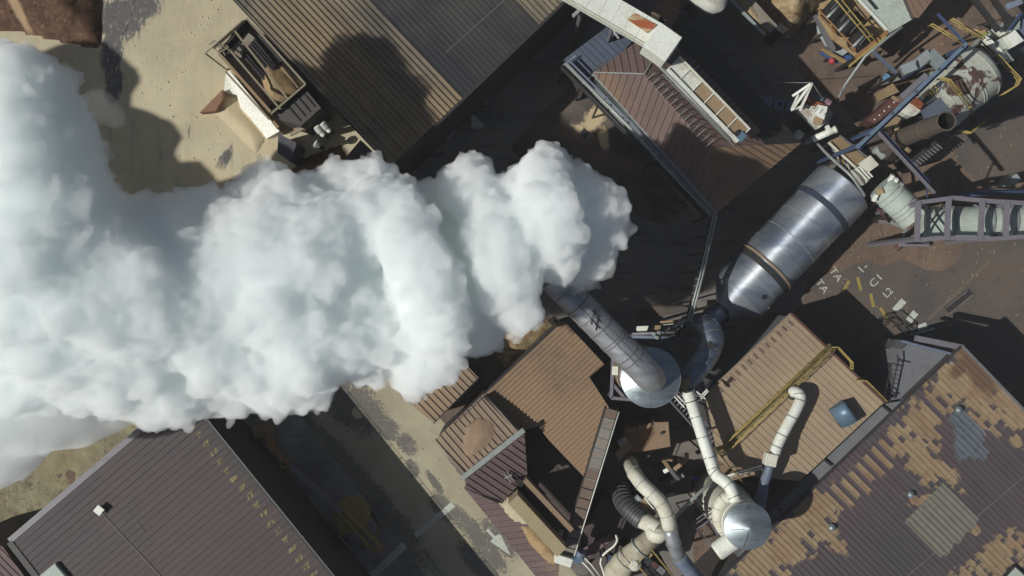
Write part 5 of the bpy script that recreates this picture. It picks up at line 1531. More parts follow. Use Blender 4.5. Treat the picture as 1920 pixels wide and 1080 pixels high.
o = tube('curved_handrail', curve_pts([(1128, 1046, 5), (1126, 1056, 5), (1130, 1068, 5), (1134, 1082, 5)], 4), 0.09, M['white'], None, 8)
tag(o, 'white bowed pipe left of the cream pipe, lower one of the two', 'pipe')
t = thing('white_hoses', 'pair of long white hoses running down right from the belt head', 'hose', P(1105, 1065, 0))
for o_ in (0, 6):
    tube('hose', [(1090 + o_, 1052 - o_, 6), (1104 + o_, 1066 - o_, 5.6), (1124 + o_, 1092 - o_, 5)], 0.08, M['white'], t, 8)
t = thing('blue_drive', 'small blue and dark drive unit right of the belt head', 'motor', P(1093, 1040, 0))
lathe('motor', (1092, 1030, 6), (1086, 1046, 6), [(0, .25), (.1, .4), (.9, .4), (1, .25)], M['blue_grey'], t, 16)
box_px('gearbox', (1085, 1050, 6.2), .8, .6, .8, -20, M['skyblue'], t)
o = box_px('blue_crate', (1143, 1052, 4.4), 0.32, 1.1, 1.0, 10, M['blue'])
tag(o, 'narrow bright blue box between the white hooked pipes and the cream pipe', 'box')
o = slab('service_deck', [(1105, 1060, 3.6), (1150, 1015, 3.6), (1190, 1040, 3.6), (1160, 1110, 3.6), (1110, 1110, 3.6)], 0, M['tarmac'])
tag(o, 'grey service deck under the white hooked pipes at the bottom', 'deck')

# ---- upper left: loading bin
t = thing('loading_bin', 'open topped loading bin with long cross beams and sawdust inside, beside the shed', 'loading bin', P(495, 130, 0))
ZB = 6.5
c0, c1, c2, c3 = (463, 36, ZB), (572, 158, ZB), (508, 212, ZB), (410, 100, ZB)
def wallq(a, b, m, nm='bin_wall', th=0.25, z0=0.0):
    beam(nm, (a[0], a[1], ZB - (ZB - z0) / 2), (b[0], b[1], ZB - (ZB - z0) / 2), th, ZB - z0, M[m], t) if False else None
    pa, pb = P(*a), P(*b)
    d_ = (pb - pa); nn = Vector((-d_.y, d_.x, 0)).normalized() * th / 2
    top = fix_winding([pa - nn, pb - nn, pb + nn, pa + nn])
    obj(nm, prism_mesh(nm, top, [Vector((v.x, v.y, z0)) for v in top]), M[m], t)
wallq(c0, c1, 'dark_steel'); wallq((570, 160, ZB), c2, 'dark_steel'); wallq((507, 210, ZB), c3, 'tan_panel'); wallq((411, 98, ZB), (461, 37, ZB), 'dark_steel')
for a, b in (((463, 34, ZB + .2), (573, 158, ZB + .2)), ((437, 54, ZB + .2), (540, 186, ZB + .2)), ((424, 86, ZB + .2), (526, 205, ZB + .2)), ((423, 134, ZB + .2), (505, 224, ZB + .2)), ((573, 158, ZB + .22), (508, 214, ZB + .22)), ((400, 92, ZB + .22), (462, 36, ZB + .22))):
    beam('cross_beam', a, b, 0.17, 0.2, M['lilac_steel'] if False else M['bin_steel'], t)
slab('hopper_floor', [(463, 42, 5.0), (566, 158, 5.0), (510, 206, 5.0), (415, 100, 5.0)], 0, M['tan_panel'], t)
slab('inner_slope', [(428, 96, 5.6), (466, 60, 5.6), (482, 76, 5.3), (444, 116, 5.3)], 5.0, M['concrete'], t)
slab('inner_slope', [(420, 108, 5.9), (440, 108, 5.3), (512, 190, 5.3), (500, 202, 5.9)], 5.0, M['concrete'], t)
for k in range(9):
    f = k / 8
    a = Vector((452, 100)).lerp(Vector((484, 66)), f)
    b = a + Vector((44, 50))
    beam('screw_bar', (a.x, a.y, 5.3), (b.x, b.y, 5.3), 0.18, 0.3, M['black'] if k % 2 else M['dark_steel'], t)
o = heap('sawdust_heap', [(490, 122), (506, 116), (536, 140), (560, 168), (540, 188), (516, 204), (500, 205), (492, 190), (482, 178), (490, 150)], 5.02, 1.5, M['ochre'], None, 0.25, 21, 0.25, 2.2)
tag(o, 'golden sawdust heap inside the open loading bin', 'sawdust heap')
t = thing('bin_gantry', 'thin steel gantry arm with mesh at the upper left corner of the loading bin', 'gantry', P(405, 90, 0))
for a, b in (((385, 100, 7.0), (455, 38, 7.0)), ((398, 88, 7.0), (422, 110, 7.0)), ((402, 76, 7.0), (432, 96, 6.8)), ((392, 84, 7.0), (402, 76, 7.0)), ((404, 90, 7), (418, 80, 7)), ((412, 98, 7), (427, 90, 7)), ((410, 82, 7), (422, 104, 7))):
    beam('bar', a, b, 0.09, 0.09, M['bin_steel'], t)
for c in ((385, 100, 7), (430, 60, 7)):
    p = P(*c); beam('leg', p, Vector((p.x, p.y, 0)), 0.12, 0.12, M['bin_steel'], t)
for k in range(9):
    a = Vector((404, 86)).lerp(Vector((424, 104)), k / 8)
    beam('mesh_bar', (a.x, a.y, 6.8), (a.x + 12, a.y - 10, 6.8), 0.03, 0.03, M['bin_steel'], t)
o = slab('white_apron', [(423, 140, 2.2), (430, 132, 2.4), (524, 246, 2.2), (500, 260, 0.6), (470, 222, 0.6), (452, 205, 0.6), (444, 178, 0.6), (420, 172, 0.8)], 0, M['bright_white'])
tag(o, 'glaring white sloping apron along the lower left side of the loading bin', 'apron')
o = heap('sand_ramp', [(380, 205), (418, 168), (440, 180), (452, 205), (500, 262), (480, 290), (440, 250), (405, 215)], 0.0, 0.9, M['sand'], None, 0.3, 31, 0.3, 2.0)
tag(o, 'low sand bank spilling along the edge of the white apron', 'sand bank')
o = slab('retaining_wedge', [(374, 211, 1.2), (417, 168, 1.6), (417, 186, 1.4), (404, 208, 1.2)], 0.0, M['rust_soft'])
tag(o, 'small triangular red-brown wall beside the white apron', 'wall')
t = thing('drive_house', 'dark box hopper at the lower end of the loading bin', 'hopper', P(560, 250, 0))
slab('housing', [(522, 250, 4.2), (556, 268, 4.2), (545, 304, 4.2), (520, 286, 4.2)], 0, M['blue_grey_dark'], t)
slab('roof_plate', [(575, 170, 6.0), (602, 202, 6.0), (564, 236, 6.0), (520, 222, 6.0), (512, 212, 6.0)], 0, M['wall_dark'], t)
for k in range(4):
    beam('roof_rib', (566 - 9 * k, 172 + 9 * k, 6.08), (590 - 9 * k, 200 + 9 * k, 6.08), 0.1, 0.08, M['dark_steel'], t)
for (a, b, m) in (((512, 228, 4.6), (522, 240, 4.6), 'tan_panel'), ((545, 252, 3.6), (585, 232, 4.0), 'bin_steel'), ((552, 244, 3.4), (574, 240, 3.8), 'tan_dust')):
    beam('link_arm', a, b, 0.3, 0.3, M[m], t)
for i, (a, b) in enumerate((((593, 236, 4.2), (608, 256, 3.8)), ((603, 230, 4.2), (620, 248, 3.8)), ((590, 268, 3.2), (600, 274, 3.0)))):
    t = thing('ribbed_motor', ('pale ribbed electric motor, left one of the pair by the dark hopper', 'pale ribbed electric motor, right one of the pair by the dark hopper', 'small white motor end low in the shade below the pair of ribbed motors')[i], 'motor', P(*a[:2], 0), 'electric motors by the loading bin')
    lathe('housing', a, b, [(0, .2), (.08, .34), (.55, .34), (.6, .26), (.9, .22), (1, .08)], M['white'], t, 20)
    for k in range(5):
        c = P(*a).lerp(P(*b), 0.12 + 0.1 * k); d_ = (P(*b) - P(*a)).normalized()
        lathe('cooling_rib', c - d_ * .02, c + d_ * .02, [(0, .34), (.1, .39), (.9, .39), (1, .34)], M['pipe_grey'], t, 20)
    beam('stand', P(*a).lerp(P(*b), .4) - upv * .3, Vector((P(*a).lerp(P(*b), .4).x, P(*a).lerp(P(*b), .4).y, 0)), .3, .3, M['dark_steel'], t)
o = slab('low_roof', [(676, 262, 8.6), (735, 318, 8.6), (700, 350, 8.6), (644, 300, 8.6)], 0, M['roof_left'])
tag(o, 'dim brown low roof at the bottom corner of the corrugated shed', 'building')
o = heap('spoil_heap', [(560, 300), (640, 270), (650, 300), (640, 340), (590, 350), (540, 330)], 0, 1.2, M['bank'], None, 0.35, 41, 0.5, 2.0)
tag(o, 'reddish spoil heap in half shade below the ribbed motors', 'spoil heap')

# ---- yard crane and workers in the shade
t = thing('yellow_crane', 'yellow mobile crane in deep shade with its long boom laid out to the upper left', 'crane', P(665, 980, 0))
lathe('turntable', P(662, 978, 1.2), P(662, 978, 1.9), [(0, 1.6), (1, 1.5)], M['crane_dim'], t, 30)
box_px('carrier', (668, 984, 1.2), 4.2, 2.4, 0.7, 44, M['yellow_dull'], t, 0.1)
lathe('counterweight', P(660, 966, 1.9), P(660, 966, 2.8), [(0, 1.7), (.8, 1.7), (1, 1.5)], M['yellow_dull'], t, 30)
lathe('cover', P(676, 992, 1.9), P(676, 992, 2.6), [(0, 1.5), (.8, 1.45), (1, 1.2)], M['grey_steel'], t, 30)
for (x, y) in ((644, 960), (652, 1004), (690, 1010), (694, 968)):
    lathe('wheel', (x - 5, y + 5, 0.55), (x + 5, y - 5, 0.55), [(0, .4), (.1, .55), (.9, .55), (1, .4)], M['black'], t, 20)
beam('boom', (500, 832, 3.2), (560, 888, 3.4), 0.35, 0.35, M['orange'], t)
beam('boom', (545, 874, 3.4), (640, 960, 3.6), 0.45, 0.45, M['lilac_steel'], t)
beam('boom_side', (636, 958, 3.6), (702, 1036, 3.6), 0.28, 0.4, M['yellow_dull'], t)
beam('boom_side', (640, 950, 3.6), (716, 1026, 3.6), 0.28, 0.4, M['yellow_dull'], t)
beam('boom_tip', (702, 1036, 3.62), (716, 1026, 3.62), 0.4, 0.42, M['orange'], t)
t = thing('loader_arm', 'dim bucket and arm of a loader under the steam edge', 'loader', P(495, 815, 0))
box_px('bucket', (492, 808, 1.4), 1.9, 1.2, 1.2, -15, M['tan_panel'], t)
beam('arm', (496, 812, 1.6), (514, 848, 2.0), 0.3, 0.3, M['orange'], t)
beam('arm', (504, 812, 1.6), (520, 846, 2.0), 0.3, 0.3, M['orange'], t)

def person(px, py, face, label, lean=0.25, arm=0.5):
    """One continuous skinned body seen from above, hi-vis jacket, helmet."""
    c = P(px, py, 0)
    f = Vector((math.cos(face), math.sin(face), 0)); s = Vector((-f.y, f.x, 0))
    root = thing('person', label, 'person', c)
    hip = c + upv * .92
    chest = c + f * (.12 + lean * .3) + upv * 1.32
    neck = c + f * (.18 + lean * .4) + upv * 1.50
    head = c + f * (.22 + lean * .5) + upv * 1.66
    V = [hip, hip.lerp(chest, .5), chest, neck, head, head + upv * .08]
    E = [(0, 1), (1, 2), (2, 3), (3, 4), (4, 5)]
    Rr = [(.17, .13), (.16, .12), (.20, .13), (.06, .06), (.10, .11), (.08, .09)]
    for sg in (-1, 1):
        b = len(V)
        V += [hip + s * sg * .10 - upv * .06, c + s * sg * .14 + f * (.14 * sg) + upv * .48, c + s * sg * .15 + f * (.18 * sg - .04) + upv * .08, c + s * sg * .16 + f * (.18 * sg + .14) + upv * .05]
        Rr += [(.10, .10), (.07, .07), (.05, .05), (.05, .04)]
        E += [(0, b), (b, b + 1), (b + 1, b + 2), (b + 2, b + 3)]
        b = len(V)
        V += [chest + s * sg * .20 + upv * .06, chest + s * sg * .30 + f * .08 - upv * .20, chest + s * sg * (.22) + f * (.22 + arm * .3) - upv * .30, chest + s * sg * .20 + f * (.30 + arm * .3) - upv * .32]
        Rr += [(.075, .075), (.055, .055), (.04, .04), (.045, .03)]
        E += [(2, b), (b, b + 1), (b + 1, b + 2), (b + 2, b + 3)]
        for q in range(4):
            V.append(V[b + 3] + f * (.09 - .01 * abs(q - 1)) + s * (q - 1.5) * .022 - upv * .01)
            Rr.append((.010, .010)); E.append((b + 3, len(V) - 1))
        V.append(V[b + 3] + f * .04 - s * sg * .06); Rr.append((.011, .011)); E.append((b + 3, len(V) - 1))
    me = bpy.data.meshes.new('body')
    me.from_pydata([tuple(v) for v in V], E, [])
    o = obj('body', me, M['trouser'], root)
    m = o.modifiers.new('skin', 'SKIN')
    for i, r in enumerate(Rr):
        me.skin_vertices[0].data[i].radius = r
    me.skin_vertices[0].data[0].use_root = True
    o.modifiers.new('sub', 'SUBSURF').levels = 1
    o.modifiers['sub'].render_levels = 2
    jk = lathe('hi_vis_vest', hip + upv * .02, neck - upv * .02, [(0, .20), (.3, .20), (.75, .25), (.92, .2), (1, .10)], M['hivis'], root, 18)
    h = lathe('helmet', head + upv * .02, head + upv * .20, [(0, .16), (.1, .165), (.12, .14), (.6, .125), (.9, .06), (1, .01)], M['white'], root, 18)
    return root
person(517, 886, 0.9, 'worker in a green hi-vis vest and white helmet in the shade, upper of the two')
person(528, 912, 0.2, 'worker in a green hi-vis vest in the shade, lower of the two', 0.4, 0.8)
t = thing('yard_hose_reel', 'small green-yellow round reel on the ground right of the two workers', 'hose reel', P(535, 868, 0))
tube('coil', [P(535, 868, .3) + Vector((math.cos(a) * .45, math.sin(a) * .45, 0)) for a in [q * math.pi / 6 for q in range(2, 11)]], .12, M['lime'], t, 8)
lathe('hub', P(535, 868, 0), P(535, 868, .5), [(0, .2), (1, .2)], M['dark_steel'], t, 12)

for (a, b, lab) in (((1293, 742, 10.4), (1338, 882, 10.8), None),):
    pa, pb = P(*a), P(*b)
    for f in (0.28, 0.55, 0.82):
        c = pa.lerp(pb, f); d_ = (pb - pa).normalized()
        o = lathe('pipe_clamp', c - d_ * .05, c + d_ * .05, [(0, .52), (.05, .57), (.95, .57), (1, .52)], M['pipe_grey'], bpy.data.objects['white_pipe'], 20)
        beam('pipe_support', c - upv * .5, Vector((c.x, c.y, 0)), .16, .16, M['dark_steel'], bpy.data.objects['white_pipe'])
# ---- white transfer gallery and dusty trough conveyor over the brown hall
t = thing('white_gallery', 'white enclosed gallery slanting in from the top with a rusty opening', 'conveyor gallery', P(1170, 30, 0))
G0, G1 = P(1040, -46, 15.5), P(1250, 76, 15.0)
gd = (G1 - G0).normalized(); gs = Vector((gd.y, -gd.x, 0)).normalized()
for k in range(9):
    a, b = G0.lerp(G1, k / 9), G0.lerp(G1, (k + .985) / 9)
    w_ = 0.98
    top = fix_winding([a - gs * w_, b - gs * w_, b + gs * w_, a + gs * w_])
    obj('roof_panel', prism_mesh('roof_panel', top, [v - upv * 1.7 for v in top]), M['white'], t)
slab('rusty_opening', [(1176, 36, 15.25), (1190, 24, 15.22), (1232, 47, 15.2), (1214, 62, 15.2)], 0, M['rust_cream'], t, thick=0.06)
beam('side_rail', G0 + gs * 1.1 - upv * .2, G1 + gs * 1.1 - upv * .2, 0.12, 0.25, M['cream'], t)
box_px('head_house', (1243, 78, 17.2), 2.1, 2.3, 2.6, 35, M['white'], t, 0.05)
slab('head_slope', [(1246, 97, 16.9), (1262, 67, 17.0), (1274, 82, 15.8), (1257, 108, 15.8)], 0, M['wall_light'], t, thick=0.3)
for c in ((1100, 0, 14), (1160, 30, 14), (1225, 66, 13.5)):
    p = P(*c); beam('leg', p + gs * .7, Vector((p.x, p.y, 0)) + gs * .7, .3, .3, M['grey_steel'], t); beam('leg', p - gs * .7, Vector((p.x, p.y, 0)) - gs * .7, .3, .3, M['grey_steel'], t)
beam('outrigger', (1097, 10, 14.5), (1075, 30, 12.5), 0.3, 0.2, M['pipe_grey'], t)
for a, b in (((1150, 48, 13.6), (1158, 42, 14)), ((1150, 48, 13.6), (1152, 62, 13)), ((1152, 62, 13), (1160, 72, 12.6)), ((1160, 44, 13.8), (1170, 60, 13))):
    beam('stair_rail', a, b, 0.10, 0.10, M['white'], t)
t = thing('feed_chute', 'white rusty chute and pipes under the gallery head', 'chute', P(1240, 110, 0))
slab('chute_body', [(1215, 78, 14), (1232, 82, 14), (1252, 112, 14), (1244, 122, 14), (1222, 102, 14)], 0, M['white_rust'], t, thick=1.6)
lathe('round_port', P(1238, 90, 14.0), P(1238, 90, 14.4), [(0, .42), (1, .4)], M['rust'], t, 16)
for a, b in (((1226, 96, 14.2), (1240, 118, 13.6)), ((1232, 94, 14.2), (1250, 122, 13.6)), ((1236, 112, 14), (1256, 108, 14))):
    tube('pipe', [a, b], 0.12, M['white'], t, 8)
t = thing('trough_conveyor', 'long dusty trough conveyor with white edges lying along the brown roof', 'conveyor', P(1320, 180, 0))
C0, C1 = P(1262, 118, 14.2), P(1394, 254, 13.4)
cd = (C1 - C0).normalized(); cs_ = Vector((cd.y, -cd.x, 0)).normalized()
for k in range(6):
    a, b = C0.lerp(C1, k / 6), C0.lerp(C1, (k + .97) / 6)
    w_ = 0.56
    top = fix_winding([a - cs_ * w_, b - cs_ * w_, b + cs_ * w_, a + cs_ * w_])
    obj('belt_panel', prism_mesh('belt_panel', top, [v - upv * .25 for v in top]), M['tan_panel'] if k > 1 else M['white_rust'], t)
    beam('cross_bar', b - cs_ * .7 + upv * .1, b + cs_ * .7 + upv * .1, 0.08, 0.12, M['white'], t)
beam('side_plate', C0 + cs_ * .72, C1 + cs_ * .72, 0.30, 0.5, M['white_rust'], t)
beam('side_plate', C0 - cs_ * .68, C1 - cs_ * .68, 0.14, 0.5, M['cream'], t)
tube('side_pipe', [C0 + cs_ * .98 + upv * .1 - cd * .8, C1 + cs_ * .98 - cd * .5], 0.14, M['pipe_grey'], t, 8)
beam('side_rail', C0 + cs_ * 1.25, C1 + cs_ * 1.15, 0.06, 0.06, M['pipe_grey'], t)
for f in (.1, .35, .6, .85):
    p = C0.lerp(C1, f)
    beam('leg', p + cs_ * .6, Vector((p.x, p.y, 11)) + cs_ * .6, .15, .15, M['grey_steel'], t); beam('leg', p - cs_ * .6, Vector((p.x, p.y, 10)) - cs_ * .6, .15, .15, M['grey_steel'], t)
box_px('tail_drive', C1 and (1391, 256, 13.8), .6, .7, .7, 45, M['skyblue'], t)
box_px('tail_motor', (1383, 250, 13.8), .45, .5, .5, 45, M['dark_steel'], t)
t = thing('blue_machine', 'small sky-blue machine in the dark right of the gallery head', 'machine', P(1264, 52, 6))
beam('body', (1250, 42, 8), (1274, 62, 8), .55, .7, M['light_blue'], t, .05)
box_px('top_box', (1256, 44, 8.8), .8, .5, .5, 40, M['light_blue'], t)
box_px('end_box', (1270, 58, 8.6), .7, .55, .5, 40, M['light_blue'], t)
beam('arm', (1274, 62, 8.2), (1280, 61, 8.2), .12, .12, M['light_blue'], t)
beam('stand', (1262, 52, 7.6), P(1262, 52, 7.6) - upv * 7.6, .4, .4, M['dark_steel'], t)

# ---- chip bins at the top
t = thing('silo_end', 'rounded rusty white silo nose poking in at the top edge', 'silo', P(1330, 0, 5))
lathe('shell', (1280, -60, 7.5), (1356, 18, 7.5), [(0, 1.5), (.6, 1.5), (.8, 1.3), (.92, .95), (1, .3)], M['white_rust'], t, 32)
beam('cradle', (1315, -20, 6.2), P(1315, -20, 6) - upv * 6, .6, .6, M['dark_steel'], t)
t = thing('chip_bunker', 'concrete bunker walls round the pale wood chips at the top', 'bunker', P(1430, 30, 0))
beam('bunker_wall', (1362, -20, 2.2), (1440, 66, 2.2), 0.9, 4.4, M['concrete'], t)
beam('bunker_rim', (1352, -20, 4.5), (1434, 66, 4.5), 0.22, 0.3, M['wall_light'], t)
beam('bunker_post', (1446, 60, 2.4), (1460, 72, 2.4), 0.7, 4.8, M['dark_steel'], t)
o = heap('wood_chip_pile', [(1392, -30), (1560, -30), (1545, 8), (1500, 50), (1478, 68), (1466, 70), (1440, 38), (1400, 0)], 0.4, 4.0, M['chips'], None, 0.3, 51, 0.35, 2.6)
tag(o, 'big pale wood chip pile in the bunker at the top edge', 'wood chip pile')
o = heap('chip_bank', [(1370, -20), (1396, -10), (1442, 50), (1436, 62), (1408, 40), (1368, 0)], 3.9, 0.9, M['chips'], None, 0.3, 52, 0.4, 0.8)
tag(o, 'narrow strip of wood chips lying along the top of the bunker wall', 'wood chips')

# ---- screening deck
t = thing('screen_deck', 'machine deck with three dark rollers, orange frame and yellow rails', 'screening machine', P(1590, 60, 0))
ZS = 6.0
slab('deck', [(1538, 6, ZS), (1600, -20, ZS), (1665, 58, ZS), (1608, 108, ZS), (1560, 72, ZS), (1535, 30, ZS)], 0, M['ochre'], t, thick=0.3)
slab('hopper_side', [(1612, 6, ZS + .9), (1622, 4, ZS + .9), (1634, 26, ZS + .9), (1628, 36, ZS + .9), (1616, 30, ZS + .9), (1602, 12, ZS + .9)], ZS, M['tan_panel'], t)
for k, (x, y) in enumerate(((1562, 22), (1584, 47), (1611, 76))):
    a, b = (x - 13, y + 14, ZS + .9), (x + 17, y - 18, ZS + .9)
    lathe('roller', a, b, [(0, .55), (.08, .80), (.92, .80), (1, .55)], M['black'], t, 24)
    tube('shaft', [(x - 12, y + 12, ZS + 1.75), (x + 11, y - 11, ZS + 1.75)], .13, M['pipe_grey'], t, 8)
for a, b in (((1533, 16, ZS + 1.5), (1604, 92, ZS + 1.5)), ((1536, 28, ZS + 1.4), (1566, 60, ZS + 1.4)), ((1560, 57, ZS + 1.4), (1568, 64, ZS + 1.4)), ((1594, 88, ZS + 1.5), (1604, 97, ZS + 1.5))):
    beam('orange_rail', a, b, 0.12, 0.12, M['orange'], t)
beam('end_beam', (1664, 60, ZS + 1.2), (1604, 108, ZS + 1.2), 0.35, 0.25, M['orange'], t)
beam('end_beam', (1660, 68, ZS + 1.3), (1592, 124, ZS + 1.3), 0.16, 0.2, M['yellow'], t)
for o_ in (0, 9):
    tube('yellow_rail', [(1564 + o_, -4 - o_ * .3, ZS + 2.4), (1634 + o_ * .6, 80 - o_ * .6, ZS + 2.4)], 0.06, M['yellow'], t, 6)
for k in range(4):
    beam('yellow_rung', (1566 + 20 * k, 2 + 23 * k, ZS + 2.3), (1576 + 20 * k, -4 + 23 * k, ZS + 2.3), 0.10, 0.10, M['yellow'], t)
    beam('support_arm', (1570 + 18 * k, 4 + 22 * k, ZS + 1.9), (1558 + 18 * k, 18 + 22 * k, ZS + 1.9), 0.07, 0.07, M['grey_steel'], t)
for c in ((1540, 20, ZS), (1662, 58, ZS), (1606, 106, ZS), (1600, -10, ZS)):
    p = P(*c); beam('leg', p, Vector((p.x, p.y, 0)), .25, .25, M['dark_steel'], t)
t = thing('tilted_panels', 'row of pale tilted panels and a dark beam left of the roller deck', 'panels', P(1550, 70, 0))
slab('pale_panel', [(1532, 47, 3.2), (1541, 50, 3.2), (1546, 72, 3.4), (1556, 88, 3.4), (1548, 86, 3.0), (1533, 60, 3.0)], 0, M['wall_light'], t, thick=.2)
slab('pale_panel', [(1560, 74, 3.4), (1572, 76, 3.4), (1592, 96, 3.4), (1580, 104, 3.2), (1566, 96, 3.2)], 0, M['wall_light'], t, thick=.2)
slab('pale_panel', [(1600, 100, 3.6), (1616, 96, 3.6), (1607, 108, 3.6)], 0, M['white_rust'], t, thick=.2)
beam('dark_beam', (1529, 28, 4.6), (1562, 94, 4.2), 0.4, 0.5, M['grey_steel'], t)
beam('ground_frame', (1535, 35, .3), (1605, 105, .3), .3, .3, M['dark_steel'], t)
beam('prop', (1545, 60, 4.2), P(1545, 60, 4.2) - upv * 4.2, .2, .2, M['dark_steel'], t)
t = thing('blue_tarp_frame', 'yellow-framed trough with bright blue tarpaulin below the roller deck', 'trough', P(1570, 110, 0))
for a, b, m, w_ in (((1540, 92, 2.6), (1596, 124, 2.6), 'yellow', .10), ((1548, 97, 2.5), (1590, 119, 2.5), 'tan_panel', .35), ((1538, 99, 2.2), (1572, 117, 2.2), 'blue_vivid', .25), ((1550, 88, 2.5), (1588, 107, 2.5), 'blue_vivid', .14), ((1592, 126, 2.6), (1604, 114, 2.6), 'yellow', .14)):
    beam('bar', a, b, w_, .2, M[m], t)
slab('tarpaulin', [(1586, 104, 2.9), (1594, 102, 2.9), (1603, 114, 2.9), (1598, 119, 2.9), (1586, 110, 2.9)], 0, M['blue_vivid'], t, thick=.3)
beam('prop', (1560, 104, 2.4), P(1560, 104, 2.4) - upv * 2.4, .2, .2, M['dark_steel'], t)
o = lathe('red_ball', P(1560, 114, 2.35), P(1560, 114, 2.95), [(0, .08), (.15, .22), (.5, .3), (.85, .22), (1, .06)], M['red'], seg=18)
tag(o, 'bright red round float beside the blue tarpaulin', 'float')
o = tube('long_pale_pipe', [(1692, 50, 8.6), (1660, 74, 8.2), (1622, 106, 7.6), (1584, 160, 6.0), (1566, 196, 5.0)], 0.13, M['pipe_grey'], None, 10)
tag(o, 'long thin pale pipe slanting down from the white building toward the white crane machine', 'pipe')
o = beam('blue_strut', (1638, 98, 8), (1686, 142, 7), 0.28, 0.3, M['blue_grey'])
tag(o, 'short blue-grey strut left of the square grey duct', 'strut')

# ---- white winch machine
t = thing('winch_house', 'white boxy winch machine with an A-shaped jib in the dark yard', 'winch machine', P(1535, 210, 0))
ZW = 7.5
slab('upper_box', [(1534, 196, ZW), (1552, 200, ZW), (1545, 224, ZW), (1526, 214, ZW)], 0, M['white'], t, thick=1.6)
slab('lower_box', [(1500, 204, ZW - .6), (1520, 192, ZW - .6), (1534, 197, ZW - .6), (1528, 214, ZW - .6), (1548, 230, ZW - .6), (1536, 240, ZW - .6)], 0, M['white_rust'], t, thick=1.4)
slab('end_slope', [(1552, 200, ZW), (1562, 212, ZW - 1), (1554, 232, ZW - 1.2), (1545, 224, ZW)], 0, M['wall_light'], t, thick=1.0)
slab('rust_top', [(1506, 186, ZW - .4), (1512, 182, ZW - .4), (1548, 196, ZW - .4), (1546, 200, ZW - .4), (1508, 196, ZW - .4)], 0, M['rust'], t, thick=.6)
for a, b, w_ in (((1485, 205, ZW + 1), (1521, 156, ZW + 3), .22), ((1500, 206, ZW + .6), (1522, 156, ZW + 3), .2), ((1486, 180, ZW + 2.2), (1520, 157, ZW + 3), .2), ((1497, 176, ZW + 2.2), (1484, 205, ZW + 1), .16), ((1484, 206, ZW + 1), (1502, 200, ZW + .8), .2)):
    beam('jib_bar', a, b, w_, .22, M['white'], t)
for a, b in (((1519, 155, ZW + 3), (1455, 155, 3)), ((1523, 156, ZW + 3), (1552, 200, ZW)), ((1510, 182, ZW + 1), (1520, 190, ZW))):
    tube('stay', [a, b], .03, M['pipe_grey'], t, 5)
lathe('drum', P(1534, 226, ZW - .6), P(1534, 226, ZW - .2), [(0, .45), (1, .42)], M['tan_panel'], t, 16)
lathe('tank', (1546, 190, ZW - 1), (1556, 197, ZW - 1), [(0, .3), (.1, .42), (.9, .42), (1, .3)], M['pink'], t, 16)
lathe('motor', (1534, 181, ZW - 1), (1542, 187, ZW - 1), [(0, .3), (.1, .36), (.9, .36), (1, .3)], M['blue_grey'], t, 16)
beam('mast', (1534, 215, ZW - 2), P(1534, 215, 5) - upv * 5, 1.6, 1.6, M['dark_steel'], t)
for k in range(5):
    beam('panel_bar', (1508 + 9 * k, 203 + 3 * k, ZW + .12), (1514 + 9 * k, 196 + 3 * k, ZW + .12), .08, .1, M['white'], t)  # thin white bars across the box tops
t = thing('column_pipe', 'thick white capped pipe below the winch machine', 'pipe', P(1545, 250, 0))
tube('pipe', [(1524, 261, 6.2), (1545, 252, 6.6), (1566, 243, 7.0)], .30, M['white'], t, 18)
lathe('cap', (1564, 244, 7.0), (1570, 241, 7.1), [(0, .34), (.7, .34), (1, .2)], M['cream'], t, 18)
tube('dark_end', [(1524, 261, 6.2), (1506, 268, 5.8)], .24, M['grey_steel'], t, 14)
beam('post', (1545, 252, 6.3), P(1545, 252, 6) - upv * 6, .25, .25, M['dark_steel'], t)
beam('bracket', (1550, 236, 6.8), (1556, 250, 6.9), .3, .4, M['white'], t)
t = thing('grey_hoppers', 'row of three grey hopper lids in the shade left of the winch machine', 'hoppers', P(1458, 194, 0))
for k, q in enumerate(([(1422, 178), (1430, 180), (1428, 198), (1420, 188)], [(1432, 180), (1450, 184), (1446, 204), (1428, 200)], [(1454, 185), (1472, 188), (1468, 208), (1450, 204)], [(1476, 188), (1488, 192), (1484, 210), (1472, 208)])):
    slab('hopper_lid', [(x, y, 4) for x, y in q], 0, M['blue_grey'], t)
slab('open_mouth', [(1460, 191, 4.05), (1467, 192, 4.05), (1465, 199, 4.05), (1458, 198, 4.05)], 4.0, M['black'], t)
o = box_px('pale_crate', (1499, 252, 3.0), .75, .75, 1.2, 40, M['white_rust'])
tag(o, 'small pale square crate in the dark pit left of the thick white pipe', 'crate')

# ---- tan topped feeder, vent pipe beside drum
t = thing('belt_feeder', 'flat tan topped belt feeder box above the silver drum', 'feeder', P(1590, 285, 0))
slab('tan_lid', [(1560, 262, 8), (1574, 256, 8), (1622, 296, 8), (1607, 312, 8)], 0, M['tan_lid'], t, thick=.9)
beam('edge_rail', (1553, 267, 8.1), (1604, 314, 8.1), .12, .3, M['cream'], t)
beam('edge_rail', (1574, 254, 8.1), (1624, 294, 8.1), .1, .3, M['grey_steel'], t)
slab('white_hood', [(1612, 305, 8.4), (1632, 291, 8.4), (1648, 309, 8.4), (1630, 322, 8.4), (1618, 314, 8.4)], 0, M['cream'], t, thick=1.2)
slab('hood_ribs', [(1600, 318, 7.8), (1614, 310, 7.8), (1634, 332, 7.8), (1622, 346, 7.8)], 0, M['white_rust'], t, thick=1)
for k in range(3):
    beam('rib_bar', (1606 + 5 * k, 316 - 3 * k, 8.0), (1626 + 5 * k, 338 - 3 * k, 8.0), .1, .15, M['white'], t)
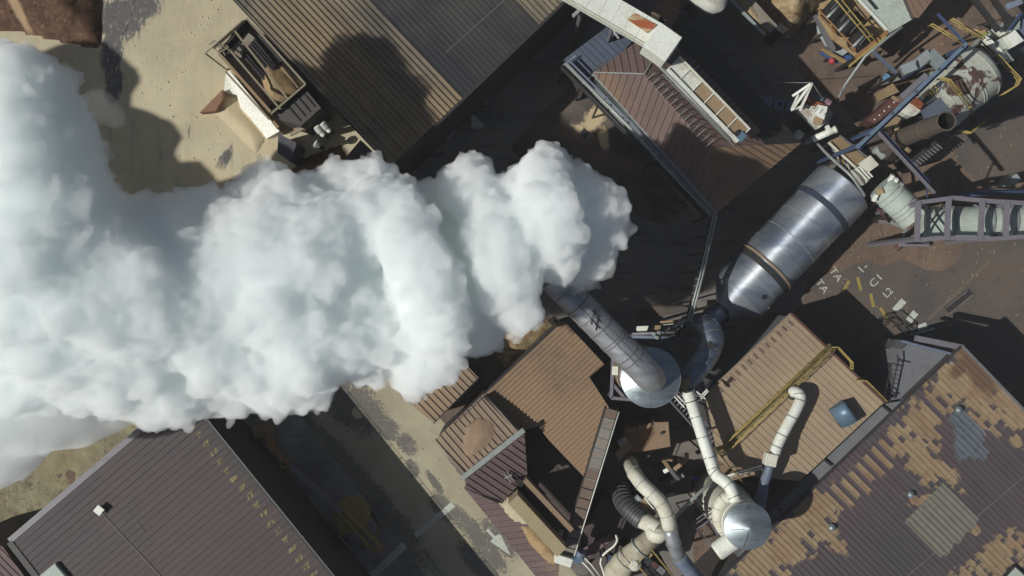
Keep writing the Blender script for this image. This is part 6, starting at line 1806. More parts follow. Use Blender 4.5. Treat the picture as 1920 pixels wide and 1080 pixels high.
for c in ((1565, 265, 7.2), (1612, 305, 7.2), (1622, 335, 7)):
    p = P(*c); beam('leg', p, Vector((p.x, p.y, 0)), .25, .25, M['dark_steel'], t)
for k in range(8):
    f = k / 7
    beam('clutter_bar', (1560 + 40 * f, 276 + 44 * f, 6.8), (1566 + 38 * f, 292 + 36 * f, 6.4), .10, .12, M[['pipe_grey', 'cream', 'dark_steel', 'yellow'][k % 4]], t)
o = tube('vent_pipe', curve_pts([(1532, 268, 6), (1550, 288, 7.4), (1572, 308, 8.2), (1596, 330, 8.8), (1612, 352, 8.6), (1622, 368, 8)], 4), .13, M['pipe_grey'], None, 10)
tag(o, 'thin bowed grey pipe curving round the right end of the silver drum', 'pipe')
o = tube('drain_pipe', [(1646, 392, 6), (1668, 416, 5)], .12, M['redbrown'], None, 8)
tag(o, 'short rusty pipe end under the pale green cylinder', 'pipe')

# ---- pale green cylinder and lattice gallery at the right
t = thing('green_cyclone', 'pale green cylinder with jagged collar linking feeder and lattice gallery', 'vessel', P(1680, 375, 0))
lathe('shell', (1653, 348, 9), (1714, 408, 9), [(0, 1.22), (.02, 1.30), (.28, 1.30), (.30, 1.36), (.34, 1.36), (.36, 1.30), (1, 1.30)], M['green_white'], t, 40)
for f in (.22, .62, .72, .82):
    c = P(1653, 348, 9).lerp(P(1714, 408, 9), f); d_ = (P(1714, 408, 9) - P(1653, 348, 9)).normalized()
    lathe('band', c - d_ * .03, c + d_ * .03, [(0, 1.3), (.1, 1.36), (.9, 1.36), (1, 1.3)], M['pipe_grey'], t, 40)
for (x, y, m) in ((1670, 332, 'white'), (1678, 338, 'white'), (1688, 346, 'pipe_grey'), (1640, 368, 'white')):
    beam('collar_tooth', (x - 3, y + 8, 9.8), (x + 4, y - 4, 10.2), .3, .3, M[m], t)
slab('patch_plate', [(1642, 354, 10.35), (1654, 352, 10.4), (1658, 362, 10.4), (1646, 366, 10.35)], 0, M['ochre'], t, thick=.06)
for f in (.3, .8):
    p = P(1653, 348, 9).lerp(P(1714, 408, 9), f); beam('cradle', p - upv * 1.2, Vector((p.x, p.y, 0)), 1.0, .6, M['dark_steel'], t)
t = thing('lattice_gallery', 'steel lattice gallery carrying a pale green tube off the right edge', 'gallery', P(1820, 415, 0))
lathe('tube_shell', (1724, 416, 9.6), (1975, 414, 9.6), [(0, 1.1), (.015, 1.28), (.19, 1.28), (.20, 1.38), (.215, 1.38), (.22, 1.28), (1, 1.28)], M['green_white'], t, 40)
for x in (1780, 1826, 1850, 1866, 1894, 1912):
    lathe('tube_ring', (x, 415, 9.6), (x + 4, 415, 9.6), [(0, 1.28), (.1, 1.42), (.9, 1.42), (1, 1.28)], M['pipe_grey'], t, 40)
for (xa, ya, xb, yb) in ((1722, 380, 1786, 371), (1786, 371, 1852, 377), (1852, 377, 1975, 384), (1718, 450, 1776, 446), (1776, 446, 1858, 448), (1858, 448, 1975, 440)):
    ibeam('chord', (xa, ya, 12.2), (xb, yb, 12.2), .34, .36, M['lilac_steel'], t)
for xt, yt, xb_, yb_ in ((1722, 378, 1719, 452), (1779, 371, 1775, 448), (1842, 376, 1838, 448), (1888, 380, 1886, 444), (1935, 383, 1933, 441)):
    ibeam('cross_member', (xt, yt, 12.3), (xb_, yb_, 12.3), .38, .34, M['lilac_steel'], t)
for a, b in (((1726, 384, 12.0), (1772, 444, 12.0)), ((1770, 382, 12.0), (1726, 444, 12.0)), ((1728, 390, 11.9), (1768, 392, 11.9)), ((1736, 384, 11.9), (1742, 392, 11.9))):
    beam('diagonal', a, b, .12, .12, M['dark_steel'], t)
for a, b in (((1722, 380, 12.1), (1730, 374, 7)), ((1780, 372, 12.1), (1790, 368, 7)), ((1852, 378, 12.1), (1856, 372, 7))):
    beam('web', a, b, .2, .2, M['lilac_steel'], t)
for c in ((1722, 382, 12), (1719, 448, 12), (1888, 382, 12), (1886, 442, 12)):
    p = P(*c); beam('column', p, Vector((p.x, p.y, 0)), .34, .34, M['lilac_steel'], t)
ibeam('lower_boom', (1730, 374, 7), (1990, 352, 8), .3, .3, M['dark_steel'], t)
tube('blue_pipe', [(1790, 366, 9), (1990, 356, 9)], .18, M['blue'], t, 10)
tube('steel_pipe', [(1830, 360, 8.2), (1870, 356, 8.2), (1990, 362, 8.2)], .16, M['grey_steel'], t, 10)
t = thing('base_frame', 'small triangular steel foot frame below the lattice gallery', 'steel frame', P(1715, 455, 0))
for a, b, m in (((1685, 460, .6), (1742, 460, .6), 'lilac_steel'), ((1686, 458, .6), (1712, 448, 1.8), 'lilac_steel'), ((1712, 448, 1.8), (1740, 456, .6), 'lilac_steel'), ((1688, 456, .6), (1699, 428, 2), 'pipe_grey'), ((1648, 415, 4), (1706, 420, 4), 'lilac_steel'), ((1668, 416, 4.2), (1700, 430, 4.2), 'pipe_grey')):
    ibeam('bar', a, b, .24, .24, M[m], t)
o = lathe('anchor_block', P(1683, 463, 0), P(1683, 463, .5), [(0, .4), (1, .35)], M['redbrown'], seg=4)
tag(o, 'small reddish anchor block at the left tip of the triangular foot frame', 'anchor block')
o = box_px('junction_box', (1904, 336, 2.4), .9, .7, 2.4, -40, M['wall_light'])
tag(o, 'pale box on the ground just above the lattice gallery at the right', 'box')

# ---- rusty drum, stack, blue beams
t = thing('rusty_drum', 'large horizontal drum with peeling white paint and rust blotches', 'drum', P(1790, 150, 0))
UA, UB = P(1846, 122, 9), P(1752, 198, 9)
n = N('peeling_paint'); p = n.pos()
c = n.mix(n.ramp(n.noise(p, 0.38, 8, 0.62, 0.7), 0.50, 0.53), S(172, 176, 164), S(84, 62, 58))
c = n.mix(n.math('MULTIPLY', n.ramp(n.noise(p, 2.2, 7, 0.7), 0.5, 0.66), 0.35), c, S(130, 96, 74))
M['peeling'] = n.done(c, 0.6, 0, 0.3)
lathe('shell', UA, UB, [(0, 1.2), (.03, 2.05), (.09, 2.4), (.16, 2.5), (1, 2.5)], M['peeling'], t, 56)
for f in (.16, .40, .45, .66, .92):
    cc = UA.lerp(UB, f); d_ = (UB - UA).normalized()
    lathe('hoop', cc - d_ * .04, cc + d_ * .04, [(0, 2.5), (.1, 2.57), (.9, 2.57), (1, 2.5)], M['peeling'], t, 56)
for f in (.2, .8):
    q = UA.lerp(UB, f); beam('cradle', q - upv * 2.2, Vector((q.x, q.y, 0)), 2.4, .8, M['dark_steel'], t)
t = thing('exhaust_stack', 'dark rusty exhaust stack with an open mouth beside the rust-blotched drum', 'stack', P(1775, 226, 20))
tp = P(1774, 227, 20)
tb = Vector((tp.x, tp.y, 0))
lathe('pipe', tb + upv * 9, tp, [(0, .76), (1, .70)], M['stack_rust'], t, 32, caps=False)
lathe('liner', tb + upv * 9, tp - upv * .02, [(0, .68), (1, .65)], M['black'], t, 32, caps=False)
lathe('lip', tp - upv * .06, tp + upv * .04, [(0, .70), (0, .76), (1, .76), (1, .64), (0, .64)], M['stack_rust'], t, 32, caps=False)
lathe('transition', tb + upv * 5.5, tb + upv * 9.1, [(0, 1.9), (.5, 1.3), (1, .78)], M['stack_rust'], t, 8, smooth=False)
lathe('collar', tb + upv * 16, tb + upv * 16.2, [(0, .72), (.1, .77), (.9, .77), (1, .72)], M['stack_rust'], t, 32)
slab('fan_house', [(1636, 262, 5.6), (1668, 236, 5.6), (1714, 268, 5.6), (1680, 304, 5.6)], 0, M['stack_rust'], t)
for k in range(9):
    beam('louvre', (1712 + 5.5 * k - 0, 304 - 4.2 * k, 4.2), (1722 + 5.5 * k, 312 - 4.2 * k + 0, 4.2), .12, .1, M['grey_steel'], t)
slab('louvre_box', [(1706, 300, 4.1), (1752, 264, 4.1), (1764, 272, 4.1), (1720, 314, 4.1)], 0, M['dark_steel'], t)
o = slab('grey_hood', [(1730, 206, 11), (1764, 181, 11), (1778, 196, 11), (1785, 208, 11), (1770, 214, 11), (1736, 222, 11)], 0, M['hood_grey'], None, thick=.5)
tag(o, 'smooth blue-grey hood plate between the rusty drum and the stack', 'hood')
t = thing('cream_ducting', 'cream and rust coloured ducting beside the blue beams left of the stack', 'ducting', P(1680, 240, 0))
slab('upper_box', [(1686, 208, 8.5), (1708, 192, 8.5), (1730, 210, 8.5), (1712, 218, 8.5), (1700, 216, 8.5)], 0, M['white_rust'], t, thick=2)
slab('rust_box', [(1708, 190, 9), (1718, 182, 9), (1732, 194, 9), (1728, 204, 9)], 0, M['rust'], t, thick=2)
slab('lower_box', [(1656, 236, 8), (1678, 216, 8), (1690, 222, 8), (1680, 236, 8), (1668, 246, 8)], 0, M['tan_panel'], t, thick=2)
slab('side_box', [(1634, 266, 7), (1650, 256, 7), (1672, 268, 7), (1684, 282, 7), (1660, 284, 7)], 0, M['cream'], t, thick=2)
lathe('small_cylinder', (1640, 276, 7.4), (1660, 294, 7.4), [(0, .35), (.1, .5), (.9, .5), (1, .35)], M['pipe_grey'], t, 20)
tube('curved_lip', curve_pts([(1684, 236, 8), (1680, 250, 8), (1690, 268, 7.6), (1706, 284, 7.2)], 4), .22, M['tan_panel'], t, 10)
t = thing('red_brown_box', 'long red-brown riveted box left of the long blue beam', 'casing', P(1655, 210, 0))
slab('casing', [(1673, 183, 8), (1688, 194, 8), (1642, 232, 8), (1624, 226, 8)], 0, M['redbrown'], t, thick=2.2)
for k in range(5):
    q = P(1676 - 9 * k, 192 + 8 * k, 8)
    lathe('rivet', q, q + upv * .08, [(0, .08), (1, .05)], M['white'], t, 8)
slab('end_plate', [(1671, 182, 8.15), (1676, 179, 8.15), (1686, 188, 8.15), (1681, 191, 8.15)], 0, M['tan_panel'], t, thick=.2)
beam('leg', (1655, 210, 5.8), P(1655, 210, 5) - upv * 5, .5, .5, M['dark_steel'], t)
ZL = 14.0
t = thing('long_blue_beam', 'long steel blue beam crossing from the rusty drum down to the feeder', 'steel beam', P(1710, 178, 0))
ibeam('beam', (1812, 82, ZL), (1606, 277, ZL), .27, .32, M['blue_steel'], t)
beam('cable_tray', (1816, 86, ZL - .4), (1612, 279, ZL - .4), .16, .12, M['blue'], t)
for c in ((1808, 86, ZL), (1645, 240, ZL), (1610, 272, ZL)):
    p = P(*c); beam('column', p - upv * .2, Vector((p.x, p.y, 0)), .26, .26, M['blue'], t)
for k in range(5):
    a = P(1806 - 44 * k, 90 + 41 * k, ZL - .3)
    box_px('clip_plate', ((1806 - 44 * k), (88 + 41.5 * k), ZL + .17), .22, .26, .1, 45, M['dark_steel'], t)
t = thing('branch_beam', 'pale beam with blue web branching to the lower right toward the lattice gallery', 'steel beam', P(1695, 305, 0))
beam('beam', (1642, 243, 13.6), (1752, 362, 12.8), .20, .3, M['lilac_steel'], t)
beam('blue_side', (1650, 244, 13.2), (1742, 344, 12.6), .28, .2, M['blue'], t)
beam('hanger', (1738, 338, 12.6), (1738, 372, 11), .1, .1, M['blue'], t)
beam('plate', (1664, 262, 12.8), (1700, 300, 12.4), .5, .1, M['light_blue'], t)
o = beam('blue_brace', (1758, 26, 13), (1812, 84, 13.8), .18, .2, M['blue'])
tag(o, 'thin blue brace running from the dark up to the end of the long blue beam', 'brace')
t = thing('square_duct', 'bent pale grey square duct above the long blue beam', 'duct', P(1730, 115, 0))
def sq(a, b):
    beam('duct_section', a, b, .85, .85, M['duct_pale'], t, .03)
sq((1690, 133, 10.6), (1716, 122, 10.8)); sq((1717, 121, 10.8), (1742, 101, 11)); sq((1741, 99, 11.02), (1768, 126, 10.8))
beam('flange', (1715, 115, 10.9), (1719, 128, 10.9), .06, .95, M['dark_steel'], t)
beam('grey_tray', (1737, 140, 10), (1690, 182, 10), .45, .2, M['lilac_steel'], t)
for c in ((1700, 130, 10), (1742, 104, 10)):
    p = P(*c); beam('leg', p, Vector((p.x, p.y, 0)), .2, .2, M['dark_steel'], t)
o = lathe('blue_pump', (1658, 150, 1.2), (1667, 142, 1.2), [(0, .2), (.15, .4), (.85, .4), (1, .25)], M['light_blue'], seg=18)
tag(o, 'small blue round pump on the tan plinth left of the square duct', 'pump')
o = slab('pump_plinth', [(1648, 148, .6), (1668, 132, .6), (1690, 150, .6), (1664, 162, .6)], 0, M['concrete'])
tag(o, 'tan concrete plinth under the small blue pump', 'plinth')
o = slab('ochre_cabinet', [(1658, 166, 3), (1674, 156, 3), (1686, 172, 3), (1668, 180, 3)], 0, M['tan_panel'])
tag(o, 'tan cabinet with a yellow edge below the blue pump', 'cabinet')

railing('pair of long yellow rails above the square duct', [(1740, 50, 9), (1802, 86, 9)], M['yellow'], 1.0, 2.0, .06)
railing('second long yellow rail running from the dark to the white machine house', [(1778, 40, 9), (1838, 76, 9)], M['yellow'], 1.0, 2.0, .06)
railing('yellow stair rails across the face of the rusty drum', [(1756, 150, 12.2), (1772, 154, 12.2), (1812, 204, 11)], M['yellow'], 1.1, 1.3, .06, mid=3)
railing('yellow platform rail right of the rusty drum', [(1862, 108, 8), (1904, 152, 8), (1898, 164, 8), (1872, 180, 8)], M['yellow'], 1.1, 1.5, .06, mid=3)
railing('small yellow guard rail behind the stack', [(1792, 246, 4), (1812, 252, 4), (1836, 232, 4)], M['yellow'], 1.1, 1.4, .06, mid=3)
t = thing('curled_ladder', 'yellow hooped ladder top at the left of the rusty drum', 'ladder', P(1745, 180, 9))
for k in range(3):
    tube('hoop', curve_pts([(1733 + 7 * k, 184 - 5 * k, 11), (1735 + 7 * k, 176 - 5 * k, 11.8), (1742 + 7 * k, 172 - 4 * k, 12), (1748 + 5 * k, 178 - 2 * k, 11.4)], 3), .06, M['yellow'], t, 6)
beam('side_bar', (1733, 184, 11), (1752, 160, 12.4), .08, .08, M['yellow'], t)
o = slab('drum_platform', [(1846, 120, 7.6), (1868, 112, 7.6), (1908, 156, 7.6), (1866, 190, 7.6), (1846, 210, 7.6), (1832, 196, 7.6), (1850, 160, 7.6)], 0, M['deck_dark'], None, thick=.2)
tag(o, 'dark grating platform right of the rusty drum', 'platform')
o = slab('stair_landing', [(1724, 182, 10.4), (1748, 160, 10.4), (1790, 196, 10.4), (1770, 206, 10.4), (1762, 182, 10.4), (1736, 196, 10.4)], 0, M['deck_dark'], None, thick=.15)
tag(o, 'dark landing between the rusty drum and the grey hood', 'platform')

t = thing('machine_house', 'white machine house with grey stepped roofs in the top right corner', 'machine house', P(1895, 70, 0))
slab('white_roof', [(1886, 68, 9), (1903, 56, 9), (1920, 76, 9), (1900, 88, 9)], 0, M['white'], t)
slab('green_roof', [(1869, 76, 8.4), (1886, 66, 8.4), (1900, 86, 8.4), (1884, 92, 8.4)], 0, M['green_white'], t)
slab('slope_roof', [(1904, 42, 8.6), (1914, 24, 8.8), (1912, 54, 8.6), (1902, 56, 8.6), (1890, 62, 8.6)], 0, M['wall_light'], t)
slab('grey_roof', [(1914, 26, 8.2), (1960, 20, 8.2), (1960, 80, 8.2), (1922, 76, 8.2), (1906, 54, 8.2)], 0, M['blue_grey'], t)
beam('blue_edge', (1890, 56, 9.2), (1915, 24, 9.2), .2, .2, M['blue'], t)
slab('small_box', [(1864, 52, 7.8), (1874, 47, 7.8), (1886, 62, 7.8), (1876, 68, 7.8)], 0, M['white_rust'], t, thick=2)
t = thing('white_conveyor', 'cluttered white conveyor frame with small square lids in the top right', 'conveyor', P(1865, 95, 0))
beam('frame', (1842, 74, 7), (1900, 122, 6.6), .8, .6, M['deck_dark'], t)
for k in range(6):
    box_px('lid', (1851 + 7.6 * k, 72 + 8 * k, 7.8), .55, .5, .4, 45, M['white'], t)
for o_ in (0, 4, 8):
    beam('frame_bar', (1840 + o_, 82 - o_, 7.6), (1882 + o_, 122 - o_, 7.4), .06, .08, M['cream'], t)
for a, b in (((1841, 96, 8), (1856, 108, 8)), ((1856, 108, 8), (1884, 96, 8)), ((1884, 94, 8), (1900, 114, 8)), ((1866, 120, 8), (1896, 110, 8))):
    beam('guard_bar', a, b, .12, .14, M['pipe_grey'], t)
for c in ((1848, 80, 6.8), (1890, 116, 6.4)):
    p = P(*c); beam('leg', p, Vector((p.x, p.y, 0)), .3, .3, M['dark_steel'], t)
t = thing('yellow_tray', 'sloping ochre and yellow tray beside the white conveyor frame', 'tray', P(1830, 60, 0))
slab('tray', [(1784, 46, 6), (1800, 50, 6), (1848, 58, 6), (1852, 56, 6.4), (1840, 72, 6)], 0, M['ochre'], t, thick=.2)
slab('lip', [(1838, 66, 6.6), (1850, 58, 6.6), (1852, 62, 6.6), (1842, 72, 6.6)], 0, M['lime'], t, thick=.3)
beam('leg', (1830, 60, 5.8), P(1830, 60, 5) - upv * 5, .2, .2, M['dark_steel'], t)
for i, (a, b, h_) in enumerate((((1812, -20, 9), (1872, 58, 9), 'left'), ((1850, -20, 9), (1896, 48, 9), 'right'))):
    o = beam('dark_pipe_run', a, b, .42, .42, M['dark_steel'])
    tag(o, 'dark box pipe crossing the brown ground at the top right, %s one of the pair' % h_, 'pipe')
o = beam('short_girder', (1886, 14, 9), (1916, 2, 9.4), .5, .4, M['blue_grey'])
tag(o, 'short dark blue arm at the very top right corner', 'arm')

# fenced pit by the markings
t = thing('pit_cage', 'low dark cage of thin bars around a tan pit at the shadow corner', 'cage', P(1690, 605, 0))
pc = [(1665, 590, .9), (1682, 586, .9), (1711, 610, .9), (1711, 622, .9), (1698, 628, .9)]
for a, b in zip(pc, pc[1:] + pc[:1]):
    tube('bar', [a, b], .05, M['dark_steel'], t, 6)
    p = P(*a); tube('post', [p, Vector((p.x, p.y, 0))], .05, M['dark_steel'], t, 6)
tube('bar', [(1711, 610, .9), (1690, 618, .9)], .05, M['dark_steel'], t, 6)
tube('bar', [(1668, 588, .5), (1708, 620, .5)], .04, M['dark_steel'], t, 6)
o = beam('white_kerb', (1706, 628, .15), (1752, 616, .15), .16, .3, M['wall_light'])
tag(o, 'thin white kerb rail at the edge of the roof shadow', 'kerb')
# things in the dark yard
o = slab('tipped_hopper', [(884, 214, 1.6), (890, 216, 1.6), (908, 236, 1.4), (898, 240, 1.4), (884, 238, 1.4)], 0, M['pipe_grey'])
tag(o, 'dim grey wedge-shaped hopper in the black yard below the corrugated shed', 'hopper')
o = box_px('scrap_bin', (838, 248, 1.4), 1.4, 1.0, 1.4, 30, M['grey_steel'])
tag(o, 'dim scrap bin in the black yard close to the steam', 'bin')
o = box_px('small_cart', (908, 190, 1.2), .9, .7, 1.2, 20, M['grey_steel'])
tag(o, 'faint small cart in the black yard above the wedge hopper', 'cart')

# thin stray wisps over the shaded sand and the scrub
rw = np.random.default_rng(9)
def wisp(name, label, puffs, mat, iso=0.0):
    sd = []
    for (x, y, z, r) in puffs:
        c = P(x, y, z)
        sd.append(((c.x, c.y, c.z), r * (H - z) / H / PPM))
    s_ = blobs(sd, 9, 4, rw)
    a_ = np.array([q[0] for q in s_]); b_ = np.array([q[1] for q in s_])
    lo_ = (a_ - b_[:, None]).min(0) - 1.2; hi_ = (a_ + b_[:, None]).max(0) + 1.2
    f_ = splat(s_, lo_, hi_, 0.3)
    co_, q_ = surface_net(f_, iso, lo_, 0.3)
    o = obj(name, np_mesh(name, co_, q_), M[mat])
    o['kind'] = 'stuff'
    o['label'] = label
    return o
# ---------------------------------------------------------------- steam
CORE_ISO, SKIN_ISO = 1.8, -0.1
SC.cycles.volume_bounces = 48
SC.cycles.max_bounces = 56
n = N('steam')
n.done((0.95, 0.99, 0.99), 1.0, 0, 0.0)
M['steam'] = n.m
def vapour(name, dens):
    n = N(name)
    n.t.nodes.remove(n.b)
    v = n.new('ShaderNodeVolumePrincipled')
    v.inputs['Color'].default_value = (0.989, 1.0, 1.0, 1)
    v.inputs['Density'].default_value = dens
    v.inputs['Anisotropy'].default_value = -0.3
    n.t.links.new(v.outputs[0], n.t.nodes['Material Output'].inputs['Volume'])
    M[name] = n.m
vapour('vapour', 1.15)
vapour('thin_vapour', 0.55)
vapour('faint_vapour', 0.05)

# thin volume added over the works to lift the deepest shade
vapour('air', 0.00017)
hz = prism_mesh('shade_lift_volume', [Vector((x, y, 102.0)) for x, y in ((-320, -320), (320, -320), (320, 320), (-320, 320))], [Vector((x, y, -1.0)) for x, y in ((-320, -320), (320, -320), (320, 320), (-320, 320))])
hz = obj('shade_lift_volume', hz, M['air'])
hz['kind'] = 'stuff'
hz['label'] = 'thin scattering volume added to lift the deepest shade'
vapour('edge_mist', 0.32)
# ---------------------------------------------------------------- the steam plume
def surface_net(field, iso, org, cell):
    """Naive surface nets over a numpy scalar field (inside = field > iso)."""
    f = field - iso
    ins = f > 0
    nx, ny, nz = f.shape
    cnt = np.zeros((nx - 1, ny - 1, nz - 1), np.uint8)
    for i in (0, 1):
        for j in (0, 1):
            for k in (0, 1):
                cnt += ins[i:nx - 1 + i, j:ny - 1 + j, k:nz - 1 + k]
    act = (cnt > 0) & (cnt < 8)
    idx = -np.ones(act.shape, np.int64)
    ax, ay, az = np.nonzero(act)
    idx[ax, ay, az] = np.arange(len(ax))
    acc = np.zeros((len(ax), 3))
    num = np.zeros(len(ax))
    cs = [(i, j, k) for i in (0, 1) for j in (0, 1) for k in (0, 1)]
    for a in range(8):
        for b in range(a + 1, 8):
            d = [cs[b][q] - cs[a][q] for q in range(3)]
            if sum(map(abs, d)) != 1:
                continue
            fa = f[ax + cs[a][0], ay + cs[a][1], az + cs[a][2]]
            fb = f[ax + cs[b][0], ay + cs[b][1], az + cs[b][2]]
            m = (fa > 0) != (fb > 0)
            t = np.where(m, fa / np.where(m, fa - fb, 1), 0)
            for q in range(3):
                acc[:, q] += np.where(m, cs[a][q] + t * d[q], 0)
            num += m
    co = acc / num[:, None] + np.stack([ax, ay, az], 1)
    co = co * cell + np.array(org)
    quads = []
    for axis in range(3):
        o1, o2 = [(1, 2), (2, 0), (0, 1)][axis]
        s0 = [slice(1, -1)] * 3
        s0[axis] = slice(0, -1)
        s1 = list(s0)
        s1[axis] = slice(1, None)
        a = ins[tuple(s0)]
        b = ins[tuple(s1)]
        ex = np.nonzero(a != b)
        base = [e.copy() for e in ex]
        for q in range(3):
            if q != axis:
                base[q] = base[q] + 1
        flip = b[ex]
        def cellat(d1, d2):
            c = [x.copy() for x in base]
            c[o1] = c[o1] + d1
            c[o2] = c[o2] + d2
            return idx[c[0], c[1], c[2]]
        q4 = np.stack([cellat(-1, -1), cellat(0, -1), cellat(0, 0), cellat(-1, 0)], 1)
        q4[flip] = q4[flip][:, ::-1]
        quads.append(q4)
    q = np.concatenate(quads)
    q = q[(q >= 0).all(1)]
    return co, q

def np_mesh(name, co, quads):
    me = bpy.data.meshes.new(name)
    me.vertices.add(len(co))
    me.vertices.foreach_set('co', co.astype(np.float32).ravel())
    me.loops.add(len(quads) * 4)
    me.loops.foreach_set('vertex_index', quads.astype(np.int32).ravel())
    me.polygons.add(len(quads))
    me.polygons.foreach_set('loop_start', np.arange(0, len(quads) * 4, 4, dtype=np.int32))
    me.polygons.foreach_set('use_smooth', np.ones(len(quads), bool))
    me.update(calc_edges=True)
    return me

def main_piece(co, q):
    """Keep the largest connected piece."""
    lab = np.arange(len(co))
    while True:
        m = lab[q].min(1)
        new = lab.copy()
        for k in range(4):
            np.minimum.at(new, q[:, k], m)
        new = new[new]
        new = new[new]
        if (new == lab).all():
            break
        lab = new
    big = np.bincount(lab).argmax()
    q = q[lab[q[:, 0]] == big]
    used = np.unique(q)
    remap = np.zeros(len(co), np.int64)
    remap[used] = np.arange(len(used))
    return co[used], remap[q]

def blobs(seeds, n1, n2, rng, r1=(0.30, 0.52), r2=(0.28, 0.50)):
    out = []
    for (c, r) in seeds:
        c = np.array(c)
        out.append((c, r, 0))
        for _ in range(n1):
            d = rng.normal(size=3)
            d /= np.linalg.norm(d)
            if d[2] < -0.35:
                d[2] *= -1
            rr = r * rng.uniform(*r1)
            c1 = c + d * (r - rr * rng.uniform(0.45, 0.95))
            out.append((c1, rr, 1))
            for _ in range(n2):
                e = rng.normal(size=3) + d * 1.2
                e /= np.linalg.norm(e)
                r2_ = rr * rng.uniform(*r2)
                out.append((c1 + e * (rr - r2_ * rng.uniform(0.2, 0.7)), r2_, 2))
                if r2_ > 0.45:
                    for _ in range(3):
                        g = rng.normal(size=3) + e
                        g /= np.linalg.norm(g)
                        r3 = r2_ * rng.uniform(0.3, 0.5)
                        out.append((c1 + e * (rr - r2_ * 0.35) + g * (r2_ - r3 * 0.3), r3, 3))
    return out

def splat(sp, lo, hi, cell, pad=1.2):
    lo = np.array(lo, float)
    n = np.ceil((np.array(hi) - lo) / cell).astype(int)
    f = np.full(tuple(n), -pad, np.float32)
    for c, r, lv in sp:
        a = np.maximum(((c - r - pad - lo) / cell).astype(int), 0)
        b = np.minimum(((c + r + pad - lo) / cell).astype(int) + 2, n)
        if (b <= a).any():
            continue
        g = [(np.arange(a[q], b[q]) * cell + lo[q] - c[q]) ** 2 for q in range(3)]
        d = np.sqrt(g[0][:, None, None] + g[1][None, :, None] + g[2][None, None, :])
        v = (r - d).astype(np.float32)
        s = f[a[0]:b[0], a[1]:b[1], a[2]:b[2]]
        k = min(1.6, 0.55 * r) if lv == 0 else 0.18 * r                      # smooth union
        h = np.clip(0.5 + 0.5 * (v - s) / k, 0, 1)
        s[...] = s * (1 - h) + v * h + k * h * (1 - h)
    return f

def soften(f, n=1):
    for _ in range(n):
        for ax in range(3):
            g = f.copy()
            sl1 = [slice(None)] * 3; sl2 = [slice(None)] * 3; mid = [slice(None)] * 3
            sl1[ax] = slice(0, -2); sl2[ax] = slice(2, None); mid[ax] = slice(1, -1)
            g[tuple(mid)] = 0.25 * f[tuple(sl1)] + 0.5 * f[tuple(mid)] + 0.25 * f[tuple(sl2)]
            f = g
    return f

# big puffs: pixel x, pixel y, height of the centre, radius in pixels
PUFFS = [
 # outlet and the dim leading lobe
 (1062,522,18,26),(1085,490,20,40),(1115,470,21,42),(1122,425,22.5,50),(1130,385,23.5,40),(1095,385,23,50),(1090,440,21,52),(1080,340,23,30),
 # first bright ridge
 (1030,315,24,38),(1015,345,25,48),(1025,390,26,52),(1035,440,26,50),(1045,485,24,42),(985,360,24,42),(1000,420,25,46),
 # valley, lower
 (950,430,21,50),(960,500,21,50),(965,370,21,44),
 # second ridge
 (905,400,25,42),(915,440,26,48),(935,490,27,48),(955,540,26,46),(975,585,25,40),(880,360,24,46),(890,320,23,30),(860,350,22,36),
 # broad valley
 (850,430,20,56),(865,500,20,60),(885,570,20,58),(905,610,20,44),(800,390,20,46),(820,460,19,60),(895,640,19,30),
 # third ridge
 (700,345,25,42),(735,385,27,50),(760,440,28,56),(785,500,28,58),(810,560,28,56),(825,620,27,54),(815,680,25,48),(775,700,24,42),
 (690,400,27,56),(655,350,25,44),(620,370,25,44),
 # middle body
 (560,365,25,38),(500,340,24,34),(470,375,25,40),(530,400,27,60),(600,430,28,60),(560,490,29,70),(650,470,26,62),(660,560,25,74),(720,620,25,60),
 (640,640,26,66),(690,670,24,44),(560,600,27,70),(560,680,27,62),(500,560,29,66),(480,470,29,70),(430,420,27,46),(390,400,26,40),(345,400,27,36),
 (580,720,25,44),(510,730,25,44),(470,690,27,56),(420,735,25,44),(390,660,28,60),(340,740,26,52),(400,580,29,60),(420,500,29,60),(350,500,29,60),(320,590,30,66),
 (300,430,28,52),(260,410,28,44),(270,680,28,60),(280,750,26,44),(250,520,31,72),(230,610,31,66),(200,700,29,56),(190,450,31,66),(160,380,31,60),(130,320,32,52),
 (160,300,31,34),(110,240,32,56),(70,170,32,58),(20,150,33,60),(20,250,34,80),(60,350,34,80),(110,440,33,76),(150,560,32,76),(110,660,30,66),
 (20,480,34,84),(40,590,32,76),(60,660,30,56),(150,740,27,40),(20,720,27,60),(90,715,27,46),(225,745,27,44),(140,255,31,30),(150,290,31,24),
 (-60,330,32,76),(-70,460,31,80),(-60,580,29,70),(-60,190,31,46),
 (-170,560,26,90),(-190,440,26,80),(-290,600,25,100),(-420,600,27,110),
 # beyond the frame, known by the shadow on the sand
 (-560,650,33,110),(-700,590,33,96),(-885,550,33,96),(-1020,405,33,104),(-1150,225,33,110),(-860,660,33,120),(-1080,570,33,150),
]
rng = np.random.default_rng(5)
seeds = []
for (x, y, z, r) in PUFFS:
    k = (H - z) / H / PPM
    c = P(x, y, z)
    seeds.append(((c.x, c.y, c.z), r * k * 1.1))
near = [s for s in seeds if s[0][0] > -42]
far = [s for s in seeds if s[0][0] <= -38]
CELL = 0.145
sp = blobs(near, 15, 9, rng)
allc = np.array([s[0] for s in sp]); allr = np.array([s[1] for s in sp])
lo = (allc - allr[:, None]).min(0) - 1.4
hi = (allc + allr[:, None]).max(0) + 1.4
fld = splat(sp, lo, hi, CELL)
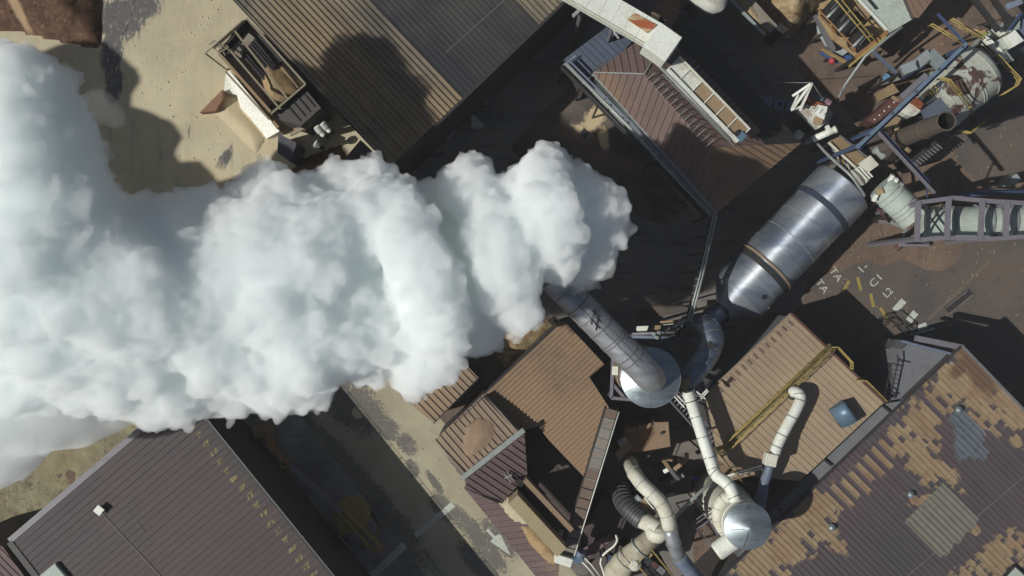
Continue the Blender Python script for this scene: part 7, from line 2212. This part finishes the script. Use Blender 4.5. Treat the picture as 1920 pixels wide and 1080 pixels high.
def lattice(shape, step, rng):
    n = [int(s / step) + 3 for s in shape]
    f = rng.random(n).astype(np.float32)
    for ax in range(3):
        t = np.arange(shape[ax]) / step
        i = t.astype(int)
        u = (t - i).astype(np.float32)
        u = u * u * (3 - 2 * u)
        sh = [1, 1, 1]; sh[ax] = -1
        f = np.take(f, i, ax) * (1 - u.reshape(sh)) + np.take(f, i + 1, ax) * u.reshape(sh)
    return f
for step, amp in ((21.0, 0.25), (10.5, 0.26), (6.0, 0.36), (3.4, 0.34), (2.0, 0.18)):
    fld += amp * (np.abs(2 * lattice(fld.shape, step, rng) - 1) - 0.35)
fld = 0.6 * fld + 0.4 * soften(fld, 1)
co, qd = main_piece(*surface_net(fld, CORE_ISO, lo, CELL))
steam = np_mesh('steam_plume', co, qd)
o = obj('steam_plume', steam, M['steam'])
tag(o, 'huge dense white steam plume billowing across the yard from the bent duct', 'steam plume')
co, qd = surface_net(fld, SKIN_ISO, lo, CELL)
vap = obj('vapour', np_mesh('vapour', co, qd), M['vapour'], o)
veil = fld[::3, ::3, ::3].copy()
for step, amp in ((9.0, 1.1), (4.0, 0.7), (2.0, 0.3)):
    veil += amp * (lattice(veil.shape, step, rng) - 0.70)
co, qd = surface_net(veil, -0.35, lo, CELL * 3)
obj('mist', np_mesh('mist', co, qd), M['edge_mist'], o)
lo2 = np.array([min(s[0][0] - s[1] * 1.6 for s in far), min(s[0][1] - s[1] * 1.6 for s in far), 15])
hi2 = np.array([max(s[0][0] + s[1] * 1.6 for s in far), max(s[0][1] + s[1] * 1.6 for s in far), 52])
f2 = splat(blobs(far, 10, 3, rng), lo2, hi2, 0.7)
co, qd = surface_net(f2, 0.0, lo2, 0.7)
obj('far_steam', np_mesh('far_steam', co, qd), M['steam'], o)
wisp('thin_steam', 'thin veil of bluish steam trailing at the lower left', [(-40, 730, 24, 120), (60, 750, 23, 100), (150, 770, 22, 66), (10, 820, 21, 80), (-60, 830, 21, 100), (210, 765, 22, 46), (100, 700, 25, 90)], 'thin_vapour')
wisp('steam_scrap', 'faint scraps of steam drifting over the shaded sand', [(120, 135, 14, 20), (112, 165, 14, 18), (185, 195, 14, 30), (215, 220, 14, 22), (170, 215, 14, 24)], 'faint_vapour')
